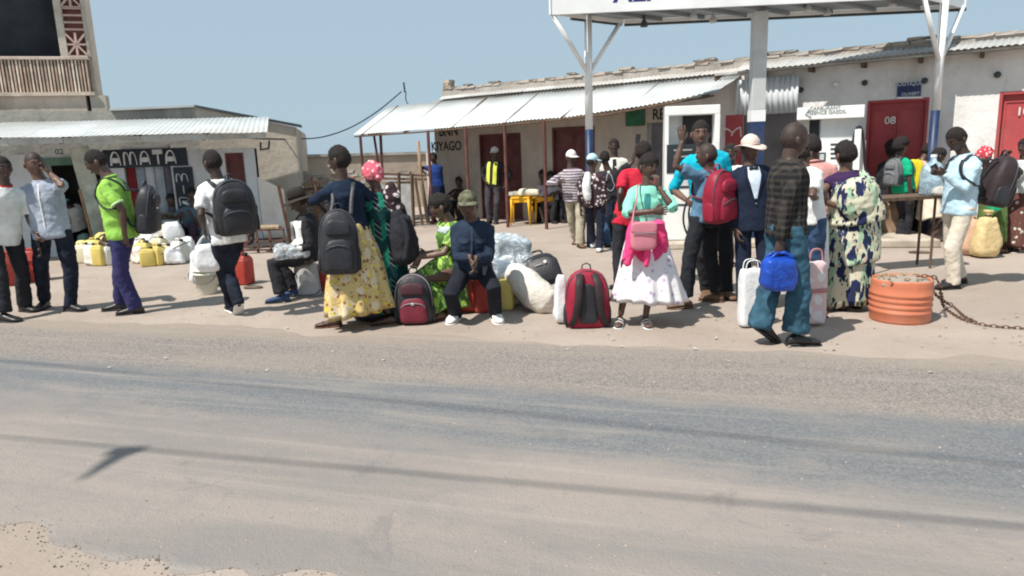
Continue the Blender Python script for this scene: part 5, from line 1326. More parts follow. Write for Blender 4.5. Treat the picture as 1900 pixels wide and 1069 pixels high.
tag(obj('mobile_phone', beam(f.hd[1]+Vector((-.015, -.02, -.05)), f.hd[1]+Vector((-.03, -.02, .09)), .07, .012, up=(1, .3, 0)), BPK, bevel=.003, loc=f.hd[1]), 'black mobile phone at the ear of the man in grey-blue shirt', 'phone')
f = person('lime', 'man in lime green polo looking down with black backpack on his back', (244, 580), top=(178, 274), face=262, hface=250, feet=[((226, 575), 258), ((254, 582), 255)], head=(180, 301, 0), neck=(203, 329, 0), hip=(228, 436, 0),
           hands=((203, 434, .1), (231, 436, -.16)), elb=((1, .2, -.3), (1, -.2, -.3)), hpitch=-24, skin='deep')
top(f, GRN, hem=-.12, collar=GRN, m=.028, cuff=cloth('pale_green_rib', (.55, .75, .40))); trousers(f, PURP, hemr=.07, kneer=.078); shoes(f, SHOE); hair(f)
backpack('black backpack worn by the man in the lime green polo', f.hip+f.U*f.tl*-.04-f.F*.26*f.s+Vector((0, -.03, 0)), 82, .31, .20, .52, BPK, BPK, zips=M_steel, wearer=f, tilt=.12, logo=(.1, .55, .05, .02, W_))
f = person('white_pack', 'man walking off in white T-shirt and dark jeans with large black backpack', (440, 586), top=(404, 279), face=325, hface=300, feet=[((446, 588), 330, .0, .75), ((432, 580), 325)], head=(394, 302, 0), neck=(404, 330, 0), hip=(424, 440, 0),
           hands=((470, 430, .1), (379, 428, -.05)), elb=((1, 0, 0), (.3, -1, 0)), skin='dark', knee=((-1, .6, 0), (-1, .6, 0)), visface=True)
top(f, W_, hem=-.14, m=.02); trousers(f, DKD, hemr=.06, kneer=.068); shoes(f, BLK, SOLW, 'sneaker'); hair(f)
backpack('large black backpack on the man in white T-shirt, hanging to his waist', f.hip+f.U*f.tl*.06-f.F*.25*f.s+Vector((.07, -.06, 0)), 150, .40, .24, .55, BPK, BPK, wearer=f, tilt=.06, logo=(.05, .72, .035, .03, METL), roll=-.05)
hw = f.hd[1]
bg_ = carrier('carrier_bag', 'white plastic carrier bag held low by the man with the large black backpack', 'bag', hw+Vector((0, 0, .0)), (.29, .20, .30), WPL, seed=4, rz=.3, hlen=.08, nz=.016, crease=.02)
# seated man in hat
f = person('hat', 'seated man in dark hat, black jacket and white shirt facing left', (545, 556), H=1.74, face=268, hface=258, feet=[((548, 550), 268), ((526, 561), 262)], hip=(577, 473, .1), neck=(566, 395, .05), head=(553, 373, .02),
           hands=((535, 462, .12), (542, 463, -.10)), elb=((1, .3, -.5), (1, -.4, -.5)), knee=((-1, 0, 1), (-1, 0, 1)), skin='dark', hpitch=-14)
o = top(f, BLK, hem=.0, sleeve='long', m=.022); trousers(f, BLK, hemr=.085, kneer=.08, length=.86); shoes(f, cloth('blue_canvas', (.05, .08, .17)), M_rubber); hat(f, M('brown_black_felt', (.035, .028, .022), .8, .3, 8., .3), r=.15, droop=.03)
patch(f.shirt, tp(f, .80, 0), f.TF, f.U, -f.TR*1.0, [(-.0, .05), (.16, .02), (.17, -.36), (.015, -.36), (.02, -.15)], W_, 'shirt_front', .008, 4)
patch(f.shirt, tp(f, .9, 0, 0), f.TR, f.U, f.TF, [(-.07, 0), (.07, 0), (.06, -.42), (-.06, -.42)], W_, 'shirt_front', .008, 4)
hair(f, .006)
sack('plastic_bag', 'clear crumpled plastic bag on the lap of the man in the hat', 'bag', A(541, 480, f.O.y-.08), (.42, .34, .17), PLAS, .3, .05, 7, neck_=False)
P = G(572, 546); b = empty('stool', P, 'pale grey plastic bucket turned over as a seat under the man in the hat', 'bucket')
obj('bucket_body', lathe(P, ((.17, 0), (.175, .02), (.165, .03), (.135, .36), (.13, .375), (.0, .378)), 26), M('grey_white_plastic', (.42, .41, .41), .5, .1), b, smooth=True)
obj('rim', tube([P+Vector((math.cos(a*.3142)*.176, math.sin(a*.3142)*.176, .012)) for a in range(20)], .012, 6, closed=True), M('grey_white_plastic', (.42, .41, .41), .5, .1), b, smooth=True)
obj('handle', tube(catmull([P+Vector((-.16, -.04, .06)), P+Vector((-.12, -.17, .03)), P+Vector((.12, -.17, .03)), P+Vector((.16, -.04, .06))], 5), .006, 5), M_steel, b)
P = G(603, 546)+Vector((.02, .15, 0)); jerrycan(P, .26, .2, .42, REDP, 10, 'red jerrycan standing between the seated man in the hat and the yellow skirt', 'jerrycans on the forecourt')
# woman in yellow print skirt
f = person('yellow', 'woman in navy top and yellow flower print skirt seen from behind', (664, 604), top=(640, 273), face=318, hface=285, fem=True, feet=[((726, 602), 262), ((622, 606), 262)], head=(629, 297, 0), neck=(634, 332, 0), hip=(655, 434, 0),
           hands=((673, 418, .22), (618, 408, .14)), elb=((1, .3, -.3), (-.6, .5, -.3)), skin='dark', barefoot=True)
top(f, cloth('dark_navy_jersey', (.014, .024, .048)), hem=.02, sleeve='elbow', m=.016, straight=.4)
skirt(f, YPR, hem=.165, rx=.375, ry=.26, off=(.03, 0), folds=13, amp=.15, t0=.24, seed=2, mid=.85); shoes(f, SANDB, kind='sandal'); hair(f, .013, .008, line=.28, back=-.5)
backpack('black backpack slung low on the woman in the yellow print skirt', A(632, 508, f.O.y-.27), 170, .36, .20, .60, BPK, BPK, wearer=None, tilt=-.05, roll=.03, logo=None)
T_ = root_of(f.body)
bp = [o_ for o_ in bpy.data.objects if o_.get('label') == 'black backpack slung low on the woman in the yellow print skirt'][0]
for sg, px in ((0, 607), (1, 655)):
    obj('shoulder_strap', tube(catmull([A(px+6 if sg == 0 else px-4, 400, f.O.y-.24), A(618 if sg == 0 else 652, 372, f.O.y-.17), A(615 if sg == 0 else 655, 345, f.O.y-.08), A(614 if sg == 0 else 654, 338, f.O.y+.02)], 4), .022, 8, flat=.35, side=(1, 0, 0)), BPK, bp, smooth=True)
# woman in pink headscarf
f = person('pinkscarf', 'woman in pink headscarf and green zigzag print dress seen from behind', (722, 592), top=(697, 304), face=335, hface=320, fem=True, feet=[((745, 588), 330), ((715, 594), 330)], head=(692, 326, 0), neck=(700, 356, 0), hip=(718, 450, 0),
           hands=((764, 462, -.02), (668, 440, .1)), elb=((1, 0, -.2), (-1, .2, -.3)), skin='deep', barefoot=True)
top(f, CHEV, hem=.1, sleeve='short', m=.022, straight=.6, sw=1.15); skirt(f, CHEV, hem=.10, rx=.215, ry=.18, folds=6, amp=.06, t0=.45, seed=5, hipk=1.08); scarf(f, PKPR); shoes(f, SANDB, kind='sandal')
obj('shawl', solid([blob(tp(f, .82, .12*f.s, -.10), (.15, .12, .30), .9, .9, 18, 14, nz=.03, nf=9, seed=3), limb([tp(f, .98, .02, -.03), tp(f, .9, .11, -.09), tp(f, .6, .17, -.12), tp(f, .45, .2, -.1)], [.035, .05, .05, .035])], .014, 2, .014), SHPR, f.root, smooth=True)
bagc = A(752, 478, f.O.y-.12); bt = empty('coat', bagc, 'black coat draped from the elbow of the woman in pink headscarf', 'coat')
obj('folded_coat', solid([limb([A(737, 398, f.O.y-.1), A(744, 430, f.O.y-.12), A(750, 472, f.O.y-.12)], [.06, .11, .13]), limb([A(753, 405, f.O.y-.1), A(765, 445, f.O.y-.12), A(768, 470, f.O.y-.1)], [.04, .06, .05])], .016, 2, .02, 8), BLK, bt, smooth=True)
obj('sleeve', tube(catmull([A(745, 400, f.O.y-.18), A(757, 440, f.O.y-.25), A(752, 483, f.O.y-.23)], 4), [.03]*8+[.045], 10), BLK, bt, smooth=True)
# seated woman in green print
f = person('greenseat', 'seated woman in green leaf print dress reaching down to the maroon backpack', (822, 588), H=1.62, face=238, hface=262, fem=True, feet=[((806, 588), 240), ((818, 594), 235)], hip=(842, 496, .18), neck=(832, 408, .1), head=(817, 384, .08),
           hands=((790, 470, .1), (779, 478, -.12)), elb=((1, .3, -1), (.8, -.6, -.7)), knee=((-1, 0, 1), (-1, 0, 1)), skin='warm', barefoot=True, hpitch=-14, hhold=(None, (-.5, -.1, -.8)))
def lap_dress(f, mat, r0=.17, r1=.27, seed=1, name='skirt'):
    k = (f.kn[0]+f.kn[1])/2; a = (f.an[0]+f.an[1])/2; bot = Vector((a.x, a.y, .05))
    g = [limb([f.hip+Vector((0, 0, .05)), f.hip.lerp(k, .5)+Vector((0, 0, .02)), k+Vector((0, 0, -.02))], [r0, r0*.98, r0*.85], 20),
         tube([k+Vector((0, 0, .08)), k+Vector((0, 0, -.03)), k.lerp(bot, .5), bot], [r0*.45, r0*1.0, r0*1.25, r1], 24),
         tube([f.hip+Vector((0, 0, .0)), Vector((f.hip.x, f.hip.y, .08))], [r0*1.0, r0*1.25], 20)]
    V, F = solid(g, .016, 2, 0)
    c = (bot+f.hip)/2
    V = [v+Vector((v.x-c.x, v.y-c.y, 0)).normalized()*(math.sin(math.atan2(v.y-c.y, v.x-c.x)*9+v.z*2+seed)*.018*(1.1-min(1, v.z*1.6))+noise.noise(v*6)*.018) for v in V]
    return obj(name, (V, F), mat, f.root, smooth=True)
top(f, GPR, hem=.05, sleeve='short', m=.024, straight=.5, sw=1.15); lap_dress(f, GPR, .135, .175); hair(f, .020, .012, line=.25, back=-.5); shoes(f, SANDB, kind='sandal')
obj('yoke', solid([rings([ell(tp(f, t), f.TR, f.TF, *torso_sec(f, t, .032*f.s), 18) for t in (.78, .85, .92)])], .013, 2, .005), cloth('pale_grey_yoke', (.50, .55, .58)), f.root, smooth=True)
# seated man in navy jacket
f = person('navyseat', 'seated man in navy jacket, camouflage cap and white shoes facing the road', (882, 598), H=1.76, face=180, hface=176, feet=[((847, 594), 196), ((920, 594), 168)], hip=(878, 503, .18), neck=(876, 408, .12), head=(868, 381, .03),
           hands=((872, 478, -.20), (884, 480, -.22)), elb=((-.35, .5, -1), (.35, .5, -1)), knee=((-.05, -1, .9), (.05, -1, .9)), skin='deep', hhold=((.2, -.3, -1), (-.2, -.3, -1)), palm=((1, 0, -.1), (-1, 0, -.1)), hpitch=0, curl=.5, girth=.93)
o = top(f, cloth('dark_navy_twill', (.022, .034, .060), .2), hem=-.05, sleeve='long', m=.026, collar=cloth('dark_navy_twill', (.022, .034, .060), .2), wr=.014); trousers(f, cloth('black_denim', (.016, .018, .026)), hemr=.062, wr=.014); shoes(f, SHW, SOLW, 'sneaker'); cap(f, CAMO); hair(f, .004, line=.2)
placket(f, cloth('pocket_navy', (.040, .055, .090)), w=.010); 
for sg in (-1, 1): patch(f.shirt, tp(f, .70, sg*.085), f.TR, f.U, f.TF, [(-.05, .0), (.05, .0), (.05, -.035), (0, -.05), (-.05, -.035)], cloth('pocket_navy', (.040, .055, .090)), 'chest_pocket', .006, 3)
P = G(862, 588); P.y += .28; jerrycan(P, .26, .24, .40, REDP, 4, 'red jerrycan under the seated man, at his right thigh', 'jerrycans on the forecourt')
P = G(895, 588); P.y += .26; P.x += .02; jerrycan(P, .24, .24, .41, REDP, -6, 'red jerrycan under the seated man, at his left thigh', 'jerrycans on the forecourt')

# ================= the middle group =================
f = person('mint', 'woman in mint top and white skirt with hand to her mouth', (1175, 604), top=(1205, 287), face=190, hface=160, fem=True, feet=[((1150, 602), 195), ((1197, 603), 178)], head=(1204, 310, 0), neck=(1202, 342, .01), hip=(1198, 440, .02),
           hands=((1212, 392, -.22), (1222, 348, -.15)), elb=((-1, .0, -.4), (.6, -.6, -1)), hhold=((1, -.1, 0), (-.15, .1, 1)), palm=((0, 1, 0), (-.6, .8, 0)), thumb=((0, 0, 1), (-1, 0, 0)), skin='deep', barefoot=True, hpitch=-6, curl=(.5, .9))
top(f, MINT, hem=.08, sleeve='elbow', m=.014, straight=.2, sw=1.05); skirt(f, WHSK, hem=.235, rx=.32, ry=.26, off=(.035, 0), folds=12, amp=.15, t0=.26, seed=1, mid=.8)
shoes(f, SHW, kind='slide'); hair(f, .014, .010, line=.24, back=-.5); bun(f, (0, -.09, .07), .035)
patch(f.shirt, tp(f, .74, .0), f.TR, f.U, f.TF, [(-.02, .05), (.02, .05), (.03, 0), (.02, -.1), (-.02, -.1), (-.03, 0)], cloth('dark_teal_print', (.05, .25, .24)), 'printed_motif', .005, 3)
sw = [limb([tp(f, .16, x, y), tp(f, .16, x2, y2)], [.05, .05]) for x, y, x2, y2 in ((-.16, .06, 0, .16), (0, .16, .16, .06), (.16, .06, .16, -.06), (-.16, .06, -.16, -.06), (.16, -.06, 0, -.14), (-.16, -.06, 0, -.14))]
sw += [limb([A(1180, 418, f.O.y-.16), A(1172, 450, f.O.y-.19), A(1164, 490, f.O.y-.20)], [.045, .045, .03]), limb([A(1208, 420, f.O.y-.19), A(1203, 455, f.O.y-.23), A(1199, 492, f.O.y-.24)], [.04, .035, .028]), limb([A(1222, 420, f.O.y-.10), A(1228, 448, f.O.y-.10), A(1232, 468, f.O.y-.08)], [.06, .055, .03])]
obj('sweater_knot', solid(sw[6:9]+[blob(tp(f, .2, -.0, .17), (.10, .07, .08), 1, 1, 12, 8)], .013, 2, .016, 8), PINK, f.root, smooth=True)
skirt(f, PINK, hem=A(1190, 474, f.O.y).z, rx=.225, ry=.185, off=(-.015, 0), folds=7, amp=.10, t0=.34, seed=4, slant=-.05, wob=.07, name='tied_sweater', hipk=1.03)
c = A(1194, 438, f.O.y-.27); hb_ = empty('handbag', c, 'small rose pink handbag hanging in front of the woman in mint', 'handbag')
obj('bag_body', blob(c, (.23, .07, .25), .45, .45, 26, 18, .05, .05), ROSE, hb_, smooth=True)
obj('flap', blob(c+Vector((0, -.028, .075)), (.225, .03, .095), .4, .4, 22, 12), ROSE, hb_, smooth=True)
obj('zip', tube([c+Vector((-.1, -.045, .03)), c+Vector((.1, -.045, .03))], .004, 5), METL, hb_)
obj('strap', tube(catmull([c+Vector((-.10, 0, .10)), A(1176, 395, f.O.y-.2), A(1182, 365, f.O.y-.16), A(1183, 345, f.O.y-.08), tp(f, .99, .05, -.02)], 5), .007, 6), ROSE, hb_, smooth=True)
f = person('redshirt', 'man in red vest and black trousers facing away behind the woman in mint', (1158, 536), top=(1192, 262), face=345, hface=20, feet=[((1168, 532), 350), ((1149, 540), 340)], head=(1194, 284, 0), neck=(1186, 312, 0), hip=(1166, 408, 0),
           hands=((1206, 398, .1), (1150, 395, -.08)), skin='dark', visface=False, vox=.015)
top(f, RED, hem=-.18, sleeve='short', m=.022); trousers(f, BLK, hemr=.06); shoes(f, SHOE); hair(f, .012, .008)
f = person('darktee', 'man in black T-shirt and jeans raising his arm, drawn oval on his back', (1136, 457), top=(1124, 272), face=5, hface=20, feet=[((1150, 455), 5), ((1128, 458), 350)], head=(1122, 294, 0), neck=(1128, 315, 0), hip=(1134, 378, 0),
           hands=((1180, 273, -.05), (1104, 372, -.1)), elb=((.6, 0, -.8), (-1, 0, -.2)), hhold=((.2, 0, 1), None), skin='dark', visface=False, vox=.017, girth=1.1, spread=.1)
top(f, BLK, hem=-.1, m=.03); trousers(f, DNM, hemr=.07); shoes(f, SHOE); hair(f, .008)
ov = [tp(f, .56, .07*math.sin(a*math.pi/10)*(1.15 if math.cos(a*math.pi/10) < 0 else .8)*f.s, 0)+f.U*.14*math.cos(a*math.pi/10) for a in range(20)]; tr_ = bvh(f.shirt)
ov2 = []
for p in ov:
    h = tr_.ray_cast(p-f.TF*.6, f.TF, 1.); ov2.append((h[0] if h[0] is not None else p)-f.TF*.008)
obj('printed_oval', tube(ov2, .006, 5, closed=True), cloth('grey_print_line', (.40, .42, .45)), f.root); obj('printed_dot', blob(ov2[0]+Vector((0, 0, .02)), (.05, .02, .05), 1, 1, 10, 8), W_, f.root)
tag(obj('mobile_phone', beam(f.hd[0]+Vector((0, -.03, -.02)), f.hd[0]+Vector((.02, -.03, .12)), .075, .012, up=(0, 1, 0)), BPK, bevel=.003, loc=f.hd[0]), 'dark phone held up high by the man in black T-shirt', 'phone')
f = person('bluecap', 'person in pale blue cap with white and dark shawl and navy jeans', (1106, 466), top=(1100, 281), face=20, hface=60, feet=[((1112, 468), 20), ((1100, 460), 10)], head=(1099, 300, 0), neck=(1098, 320, 0), hip=(1103, 384, 0), skin='dark', vox=.017, visface=False)
top(f, SHPR, hem=-.15, sleeve='three', m=.022); trousers(f, DKD, hemr=.065); shoes(f, SHW, SHOE); cap(f, SKY); hair(f, .006)
obj('shawl', solid([limb([tp(f, .95, -.05, -.08), tp(f, .6, -.07, -.16), tp(f, .2, -.06, -.17)], [.05, .07, .06])], .018, 2, .015), W_, f.root, smooth=True)
f = person('bwshirt', 'man in black and white shirt looking out behind the blue post', (1147, 446), top=(1140, 253), face=190, head=(1139, 272, 0), neck=(1140, 292, 0), skin='dark', vox=.019, hip=(1143, 362, 0))
top(f, cloth('off_white_cotton', (.70, .68, .62)), hem=-.1, sleeve='short', m=.02); trousers(f, BLK); shoes(f, SHOE); hair(f, .008)
patch(f.shirt, tp(f, .95), f.TR, f.U, f.TF, [(-.03, 0), (.03, 0), (.05, -.4), (-.05, -.4)], BLK, 'dark_panel', .008, 3)
f = person('stripe', 'man in white cap and grey striped knit top with pale trousers', (1078, 457), top=(1060, 275), face=205, hface=150, feet=[((1070, 452), 200), ((1076, 459), 165)], head=(1060, 293, 0), neck=(1058, 312, 0), hip=(1066, 380, 0),
           hands=((1036, 338, -.15), (1080, 350, -.22)), elb=((-1, .1, -.6), (1, 0, -.8)), hhold=(None, (-.6, -.4, .5)), skin='dark', vox=.016)
top(f, STR, hem=-.12, sleeve='long', m=.03, straight=.9); trousers(f, KHA, hemr=.085, kneer=.085); shoes(f, SHOEB); cap(f, cloth('pale_pink_cap', (.78, .70, .68))); hair(f, .004)
sack('shoulder_bag', 'dark satchel at the hip of the man in the striped top', 'bag', A(1083, 375, f.O.y-.15), (.20, .12, .34), BPB, .2, .015, 3, neck_=False)
# waving youth
f = person('wave', 'youth in steel blue T-shirt waving one arm with crimson backpack', (1294, 568), top=(1325, 263), face=325, hface=290, feet=[((1330, 560), 300), ((1272, 572), 268)], head=(1312, 289, 0), neck=(1319, 314, 0), hip=(1308, 408, 0),
           hands=((1322, 385, .24), (1266, 262, -.12)), elb=(None, (-.9, -.2, -.55)), hhold=(None, (-.1, 0, 1)), palm=(None, (0, .9, -.1)), thumb=(None, (1, 0, 0)), curl=(.6, .12), spread=.10, skin='deep', hpitch=4)
top(f, TEE, hem=-.04, m=.016, sleeve='short'); trousers(f, cloth('charcoal_trouser', (.022, .024, .03)), hemr=.07, kneer=.078); shoes(f, SHOEB, SHOEB); hair(f, .0015, .001, line=.3, mat=M_shave)
backpack('crimson backpack on the waving youth in steel blue T-shirt', A(1334, 411, f.O.y-.23), 142, .34, .23, .50, CRIM, CRIM, wearer=f, tilt=.05, logo=(-.1, .45, .03, .015, METL), strapmat=MAR, roll=-.08)
f = person('cyan', 'tall man in cyan T-shirt standing behind the waving youth', (1335, 550), top=(1300, 224), face=188, hface=192, feet=[((1312, 548), 200), ((1346, 552), 172)], head=(1300, 249, 0), neck=(1305, 278, 0), hip=(1320, 396, 0), hands=((1274, 372, -.15), (1356, 400, 0)), skin='warm', girth=1.08)
top(f, CYAN, hem=-.12, m=.024, sleeve='elbow', neckt=.95); trousers(f, BLK, hemr=.07); shoes(f, SHOEB); hair(f, .006)
f = person('whitebehind', 'man in white shirt and cream trousers behind the suited man', (1368, 494), top=(1354, 262), face=200, feet=[((1354, 488), 200), ((1372, 496), 150)], head=(1355, 284, 0), neck=(1358, 306, 0), hip=(1364, 388, 0), skin='dark', vox=.016)
top(f, W_, hem=-.1, m=.02); trousers(f, BEI, hemr=.075); shoes(f, SHOE); hair(f)
f = person('suit', 'man in navy suit, bow tie and pale brimmed hat', (1396, 574), top=(1396, 254), face=184, hface=168, feet=[((1380, 572), 190), ((1414, 574), 172)], head=(1392, 276, 0), neck=(1393, 304, 0), hip=(1396, 410, 0), hands=((1366, 425, -.05), (1424, 425, 0)), skin='deep', girth=1.04)
o = top(f, NVY2, hem=-.16, sleeve='long', m=.026, straight=.9, wr=.007); trousers(f, NVY2, hemr=.075, kneer=.08, wr=.006); shoes(f, SHOE); hat(f, cloth('cream_straw', (.66, .54, .48)), r=.14, droop=.018, dome=True); hair(f, .004)
patch(o, tp(f, .955), f.TR, f.U, f.TF, [(-.055, .0), (.055, .0), (.062, -.08), (.012, -.30), (-.012, -.30), (-.062, -.08)], cloth('pale_blue_white_shirt', (.58, .66, .78)), 'shirt_front', .006, 4)
for sg in (-1, 1): patch(o, tp(f, .955), f.TR, f.U, f.TF, [(sg*.055, 0), (sg*.085, -.02), (sg*.09, -.12), (sg*.02, -.31), (sg*.012, -.30), (sg*.062, -.09)][::1 if sg > 0 else -1], cloth('lapel_navy', (.010, .014, .034)), 'lapel', .011, 3)
bt_ = tp(f, .93, 0, .105*f.s)
obj('bow_tie', join(blob(bt_+f.TR*.022, (.045, .02, .035), .7, .7, 10, 8, taper=0), blob(bt_-f.TR*.022, (.045, .02, .035), .7, .7, 10, 8), blob(bt_, (.015, .024, .02), 1, 1, 8, 6)), BPK, f.root, smooth=True)
for z in (.42, .33): obj('button', blob(tp(f, z, 0, .155*f.s), (.016, .01, .016), 1, 1, 8, 6), METL, f.root)
c = G(1392, 606); sk = empty('tote_bag', c, 'tall white plastic bag standing at the feet of the suited man', 'bag')
obj('bag_body', blob(c+Vector((0, 0, .27)), (.24, .15, .54), .4, .3, 30, 24, .12, .12, .010, 7., 4, None, True, .022), WPL, sk, smooth=True)
for sg in (-1, 1): obj('handle', tube(catmull([c+Vector((-.07, sg*.04, .50)), c+Vector((-.05, sg*.04, .60)), c+Vector((.05, sg*.04, .60)), c+Vector((.07, sg*.04, .50))], 4), .008, 6, flat=.5), WPL, sk)
# walking man in plaid
f = person('plaid', 'man striding right in dark plaid shirt and wide teal trousers', (1452, 640), top=(1465, 231), face=82, hface=88, feet=[((1476, 641), 92), ((1408, 640), 72, .02, .62)], head=(1474, 259, 0), neck=(1464, 292, 0), hip=(1458, 422, 0),
           hands=((1443, 462, -.16), (1476, 430, .2)), elb=((-1, -.2, .0), (-1, 0, 0)), hhold=((0, 0, -1), None), palm=((0, 1, 0), None), thumb=((1, 0, 0), None), skin='dark', girth=.94, curl=.9)
top(f, PLD, hem=-.12, sleeve='long', m=.020, straight=.8, wr=.012); trousers(f, TEAL, hemr=.098, kneer=.082, thigh=.095, m=.014, wr=.03, length=1.02); shoes(f, SHOE); hair(f, .0015, .001, line=.38, mat=M_shave)
carrier('carrier_bag', 'bright blue plastic bag in the hand of the man in plaid', 'bag', f.hd[0], (.30, .20, .28), BLUP, seed=8, rz=.1, hlen=.03, nz=.02, crease=.02)
f = person('greytee', 'man with folded arms in grey and white T-shirt behind the man in plaid', (1500, 588), top=(1494, 262), face=70, hface=50, feet=[((1500, 584), 70), ((1508, 592), 60)], head=(1490, 285, .02), neck=(1490, 308, 0), hip=(1500, 408, 0),
           hands=((1516, 368, -.12), (1505, 372, .1)), elb=((-.4, -.6, -.6), None), hhold=((1, .2, .2), None), skin='deep', visface=False)
top(f, W_, hem=-.05, m=.018, sleeve='short'); trousers(f, DNM, hemr=.065); shoes(f, SHOEB); hair(f, .008)
obj('yoke', solid([rings([ell(tp(f, t), f.TR, f.TF, *torso_sec(f, t, .03*f.s), 18) for t in (.76, .85, .93)])], .014, 2, .005), cloth('grey_marl', (.12, .14, .16)), f.root, smooth=True)
f = person('salmon', 'man in salmon shirt with hanging arm between the plaid shirt and print dress', (1515, 562), top=(1508, 252), face=20, hface=10, feet=[((1524, 560), 20), ((1506, 562), 10)], head=(1506, 274, .0), neck=(1510, 300, 0), hip=(1514, 400, 0), hands=((1531, 420, -.04), None), skin='deep', visface=False)
top(f, SALM, hem=-.1, m=.024, sleeve='short', collar=SALM); trousers(f, DKD, hemr=.065); shoes(f, SHOE); hair(f, .010)
c = G(1508, 604); sk = empty('tote_bag', c, 'tall pink and white checked bag behind the plaid man\'s legs', 'bag')
obj('bag_body', blob(c+Vector((0, 0, .30)), (.20, .14, .58), .4, .3, 30, 24, .12, .08, .010, 7., 4, None, True, .022), printed('pink_white_bag_film', (.68, .50, .50), [((.72, .68, .68), .9, .38)], 9.), sk, smooth=True)
obj('band', blob(c+Vector((0, -.004, .33)), (.205, .146, .04), .4, .3, 26, 8, .1), cloth('rose_band', (.45, .20, .20)), sk, smooth=True)
obj('handle', tube(catmull([c+Vector((-.06, 0, .56)), c+Vector((-.04, 0, .68)), c+Vector((.04, 0, .68)), c+Vector((.06, 0, .56))], 4), .008, 6), cloth('rose_band', (.45, .20, .20)), sk)
c = A(1524, 480, G(1520, 580).y); c.z = .1
sack('carrier_bag', 'long white plastic bag hanging beside the print dress', 'bag', c+Vector((0, 0, .25)), (.13, .12, .55), WPL, 0, .02, 9, neck_=True, taper=.2, ties=False)
# woman in bird print wrap
f = person('print', 'woman from behind in navy and cream printed dress with cloth tied on her back', (1576, 572), top=(1567, 263), face=15, hface=350, fem=True, feet=[((1590, 570), 15), ((1560, 574), 5)], head=(1568, 288, 0), neck=(1569, 315, 0), hip=(1576, 412, 0),
           hands=((1604, 400, .15), (1562, 386, -.12)), elb=((1, .2, -.3), (-1.2, -.3, -.2)), skin='warm', barefoot=True, girth=1.06, visface=False)
top(f, PURT, hem=.1, sleeve='cap', m=.016); hair(f, .022, .012, line=.28, back=-.5); shoes(f, SHOE, kind='sandal')
skirt(f, PPR, hem=.05, rx=.26, ry=.21, off=(.01, 0), folds=6, amp=.07, t0=.40, seed=3, hipk=1.12)
obj('back_wrap', solid([rings([ell(tp(f, t, rr, -.05), f.TR, f.TF, *[v*k for v in torso_sec(f, t, .05)], 18) for t, rr, k in ((.0, .05, 1.25), (.2, .06, 1.3), (.45, .05, 1.3), (.65, .05, 1.15), (.8, .06, .95))]), blob(tp(f, .45, .05, -.15), (.36, .25, .42), .9, .9, 18, 12), limb([tp(f, .6, .12, -.06), tp(f, .86, .14, -.01)], [.09, .055]), limb([tp(f, .2, -.12, -.1), tp(f, .3, .2, -.1)], [.06, .06])], .014, 2, .02, 7), PPR, f.root, smooth=True)
obj('overskirt', solid([rings([ell(Vector((f.hip.x+.02, f.hip.y, z)), f.TR, Vector((f.TF.x, f.TF.y, 0)), a, b, 22) for z, a, b in ((.46, .275, .225), (.6, .265, .215), (.8, .255, .205), (.95, .22, .18))])], .014, 2, .016, 6), PPR, f.root, smooth=True)
# man in cream trousers with big pack
f = person('cream', 'man in pale blue shirt and cream trousers looking at his phone', (1776, 533), top=(1770, 232), face=262, hface=255, feet=[((1780, 526), 268), ((1768, 536), 266)], head=(1775, 259, 0), neck=(1790, 286, 0), hip=(1778, 392, 0),
           hands=((1751, 318, .08), (1752, 322, -.12)), elb=((.8, .2, -1), (.8, -.3, -1)), hhold=((-1, 0, .1), (-1, 0, .1)), palm=((0, -.7, .7), (0, .7, .7)), hpitch=-26, skin='dark', knee=((-1, 0, 0), (-1, 0, 0)), curl=.9)
top(f, SKY, hem=-.12, sleeve='long', m=.02, collar=SKY); trousers(f, BEI, hemr=.068, kneer=.080, wr=.012); shoes(f, SHOE, kind='shoe'); hair(f, .008)
backpack('big dark brown backpack on the man in cream trousers', f.hip+f.U*f.tl*.02-f.F*.30+Vector((.03, -.03, 0)), 96, .36, .27, .54, BPB, BPK, wearer=f, tilt=.25, logo=(0, .5, .04, .03, cloth('faint_red_badge', (.14, .03, .04))))
tag(obj('mobile_phone', beam(A(1737, 316, f.O.y-.04), A(1731, 306, f.O.y-.04), .07, .012, up=(0, 1, 0)), BPK, bevel=.003, loc=A(1737, 316, f.O.y-.04)), 'phone in the hands of the man in cream trousers', 'phone')

# ================= right-hand background =================
f = person('emerald', 'person in emerald green shirt with grey backpack in front of the red door', (1674, 449), top=(1670, 253), face=75, feet=[((1682, 449), 70), ((1666, 448), 80)], head=(1672, 272, 0), neck=(1668, 292, 0), hip=(1676, 366, 0), skin='dark', vox=.018, visface=False)
top(f, GRNS, hem=-.05, m=.03, sleeve='short'); trousers(f, BLK, hemr=.055, kneer=.06); shoes(f, SHW, kind='sneaker'); hair(f, .035, .02, line=.2, back=-.55)
backpack('grey backpack on the person in the emerald green shirt', f.hip+f.U*f.tl*.15-f.F*.20, 255, .30, .16, .42, M('grey_nylon', (.16, .17, .18), .6), BPK, wearer=f)
f = person('darkcoat', 'dark-clothed person with loose black hair before the red door', (1646, 436), top=(1652, 254), face=10, head=(1655, 277, 0), neck=(1652, 298, 0), skin='dark', vox=.02, visface=False, fem=True)
top(f, BLK, hem=-.1, sleeve='long', m=.03); skirt(f, BLK, hem=.35, rx=.22, ry=.18, t0=.2); hair(f, .045, .02, line=.1, back=-.8); shoes(f, SHOE)
f = person('peach', 'woman in peach blouse with a yellow bag on her shoulder', (1702, 442), top=(1720, 262), face=95, feet=[((1704, 444), 95), ((1694, 440), 95)], head=(1722, 280, 0), neck=(1711, 297, 0), hip=(1700, 366, 0), skin='deep', vox=.018, fem=True, hands=((1722, 345, -.1), (1728, 340, .1)), hpitch=-20)
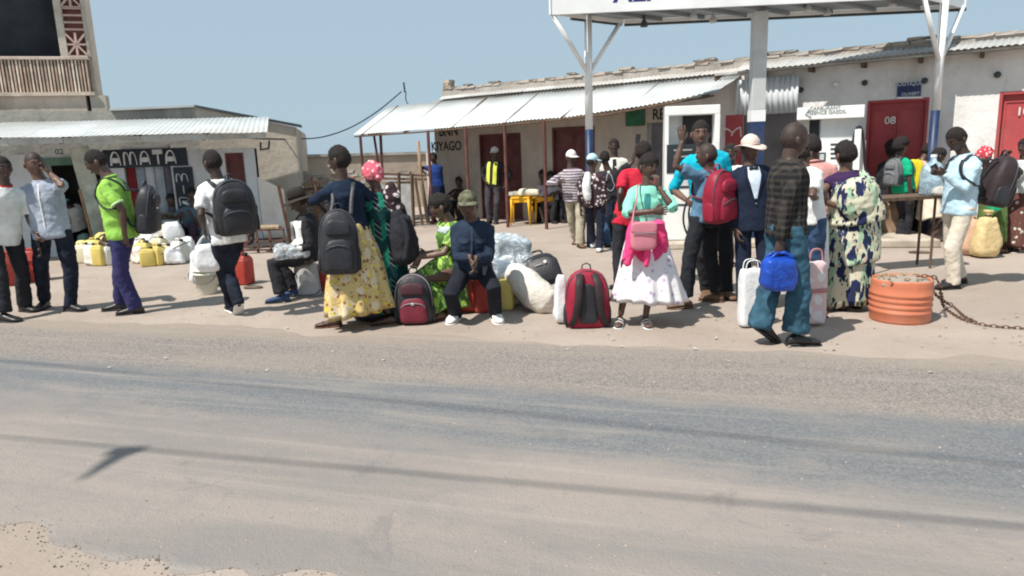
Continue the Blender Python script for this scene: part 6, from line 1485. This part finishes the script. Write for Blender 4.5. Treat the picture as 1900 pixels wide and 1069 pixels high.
top(f, cloth('peach_cotton', (.62, .42, .36)), hem=-.05, sleeve='short', m=.024); trousers(f, BLK, hemr=.055, kneer=.06); shoes(f, SHW); hair(f, .016, .01, back=-.5)
rt = sack('shoulder_bag', 'long bright yellow bag hanging down the back of the woman in peach', 'bag', A(1688, 364, f.O.y-.16), (.26, .14, .56), YEL, -.2, .02, 2, neck_=False, tilt=(0, .22), ex=.5, ez=.4)
obj('strap', tube(catmull([A(1696, 305, f.O.y-.15), A(1703, 297, f.O.y-.05), A(1710, 303, f.O.y+.02)], 4), .02, 6, flat=.4), YEL, rt)
f = person('jug', 'woman in cream skirt leaning forward over the plank table with the water bottle', (1722, 447), H=1.62, face=95, head=(1741, 290, 0), neck=(1735, 308, 0), hip=(1724, 366, .0), feet=[((1727, 449), 95), ((1716, 446), 95)], hands=((1752, 348, -.05), (1758, 345, .12)), skin='dark', vox=.018, fem=True, hpitch=-25, barefoot=True)
top(f, cloth('white_grey_blouse', (.56, .55, .52)), hem=.0, sleeve='short', m=.024); skirt(f, cloth('cream_skirt', (.72, .64, .52)), hem=.36, rx=.27, ry=.2, off=(.05, 0), t0=.25, folds=6, amp=.05); hair(f, .016, .01, back=-.5); shoes(f, SHOEB, kind='sandal')
# table, bottle, sack
y0 = G(1632, 512).y; tb = empty('plank_table', G(1690, 480), 'long dark plank table in front of the waiting women', 'table')
a, b = A(1612, 367, y0+.1), A(1768, 368, y0+.35)
zt_ = (a.z+b.z)/2; a.z = b.z = zt_
for i in range(3): obj('plank', beam(a+Vector((0, i*.15, 0)), b+Vector((0, i*.15, 0)), .14, .04), M_wood2, tb)
for p in (a+Vector((.12, .02, 0)), a+Vector((.12, .3, 0)), b+Vector((-.2, .3, 0)), b+Vector((-.2, .02, 0))): obj('leg', tube([(p.x, p.y, 0), (p.x, p.y, zt_-.02)], .016, 6), M_wood2, tb)
c = A(1727, 362, y0+.33); c.z = zt_+.021; wb = empty('water_bottle', c, 'large blue-tinted water bottle standing on the plank table', 'bottle')
WB = film('bottle_blue_plastic', (.40, .56, .66), .6, .1)
obj('bottle_body', lathe(c, ((.12, 0), (.135, .02), (.13, .10), (.135, .12), (.13, .2), (.135, .22), (.125, .30), (.09, .37), (.035, .41), (.03, .45)), 22), WB, wb, smooth=True); obj('bottle_cap', lathe(c+Vector((0, 0, .45)), ((.036, 0), (.036, .035), (.0, .036)), 14), M('white_cap', (.7, .72, .75), .5), wb)
c = A(1745, 366, y0+.25); c.z = zt_+.02; sack('cloth_bundle', 'grey-white cloth bundle lying on the plank table', 'bundle', c, (.32, .24, .12), cloth('grey_white_cloth', (.50, .49, .46)), 0, .03, 5, neck_=False)
sack('sack', 'tall brown burlap sack under the left end of the plank table', 'sack', G(1644, 440)+Vector((-.05, -.2, 0)), (.42, .36, .62), BSK, 0, .04, 2); sack('sack', 'tan sack against the red door behind the table legs', 'sack', G(1663, 438), (.36, .3, .55), M('tan_sack', (.38, .27, .18), .9, .25, 8., .5), .4, .04, 6)
sack('sack', 'large straw-coloured sack standing right of the man in cream trousers', 'sack', G(1826, 478), (.38, .30, .55), YSK, .1, .04, 11, tiemat=M_rubber, taper=.42); sack('sack', 'peach-coloured sack half hidden behind the straw-coloured one', 'sack', G(1800, 474), (.26, .26, .5), M('peach_sack', (.58, .36, .24), .8, .15, 6., .5), .3, .03, 12)
f = person('redscarf', 'woman in red and white headscarf and dark green wrap behind the big backpack', (1842, 470), top=(1826, 268), face=60, hface=90, head=(1827, 290, 0), neck=(1832, 312, 0), hip=(1842, 385, 0), hands=((1885, 318, 0), (1850, 380, .1)), fem=True, skin='dark', vox=.018, visface=False)
top(f, cloth('dark_green_jersey', (.03, .06, .02)), hem=.0, sleeve='three', m=.026); skirt(f, cloth('moss_green_wrap', (.10, .15, .05), .4), hem=.12, rx=.21, ry=.18, t0=.3); scarf(f, RDPR); shoes(f, SANDB)
sack('plastic_bag', 'bright green plastic bag against the dark green wrap', 'bag', A(1843, 392, f.O.y-.3), (.17, .13, .26), M('green_polythene', (.01, .42, .20), .35, .15, 6., .7, 16., .03), 0, .02, 2, neck_=True, ties=False)
f = person('farright', 'woman at the right edge in pale top and brown printed wrap skirt', (1884, 466), top=(1900, 254), face=250, head=(1902, 274, 0), neck=(1900, 296, 0), hip=(1890, 372, 0), hands=((1866, 296, .1), (1872, 300, -.1)), fem=True, skin='dark', vox=.016, elb=((0, 0, -1), (0, 0, -1)), barefoot=True)
top(f, cloth('grey_white_top', (.50, .52, .52)), hem=.05, sleeve='elbow', m=.024); skirt(f, BPR, hem=.06, rx=.24, ry=.2, t0=.3, folds=6); hair(f, .016, .01, back=-.5); shoes(f, SHW, kind='slide')

# ================= veranda background =================
f = person('vest', 'man in yellow reflective vest and white cap on the veranda', (915, 415), top=(917, 268), face=195, head=(918, 284, 0), neck=(916, 297, 0), hip=(915, 348, 0), hands=((900, 335, -.1), (940, 340, -.2)), elb=(None, (1, 0, -.6)), skin='dark', vox=.02)
top(f, BLK, hem=-.05, sleeve='long', m=.02); trousers(f, cloth('grey_trouser', (.06, .055, .065)), hemr=.065); shoes(f, SHOE); cap(f, W_); hair(f, .004)
VY = M('vest_yellow', (.70, .75, .10), .6, .06, 5., .1)
for sg in (-1, 1): patch(f.shirt, tp(f, .93, sg*.075), f.TR, f.U, f.TF, [(-.035, 0), (.04, 0), (.05, -.48), (-.035, -.50)], VY, 'vest_panel', .015, 3)
tag(obj('walking_stick', tube([A(939, 318, f.O.y-.2), G(941, 420)], .014, 6), M_wood, loc=G(941, 420)), 'thin stick held upright by the man in the yellow vest', 'stick')
f = person('bluegown', 'person in blue dress leaning by the veranda post', (812, 413), top=(806, 281), face=190, head=(804, 293, 0), neck=(806, 304, 0), hip=(811, 355, 0), hands=((789, 322, 0), (820, 355, 0)), elb=((-1, 0, -.4), None), fem=True, skin='dark', vox=.022, visface=False)
top(f, cloth('royal_blue_cotton', (.02, .05, .20)), hem=0, sleeve='cap', m=.02); skirt(f, cloth('dark_navy_skirt', (.012, .02, .05)), hem=.2, rx=.25, ry=.2, t0=.2); hair(f, .01); shoes(f, SHOE)
def sitter(key, label, foot, hipp, neckp, headp, face, topm, legm, skin='dark', fem=False, cp_=None):
    f = person(key, label, foot, H=1.68, face=face, hip=hipp, neck=neckp, head=headp, fem=fem, skin=skin, vox=.021, visface=False, knee=((fwd(face).x, fwd(face).y, 1), (fwd(face).x, fwd(face).y, 1)), feet=[(G(*foot)+fwd(face)*.1+rgt(face)*.1, face), (G(*foot)+fwd(face)*.1-rgt(face)*.1, face)], hands=(Vector(G(*foot)+Vector((0, 0, .62))+rgt(face)*.12), Vector(G(*foot)+Vector((0, 0, .62))-rgt(face)*.12)))
    top(f, topm, hem=-.05, sleeve='short', m=.024); trousers(f, legm, m=.02); hair(f, .012, .01); shoes(f, SHOE)
    return f
sitter('shade', 'person in dark clothes sitting in the veranda shade', (850, 408), (853, 385, .25), (854, 350, .2), (851, 338, .2), 200, cloth('brown_dark_top', (.05, .035, .035)), BLK)
P = A(853, 390, G(850, 408).y+.28); P.z = 0
tag(obj('stool', lathe(P, ((.16, 0), (.14, .3), (.15, .34), (.15, .36), (0, .361)), 14), M_wood2, loc=P), 'dark low stool in the veranda shade under the seated person', 'stool')
sitter('tableleft', 'seated person in pale pink shirt at the yellow plastic table', (1012, 412), (1010, 378, .2), (1008, 342, .15), (1006, 326, .15), 210, cloth('pale_pink_cotton', (.60, .48, .50)), BLK)
sitter('tableright', 'seated person with long hair in white shirt at the yellow plastic table', (1030, 413), (1026, 380, .25), (1024, 345, .2), (1021, 329, .2), 160, cloth('off_white_stripe', (.58, .52, .54)), BLK)
sitter('bench', 'person with white striped shirt sitting between the table and striped man', (1042, 412), (1040, 385, .25), (1037, 352, .2), (1035, 336, .2), 190, stripes('white_plum_stripe', (.66, .62, .64), (.12, .05, .10), .12, axis=0), BLK)
for i, px in enumerate((1010, 1026, 1041)):
    P = A(px, 400, G(px, 411).y+.3); P.z = 0; tag(obj('stool', lathe(P, ((.17, 0), (.13, .34), (.16, .36), (.16, .385), (0, .386)), 14), M_wood2, loc=P), ('dark stool under the pink-shirted sitter', 'dark stool under the long-haired sitter', 'dark stool under the sitter in striped shirt')[i], 'stool')
def plastic_table(c, w, d, h, label, rz):
    t = empty('plastic_table', c, label, 'table', 'yellow plastic tables'); T = frame_T(c, 180+rz)
    obj('tabletop', mapg(T, hexa([(-w/2, -d/2, h-.05), (w/2, -d/2, h-.05), (w/2, d/2, h-.05), (-w/2, d/2, h-.05)], [(-w/2, -d/2, h), (w/2, -d/2, h), (w/2, d/2, h), (-w/2, d/2, h)])), STL, t, bevel=.015)
    for sx in (-1, 1):
        for sy in (-1, 1): obj('leg', mapg(T, tube([(sx*w*.44, sy*d*.42, h-.05), (sx*w*.46, sy*d*.45, h*.5), (sx*w*.50, sy*d*.5, 0)], [.055, .035, .028], 8, flat=.6)), STL, t, smooth=True)
    for sy in (-1, 1): obj('apron', mapg(T, beam((-w*.42, sy*d*.44, h-.085), (w*.42, sy*d*.44, h-.085), .02, .07)), STL, t)
    return t
plastic_table(G(968, 417), .42, .42, .62, 'yellow plastic table with white cloth on it, nearer the vest man', 8)
plastic_table(G(1008, 414)+Vector((0, .2, 0)), .42, .42, .58, 'yellow plastic table with cups in front of the seated people', -10)
c = G(982, 416)+Vector((.0, -.05, .625)); sack('cloth_bundle', 'cream cloth heaped on the yellow table', 'bundle', c, (.55, .36, .15), cloth('cream_cloth', (.74, .70, .55)), 0, .04, 6, neck_=False)
sack('cloth_bundle', 'grey patterned cloth beside the cream cloth on the yellow table', 'bundle', G(962, 416)+Vector((-.05, -.02, .625)), (.34, .3, .10), cloth('grey_pattern_cloth', (.36, .34, .30), .4), 0, .03, 9, neck_=False)
tag(obj('plastic_cup', lathe(G(1012, 412)+Vector((0, 0, .581)), ((.03, 0), (.04, .1), (.036, .1), (.0, .02)), 12), REDP, loc=G(1012, 412)), 'small red cup on the second yellow table', 'cup')

# ================= left background =================
f = person('cyancap', 'person in cyan cap and white shirt bending at the shop doorway', (134, 468), H=1.66, face=280, hip=(140, 415, .1), neck=(132, 383, 0), head=(124, 381, -.05), feet=[((142, 466), 280), ((132, 470), 280)], hands=((112, 425, .05), (118, 432, -.1)), skin='dark', vox=.018, visface=False, hpitch=-40)
top(f, W_, hem=-.3, sleeve='short', m=.04, straight=1.); trousers(f, cloth('dark_green_trouser', (.05, .10, .10)), hemr=.07, m=.02); cap(f, cloth('turquoise_cap', (.12, .55, .52))); hair(f, .005); shoes(f, SHOE)
sitter('olive', 'person in olive top sitting by the window behind the jerrycans', (318, 462), (322, 440, .3), (322, 390, .2), (318, 372, .15), 175, OLV, OLV)
sitter('slate', 'person in slate blue shirt sitting behind the man with the large backpack', (352, 462), (356, 436, .3), (358, 382, .2), (357, 362, .2), 170, cloth('slate_blue_cotton', (.10, .15, .20)), cloth('plum_dark', (.05, .03, .05)))
for i, px in enumerate((322, 357)):
    P = A(px, 450, G(px, 462).y+.32); P.z = 0; tag(obj('stool', lathe(P, ((.18, 0), (.15, .34), (.17, .36), (.17, .39), (0, .391)), 14), M_wood2, loc=P), ('dark stool under the person in olive', 'dark stool under the person in slate blue')[i], 'stool')
# ================= luggage and things on the ground =================
c = G(771, 600); c.y += .02
backpack('maroon backpack with black sides standing between the two printed dresses', c, 180, .37, .22, .50, BPK, BPK, pocket=MAR, logo=(0, .43, .04, .025, METL), zips=M('grey_zip', (.3, .25, .27), .5))
mb = [o_ for o_ in bpy.data.objects if str(o_.get('label', '')).startswith('maroon backpack')][0]
for nm in mb.children:
    if nm.name.startswith('upper_pocket'): nm.data.materials[0] = M('dull_dark_maroon_nylon', (.065, .022, .028), .6, .2, 6., .25, 30., .01)
c = G(1092, 610); c.y += .10
backpack('red and black backpack standing upright with its straps facing the road', c, 180, .41, .24, .54, M('wine_red_nylon', (.30, .015, .04), .55, .15, 6., .25, 30., .01), BPK, straps_out=True, strapmat=BPB)
c = G(1044, 606); c.y += .12
sack('carrier_bag', 'narrow white plastic bag leaning left of the red and black backpack', 'bag', c, (.19, .16, .48), WPL, .2, .03, 5, neck_=False, taper=.5)
P = G(940, 574); P.y += .05; jerrycan(P, .17, .26, .36, YJC, 8, 'yellow jerrycan beside the left shoe of the seated man in navy', 'jerrycans on the forecourt')
# slumped white sack
y1 = G(1000, 586).y+.15
sk = empty('sack', G(995, 584), 'large slumped white woven sack below the black holdall', 'sack')
obj('bag_body', solid([tube([A(944, 498, y1+.3), A(952, 506, y1+.25), A(972, 522, y1+.15), A(996, 546, y1+.05), A(1016, 562, y1), A(1024, 567, y1)], [.06, .12, .165, .17, .155, .11], 24, flat=.9)], .016, 3, .02, 4.), WSK, sk, smooth=True)
obj('sack_mouth', solid([limb([A(1015, 568, y1-.02), A(1028, 575, y1-.03), A(1038, 582, y1-.03)], [.09, .05, .045], 14)], .014, 1, .012, 12.), WSK, sk, smooth=True)
for i in range(3): obj('stitching', tube([A(956+i*14, 500+i*12, y1+.10-.03*i), A(948+i*14, 525+i*12, y1+.00-.02*i)], .005, 5), M('sack_seam', (.5, .46, .4), .8), sk)
# black holdall
c = A(1013, 530, y1+.28); bh = empty('holdall', c, 'black holdall with small white badge resting on the white sack', 'bag')
T = frame_T(c, 190, -.35, -.35); obj('bag_body', mapg(T, pack_body(.42, .22, .34, seed=4)), BPK, bh, smooth=True)
obj('handle', mapg(T, tube(catmull([(-.07, 0, .31), (-.06, 0, .38), (.06, 0, .38), (.07, 0, .31)], 5), .011, 7)), BPK, bh, smooth=True)
obj('badge', mapg(T, blob((-.08, .118, .22), (.035, .012, .035), .8, .8, 10, 8)), W_, bh); obj('badge_text', mapg(T, tube([(-.05, .118, .21), (.03, .118, .21)], .006, 5)), cloth('grey_badge', (.4, .4, .42)), bh)
obj('zip', mapg(T, tube(catmull([(-.18, .06, .12), (-.16, .09, .28), (0, .09, .325), (.16, .09, .28), (.18, .06, .12)], 4), .006, 5)), M_steel, bh)
# wrapped bundle in clear plastic
c = A(943, 500, y1+.45); wbn = empty('wrapped_bundle', c, 'grey-blue bedding bundle wrapped in clear plastic behind the seated man', 'bundle')
obj('bundle', blob(A(946, 463, y1+.45), (.42, .30, .27), .38, .38, 26, 18, .15, .05, .03, 4, 3, (0, .22)), M('pale_blue_bedding', (.34, .42, .47), .7, .25, 5., .6, 14., .03), wbn, smooth=True)
obj('plastic_wrap', blob(A(946, 463, y1+.45), (.45, .33, .31), .38, .38, 40, 30, .15, .05, .035, 5, 8, (0, .22), crease=.02), PLAS, wbn, smooth=True)
obj('bundle', blob(A(930, 495, y1+.35), (.30, .26, .24), .6, .6, 24, 16, .3, .05, .04, 5, 9), M('grey_blue_bedding', (.22, .28, .34), .7, .25, 5., .6, 14., .03), wbn, smooth=True)
obj('plastic_wrap', blob(A(930, 495, y1+.35), (.34, .29, .28), .5, .5, 34, 26, .3, .05, .035, 5, 4, crease=.02), PLAS, wbn, smooth=True)
obj('plastic_wrap', blob(A(972, 483, y1+.40), (.22, .2, .2), .5, .5, 30, 22, .3, .05, .03, 5, 14, crease=.02), PLAS, wbn, smooth=True)
# stack that carries the bundle
sack('sack', 'grey sack carrying the plastic-wrapped bundle', 'sack', A(945, 560, y1+.42)*1, (.46, .34, .44), M('grey_sack', (.34, .32, .30), .8, .2, 5., .5), 0, .03, 15, neck_=False)
o_ = [o for o in bpy.data.objects if o.get('label') == 'grey sack carrying the plastic-wrapped bundle'][0]; o_.location.z = 0
# things under the yellow skirt
sack('plastic_bag', 'flattened green plastic bag on the ground behind the yellow skirt hem', 'bag', G(650, 590)+Vector((0, .1, 0)), (.32, .22, .12), M('green_polythene', (.01, .42, .20), .35, .15, 6., .7, 16., .03), 0, .02, 3, neck_=False)
c = G(695, 596)+Vector((0, .18, 0)); bs_ = empty('basin', c, 'dark basin on the ground behind the yellow skirt', 'basin')
obj('basin_body', lathe(c, ((.20, 0), (.24, .02), (.29, .11), (.28, .11), (.22, .03), (0, .025)), 28), M('dark_basin', (.03, .03, .04), .5), bs_, smooth=True); obj('rim', tube([c+Vector((math.cos(a*.2618)*.29, math.sin(a*.2618)*.29, .11)) for a in range(24)], .010, 6, closed=True), M('dark_basin', (.03, .03, .04), .5), bs_, smooth=True)
c = G(798, 592)+Vector((.02, .2, 0)); c2 = G(838, 585)+Vector((0, .28, 0)); tag(obj('box', box(c2+Vector((0, 0, .17)), (.34, .30, .34)), M('brown_carton', (.30, .20, .12), .9), loc=c2, bevel=.01), 'brown box used as a seat by the woman in green print', 'box')
# bucket
c = G(386, 545); bk = empty('bucket', c, 'cream lidded plastic bucket on the ground below the white carrier bag', 'bucket'); BKM = M('cream_bucket', (.66, .64, .54), .45, .06, 3., .05)
obj('bucket_body', lathe(c, ((.105, 0), (.11, .01), (.135, .25), (.145, .252), (.145, .262), (.137, .264), (.138, .29)), 28), BKM, bk, smooth=True)
obj('lid', lathe(c+Vector((0, 0, .291)), ((.146, 0), (.148, .02), (.13, .026), (.12, .018), (0, .018)), 28), M('white_lid', (.72, .72, .68), .45), bk, smooth=True)
obj('handle', tube(catmull([c+Vector((-.145, 0, .255)), c+Vector((-.11, -.11, .18)), c+Vector((.0, -.155, .15)), c+Vector((.11, -.11, .18)), c+Vector((.145, 0, .255))], 4), .005, 6), M_steel, bk)
c = G(368, 530)+Vector((0, .1, 0)); sack('plastic_bag', 'crumpled white plastic bag heaped behind the cream bucket', 'bag', G(372, 536)+Vector((0, .15, 0)), (.34, .3, .52), WPL, 0, .05, 12, neck_=False, crease=.05, taper=.3)
sack('plastic_bag', 'small black bag on the ground left of the cream bucket', 'bag', G(358, 520)+Vector((0, .05, 0)), (.16, .14, .12), BPK, 0, .02, 2, neck_=False)
# red crates and cans, left
P = G(18, 530); P.y += .1
for i, (px, py, w, lab) in enumerate(((2, 532, .34, 'red drum cut by the left edge behind the man in white T-shirt'), (62, 523, .30, 'red drum behind the legs of the man on the phone'))):
    P = G(px, py); P.y += .1; dr = empty('drum', P, lab, 'drum', 'red plastic drums')
    obj('drum_body', lathe(P, ((w*.5, 0), (w*.52, .02), (w*.52, .14), (w*.545, .15), (w*.52, .16), (w*.52, .30), (w*.545, .31), (w*.52, .32), (w*.50, .43), (w*.42, .46)), 26), REDP, dr, smooth=True)
    obj('drum_lid', lathe(P+Vector((0, 0, .455)), ((w*.44, 0), (w*.44, .02), (0, .021)), 22), REDP, dr)
P = G(449, 530); P.y += .1; jerrycan(P, .22, .2, .44, REDP, 20, 'dark red jerrycan behind the knee of the man with the large backpack', 'jerrycans on the forecourt')
P = G(10, 604); 
# row of jerrycans  and bags in front of the left shop
rr = random.Random(11)
items = [(158, 488, 'c'), (178, 490, 'w'), (196, 492, 'y'), (270, 488, 'y'), (286, 492, 'y'), (304, 490, 'y'), (262, 482, 'w'), (296, 480, 'c'), (316, 486, 'c'), (334, 488, 'w'), (212, 490, 'w'), (186, 480, 'y')]
labs = ['cream jerrycan at the left end of the row before the shop', 'milky jerrycan second in the row before the shop', 'yellow jerrycan just left of the man in lime green', 'yellow jerrycan at the left of the small roped group', 'yellow jerrycan in the middle of the small roped group', 'yellow jerrycan at the right of the small roped group', 'milky jerrycan standing behind the roped yellow ones', 'cream jerrycan standing behind the roped yellow ones', 'cream jerrycan right of the roped yellow ones', 'milky jerrycan at the right end of the row before the shop', 'milky jerrycan partly hidden by the man in lime green', 'yellow jerrycan lying back behind the front of the row']
for (px, py, k), lab in zip(items, labs):
    P = G(px, py)+Vector((rr.uniform(-.05, .05), rr.uniform(-.1, .1), 0)); jerrycan(P, .23*rr.uniform(.9, 1.05), .19, .37*rr.uniform(.85, 1.1), {'c': CJC, 'w': WJC, 'y': YJC}[k], rr.uniform(-35, 35), lab, 'jerrycans before the left shop')
for (px, py, w, h, m, lab, sd_) in ((275, 478, .30, .36, WPL, 'white plastic bag heaped behind the roped jerrycans', 3), (300, 474, .34, .40, WSK, 'off-white sack rising behind the roped jerrycans', 5), (322, 476, .30, .44, WPL, 'white bag with upright corner near the right end of the row', 8), (344, 486, .24, .30, WPL, 'round white bag at the end of the jerrycan row', 9), (190, 480, .34, .34, M('pale_yellow_sheeting', (.70, .62, .22), .6, .1, 6., .5), 'pale yellow plastic sheeting heaped behind the row', 10), (165, 484, .42, .26, M('pale_yellow_sheeting', (.70, .62, .22), .6, .1, 6., .5), 'long pale yellow bundle at the left of the row', 12), (205, 476, .2, .52, YSK if False else M('pale_yellow_sheeting', (.70, .62, .22), .6, .1, 6., .5), 'upright pale yellow bag leaning by the doorway', 13), (252, 490, .22, .20, WSK, 'small off-white bag at the front left of the roped group', 21), (318, 493, .24, .22, WPL, 'small white bag at the front right of the roped group', 22), (168, 494, .24, .18, WSK, 'flat cream bag in front of the cream jerrycan', 23), (222, 486, .28, .24, WPL, 'low white bag behind the man in lime green', 14), (152, 470, .2, .26, M('clear_green_plastic', (.30, .45, .40), .4), 'greenish container hanging low by the doorway', 15)):
    P = G(px, py); P.y += .12; sack('plastic_bag', lab, 'bag', P, (w*1.35, w*1.0, h*1.35), m, rr.uniform(-.5, .5), .04, sd_, neck_=False, crease=.03, taper=.25)
tag(obj('rope', tube(catmull([A(262, 480, 11.2), A(290, 476, 11.15), A(335, 455, 11.2), A(352, 448, 11.4)], 5), .008, 5), M_rubber, loc=A(262, 480, 11.2)), 'dark rope tied across the yellow jerrycans', 'rope')
# welded frame bench
y2 = G(490, 470).y; fb = empty('metal_bench', G(490, 470), 'rusty welded metal frame bench by the white wall patch', 'bench'); RU = M('rusty_steel', (.12, .065, .05), .8, .35, 8., .3)
z1_ = A(490, 427, y2).z
def fp(px, dy, z): p = A(px, 450, y2+dy); return Vector((p.x, p.y, z))
for px in (449, 478, 502, 528):
    for dy in (0, .4): obj('leg', beam(fp(px, dy, 0), fp(px, dy, z1_), .03), RU, fb)
for dy in (0, .4):
    for z in (z1_, z1_*.5, .06): obj('rail', beam(fp(447, dy, z), fp(530, dy, z), .03), RU, fb)
for px in (449, 528): obj('crossbar', beam(fp(px, 0, z1_), fp(px, .4, z1_), .03), RU, fb)
obj('seat_board', hexa([fp(462, -.02, z1_+.02), fp(520, -.02, z1_+.02), fp(520, .42, z1_+.02), fp(462, .42, z1_+.02)], [fp(462, -.02, z1_+.05), fp(520, -.02, z1_+.05), fp(520, .42, z1_+.05), fp(462, .42, z1_+.05)]), M_wood, fb)
tag(obj('board', beam(A(449, 455, y2+.55), A(453, 425, y2+.6), .25, .03, up=(0, 1, 0)), M_maroon, loc=A(449, 455, y2+.55)), 'dark red board leaning behind the metal bench', 'board')
tag(obj('leaning_pole', tube([G(540, 452), A(517, 345, y2+.9)], .03, 7), M('red_brown_stick', (.24, .12, .08), .9, .4), loc=G(540, 452)), 'red-brown pole leaning on the corner of the white wall patch', 'pole')
# orange cut drum with scrap, chain on the ground
c = G(1670, 606); c = A(1671, 560, c.y+.26); c.z = 0; dr = empty('drum', c, 'ribbed orange plastic drum half filled with earth by the road', 'drum')
R0 = .252; pr = [(R0*.97, 0), (R0, .02)]
for i in range(4): z = .08+i*.052; pr += [(R0, z), (R0*1.035, z+.012), (R0*1.035, z+.026), (R0, z+.038)]
pr += [(R0*1.0, .33), (R0*.985, .37), (R0*.97, .385), (R0*.95, .38), (R0*.94, .34), (R0*.5, .345), (0, .35)]
V, F = lathe(c, pr, 44); V = [v+Vector(((v.x-c.x), (v.y-c.y), 0))*noise.noise(v*3)*.06+Vector((0, 0, noise.noise(v*5)*.012 if v.z > .3 else 0)) for v in V]
obj('drum_body', (V, F), ORGP, dr, smooth=True)
obj('drum_filling', blob(c+Vector((0, 0, .345)), (.47, .47, .09), 1, .8, 30, 14, 0, 0, .03, 8, 3), MD, dr, smooth=True)
rr = random.Random(5)
V_, F_ = [], []
g = [blob(c+Vector((rr.uniform(-.2, .2), rr.uniform(-.2, .15), .385+rr.uniform(0, .02))), (rr.uniform(.015, .035), rr.uniform(.015, .03), rr.uniform(.01, .025)), 1, 1, 7, 5, nz=.006, nf=40, seed=i) for i in range(34)]
tag(obj('clods', join(*g), M('straw_clod', (.32, .24, .15), .95, .4, 30.), dr), kind='stuff')
def torus_link(c_, d, up, L=.05, W=.03, r=.006):
    d = d.normalized(); up = (up-d*up.dot(d)).normalized(); P = [c_+d*math.cos(a)*L/2+up*math.sin(a)*W/2 for a in [k*math.pi/5 for k in range(10)]]
    return tube(P, r, 5, closed=True)
ch = empty('chain', G(1800, 600), 'rusty chain trailing right from the orange drum along the verge', 'chain')
y3 = c.y
ends_ = [catmull([c+Vector((.05, -.1, .41)), c+Vector((.22, -.12, .40)), c+Vector((.31, -.08, .25)), G(1752, 575)+Vector((0, 0, .02)), G(1780, 592), G(1810, 602), G(1845, 608), G(1900, 612), G(1950, 616)], 14),
         catmull([c+Vector((.24, 0, .40)), c+Vector((.33, .04, .22)), G(1765, 570)+Vector((0, 0, .01)), G(1790, 590), G(1812, 600)], 12)]
for path in ends_:
    L = 0; last = path[0]; k = 0
    for a, b in zip(path, path[1:]):
        seg = (b-a).length; t = 0
        while L+seg-t >= .042:
            t += .042-L; L = 0; p = a.lerp(b, min(1, t/seg)); up = Vector((0, 0, 1)) if k % 2 else (b-a).cross(Vector((0, 0, 1)))
            if up.length < 1e-6: up = Vector((1, 0, 0))
            obj('chain_link', torus_link(p+Vector((0, 0, .012 if p.z < .03 else 0)), b-a, up, .054, .028, .0048), RU, ch, smooth=True); k += 1
        L += seg-t
# litter
rr = random.Random(21); Vl, Fl = [], []
for _ in range(70):
    p = G(rr.uniform(0, 1900), rr.uniform(480, 700)); a = rr.uniform(0, 3.1); w, h = rr.uniform(.008, .022), rr.uniform(.005, .013); b = len(Vl)
    x_ = Vector((math.cos(a), math.sin(a), 0)); y_ = Vector((-x_.y, x_.x, 0))
    for sx, sy in ((-1, -1), (1, -1), (1, 1), (-1, 1)): Vl.append(p+x_*sx*w+y_*sy*h+Vector((0, 0, .009+rr.uniform(0, .012))))
    Fl.append((b, b+1, b+2, b+3))
tag(obj('litter', thick((Vl, Fl), .002, (0, 0, 1)), M('paper_scrap', (.42, .39, .35), .9, .4, 9.)), 'small pale scraps of paper and plastic trodden along the verge', 'litter', kind='stuff')
rr = random.Random(9)
for i, (px, py, lab, m) in enumerate(((1740, 1090, '', 0),)): pass
for px, py, lab in ((600, 505, 'flattened dark scrap on the earth behind the row of jerrycans'), (470, 535, 'scrap of dark cloth near the red jerrycan'), (1705, 470, 'small heap of rags below the plank table')):
    P = G(px, py); tag(obj('rag', blob(P+Vector((0, 0, .015)), (.26, .12, .04), .8, .8, 20, 8, rr.uniform(-.3, .3), 0, .02, 9, px), cloth('brown_rag', (.12, .09, .07), .4), loc=P, smooth=True), lab, 'rag')
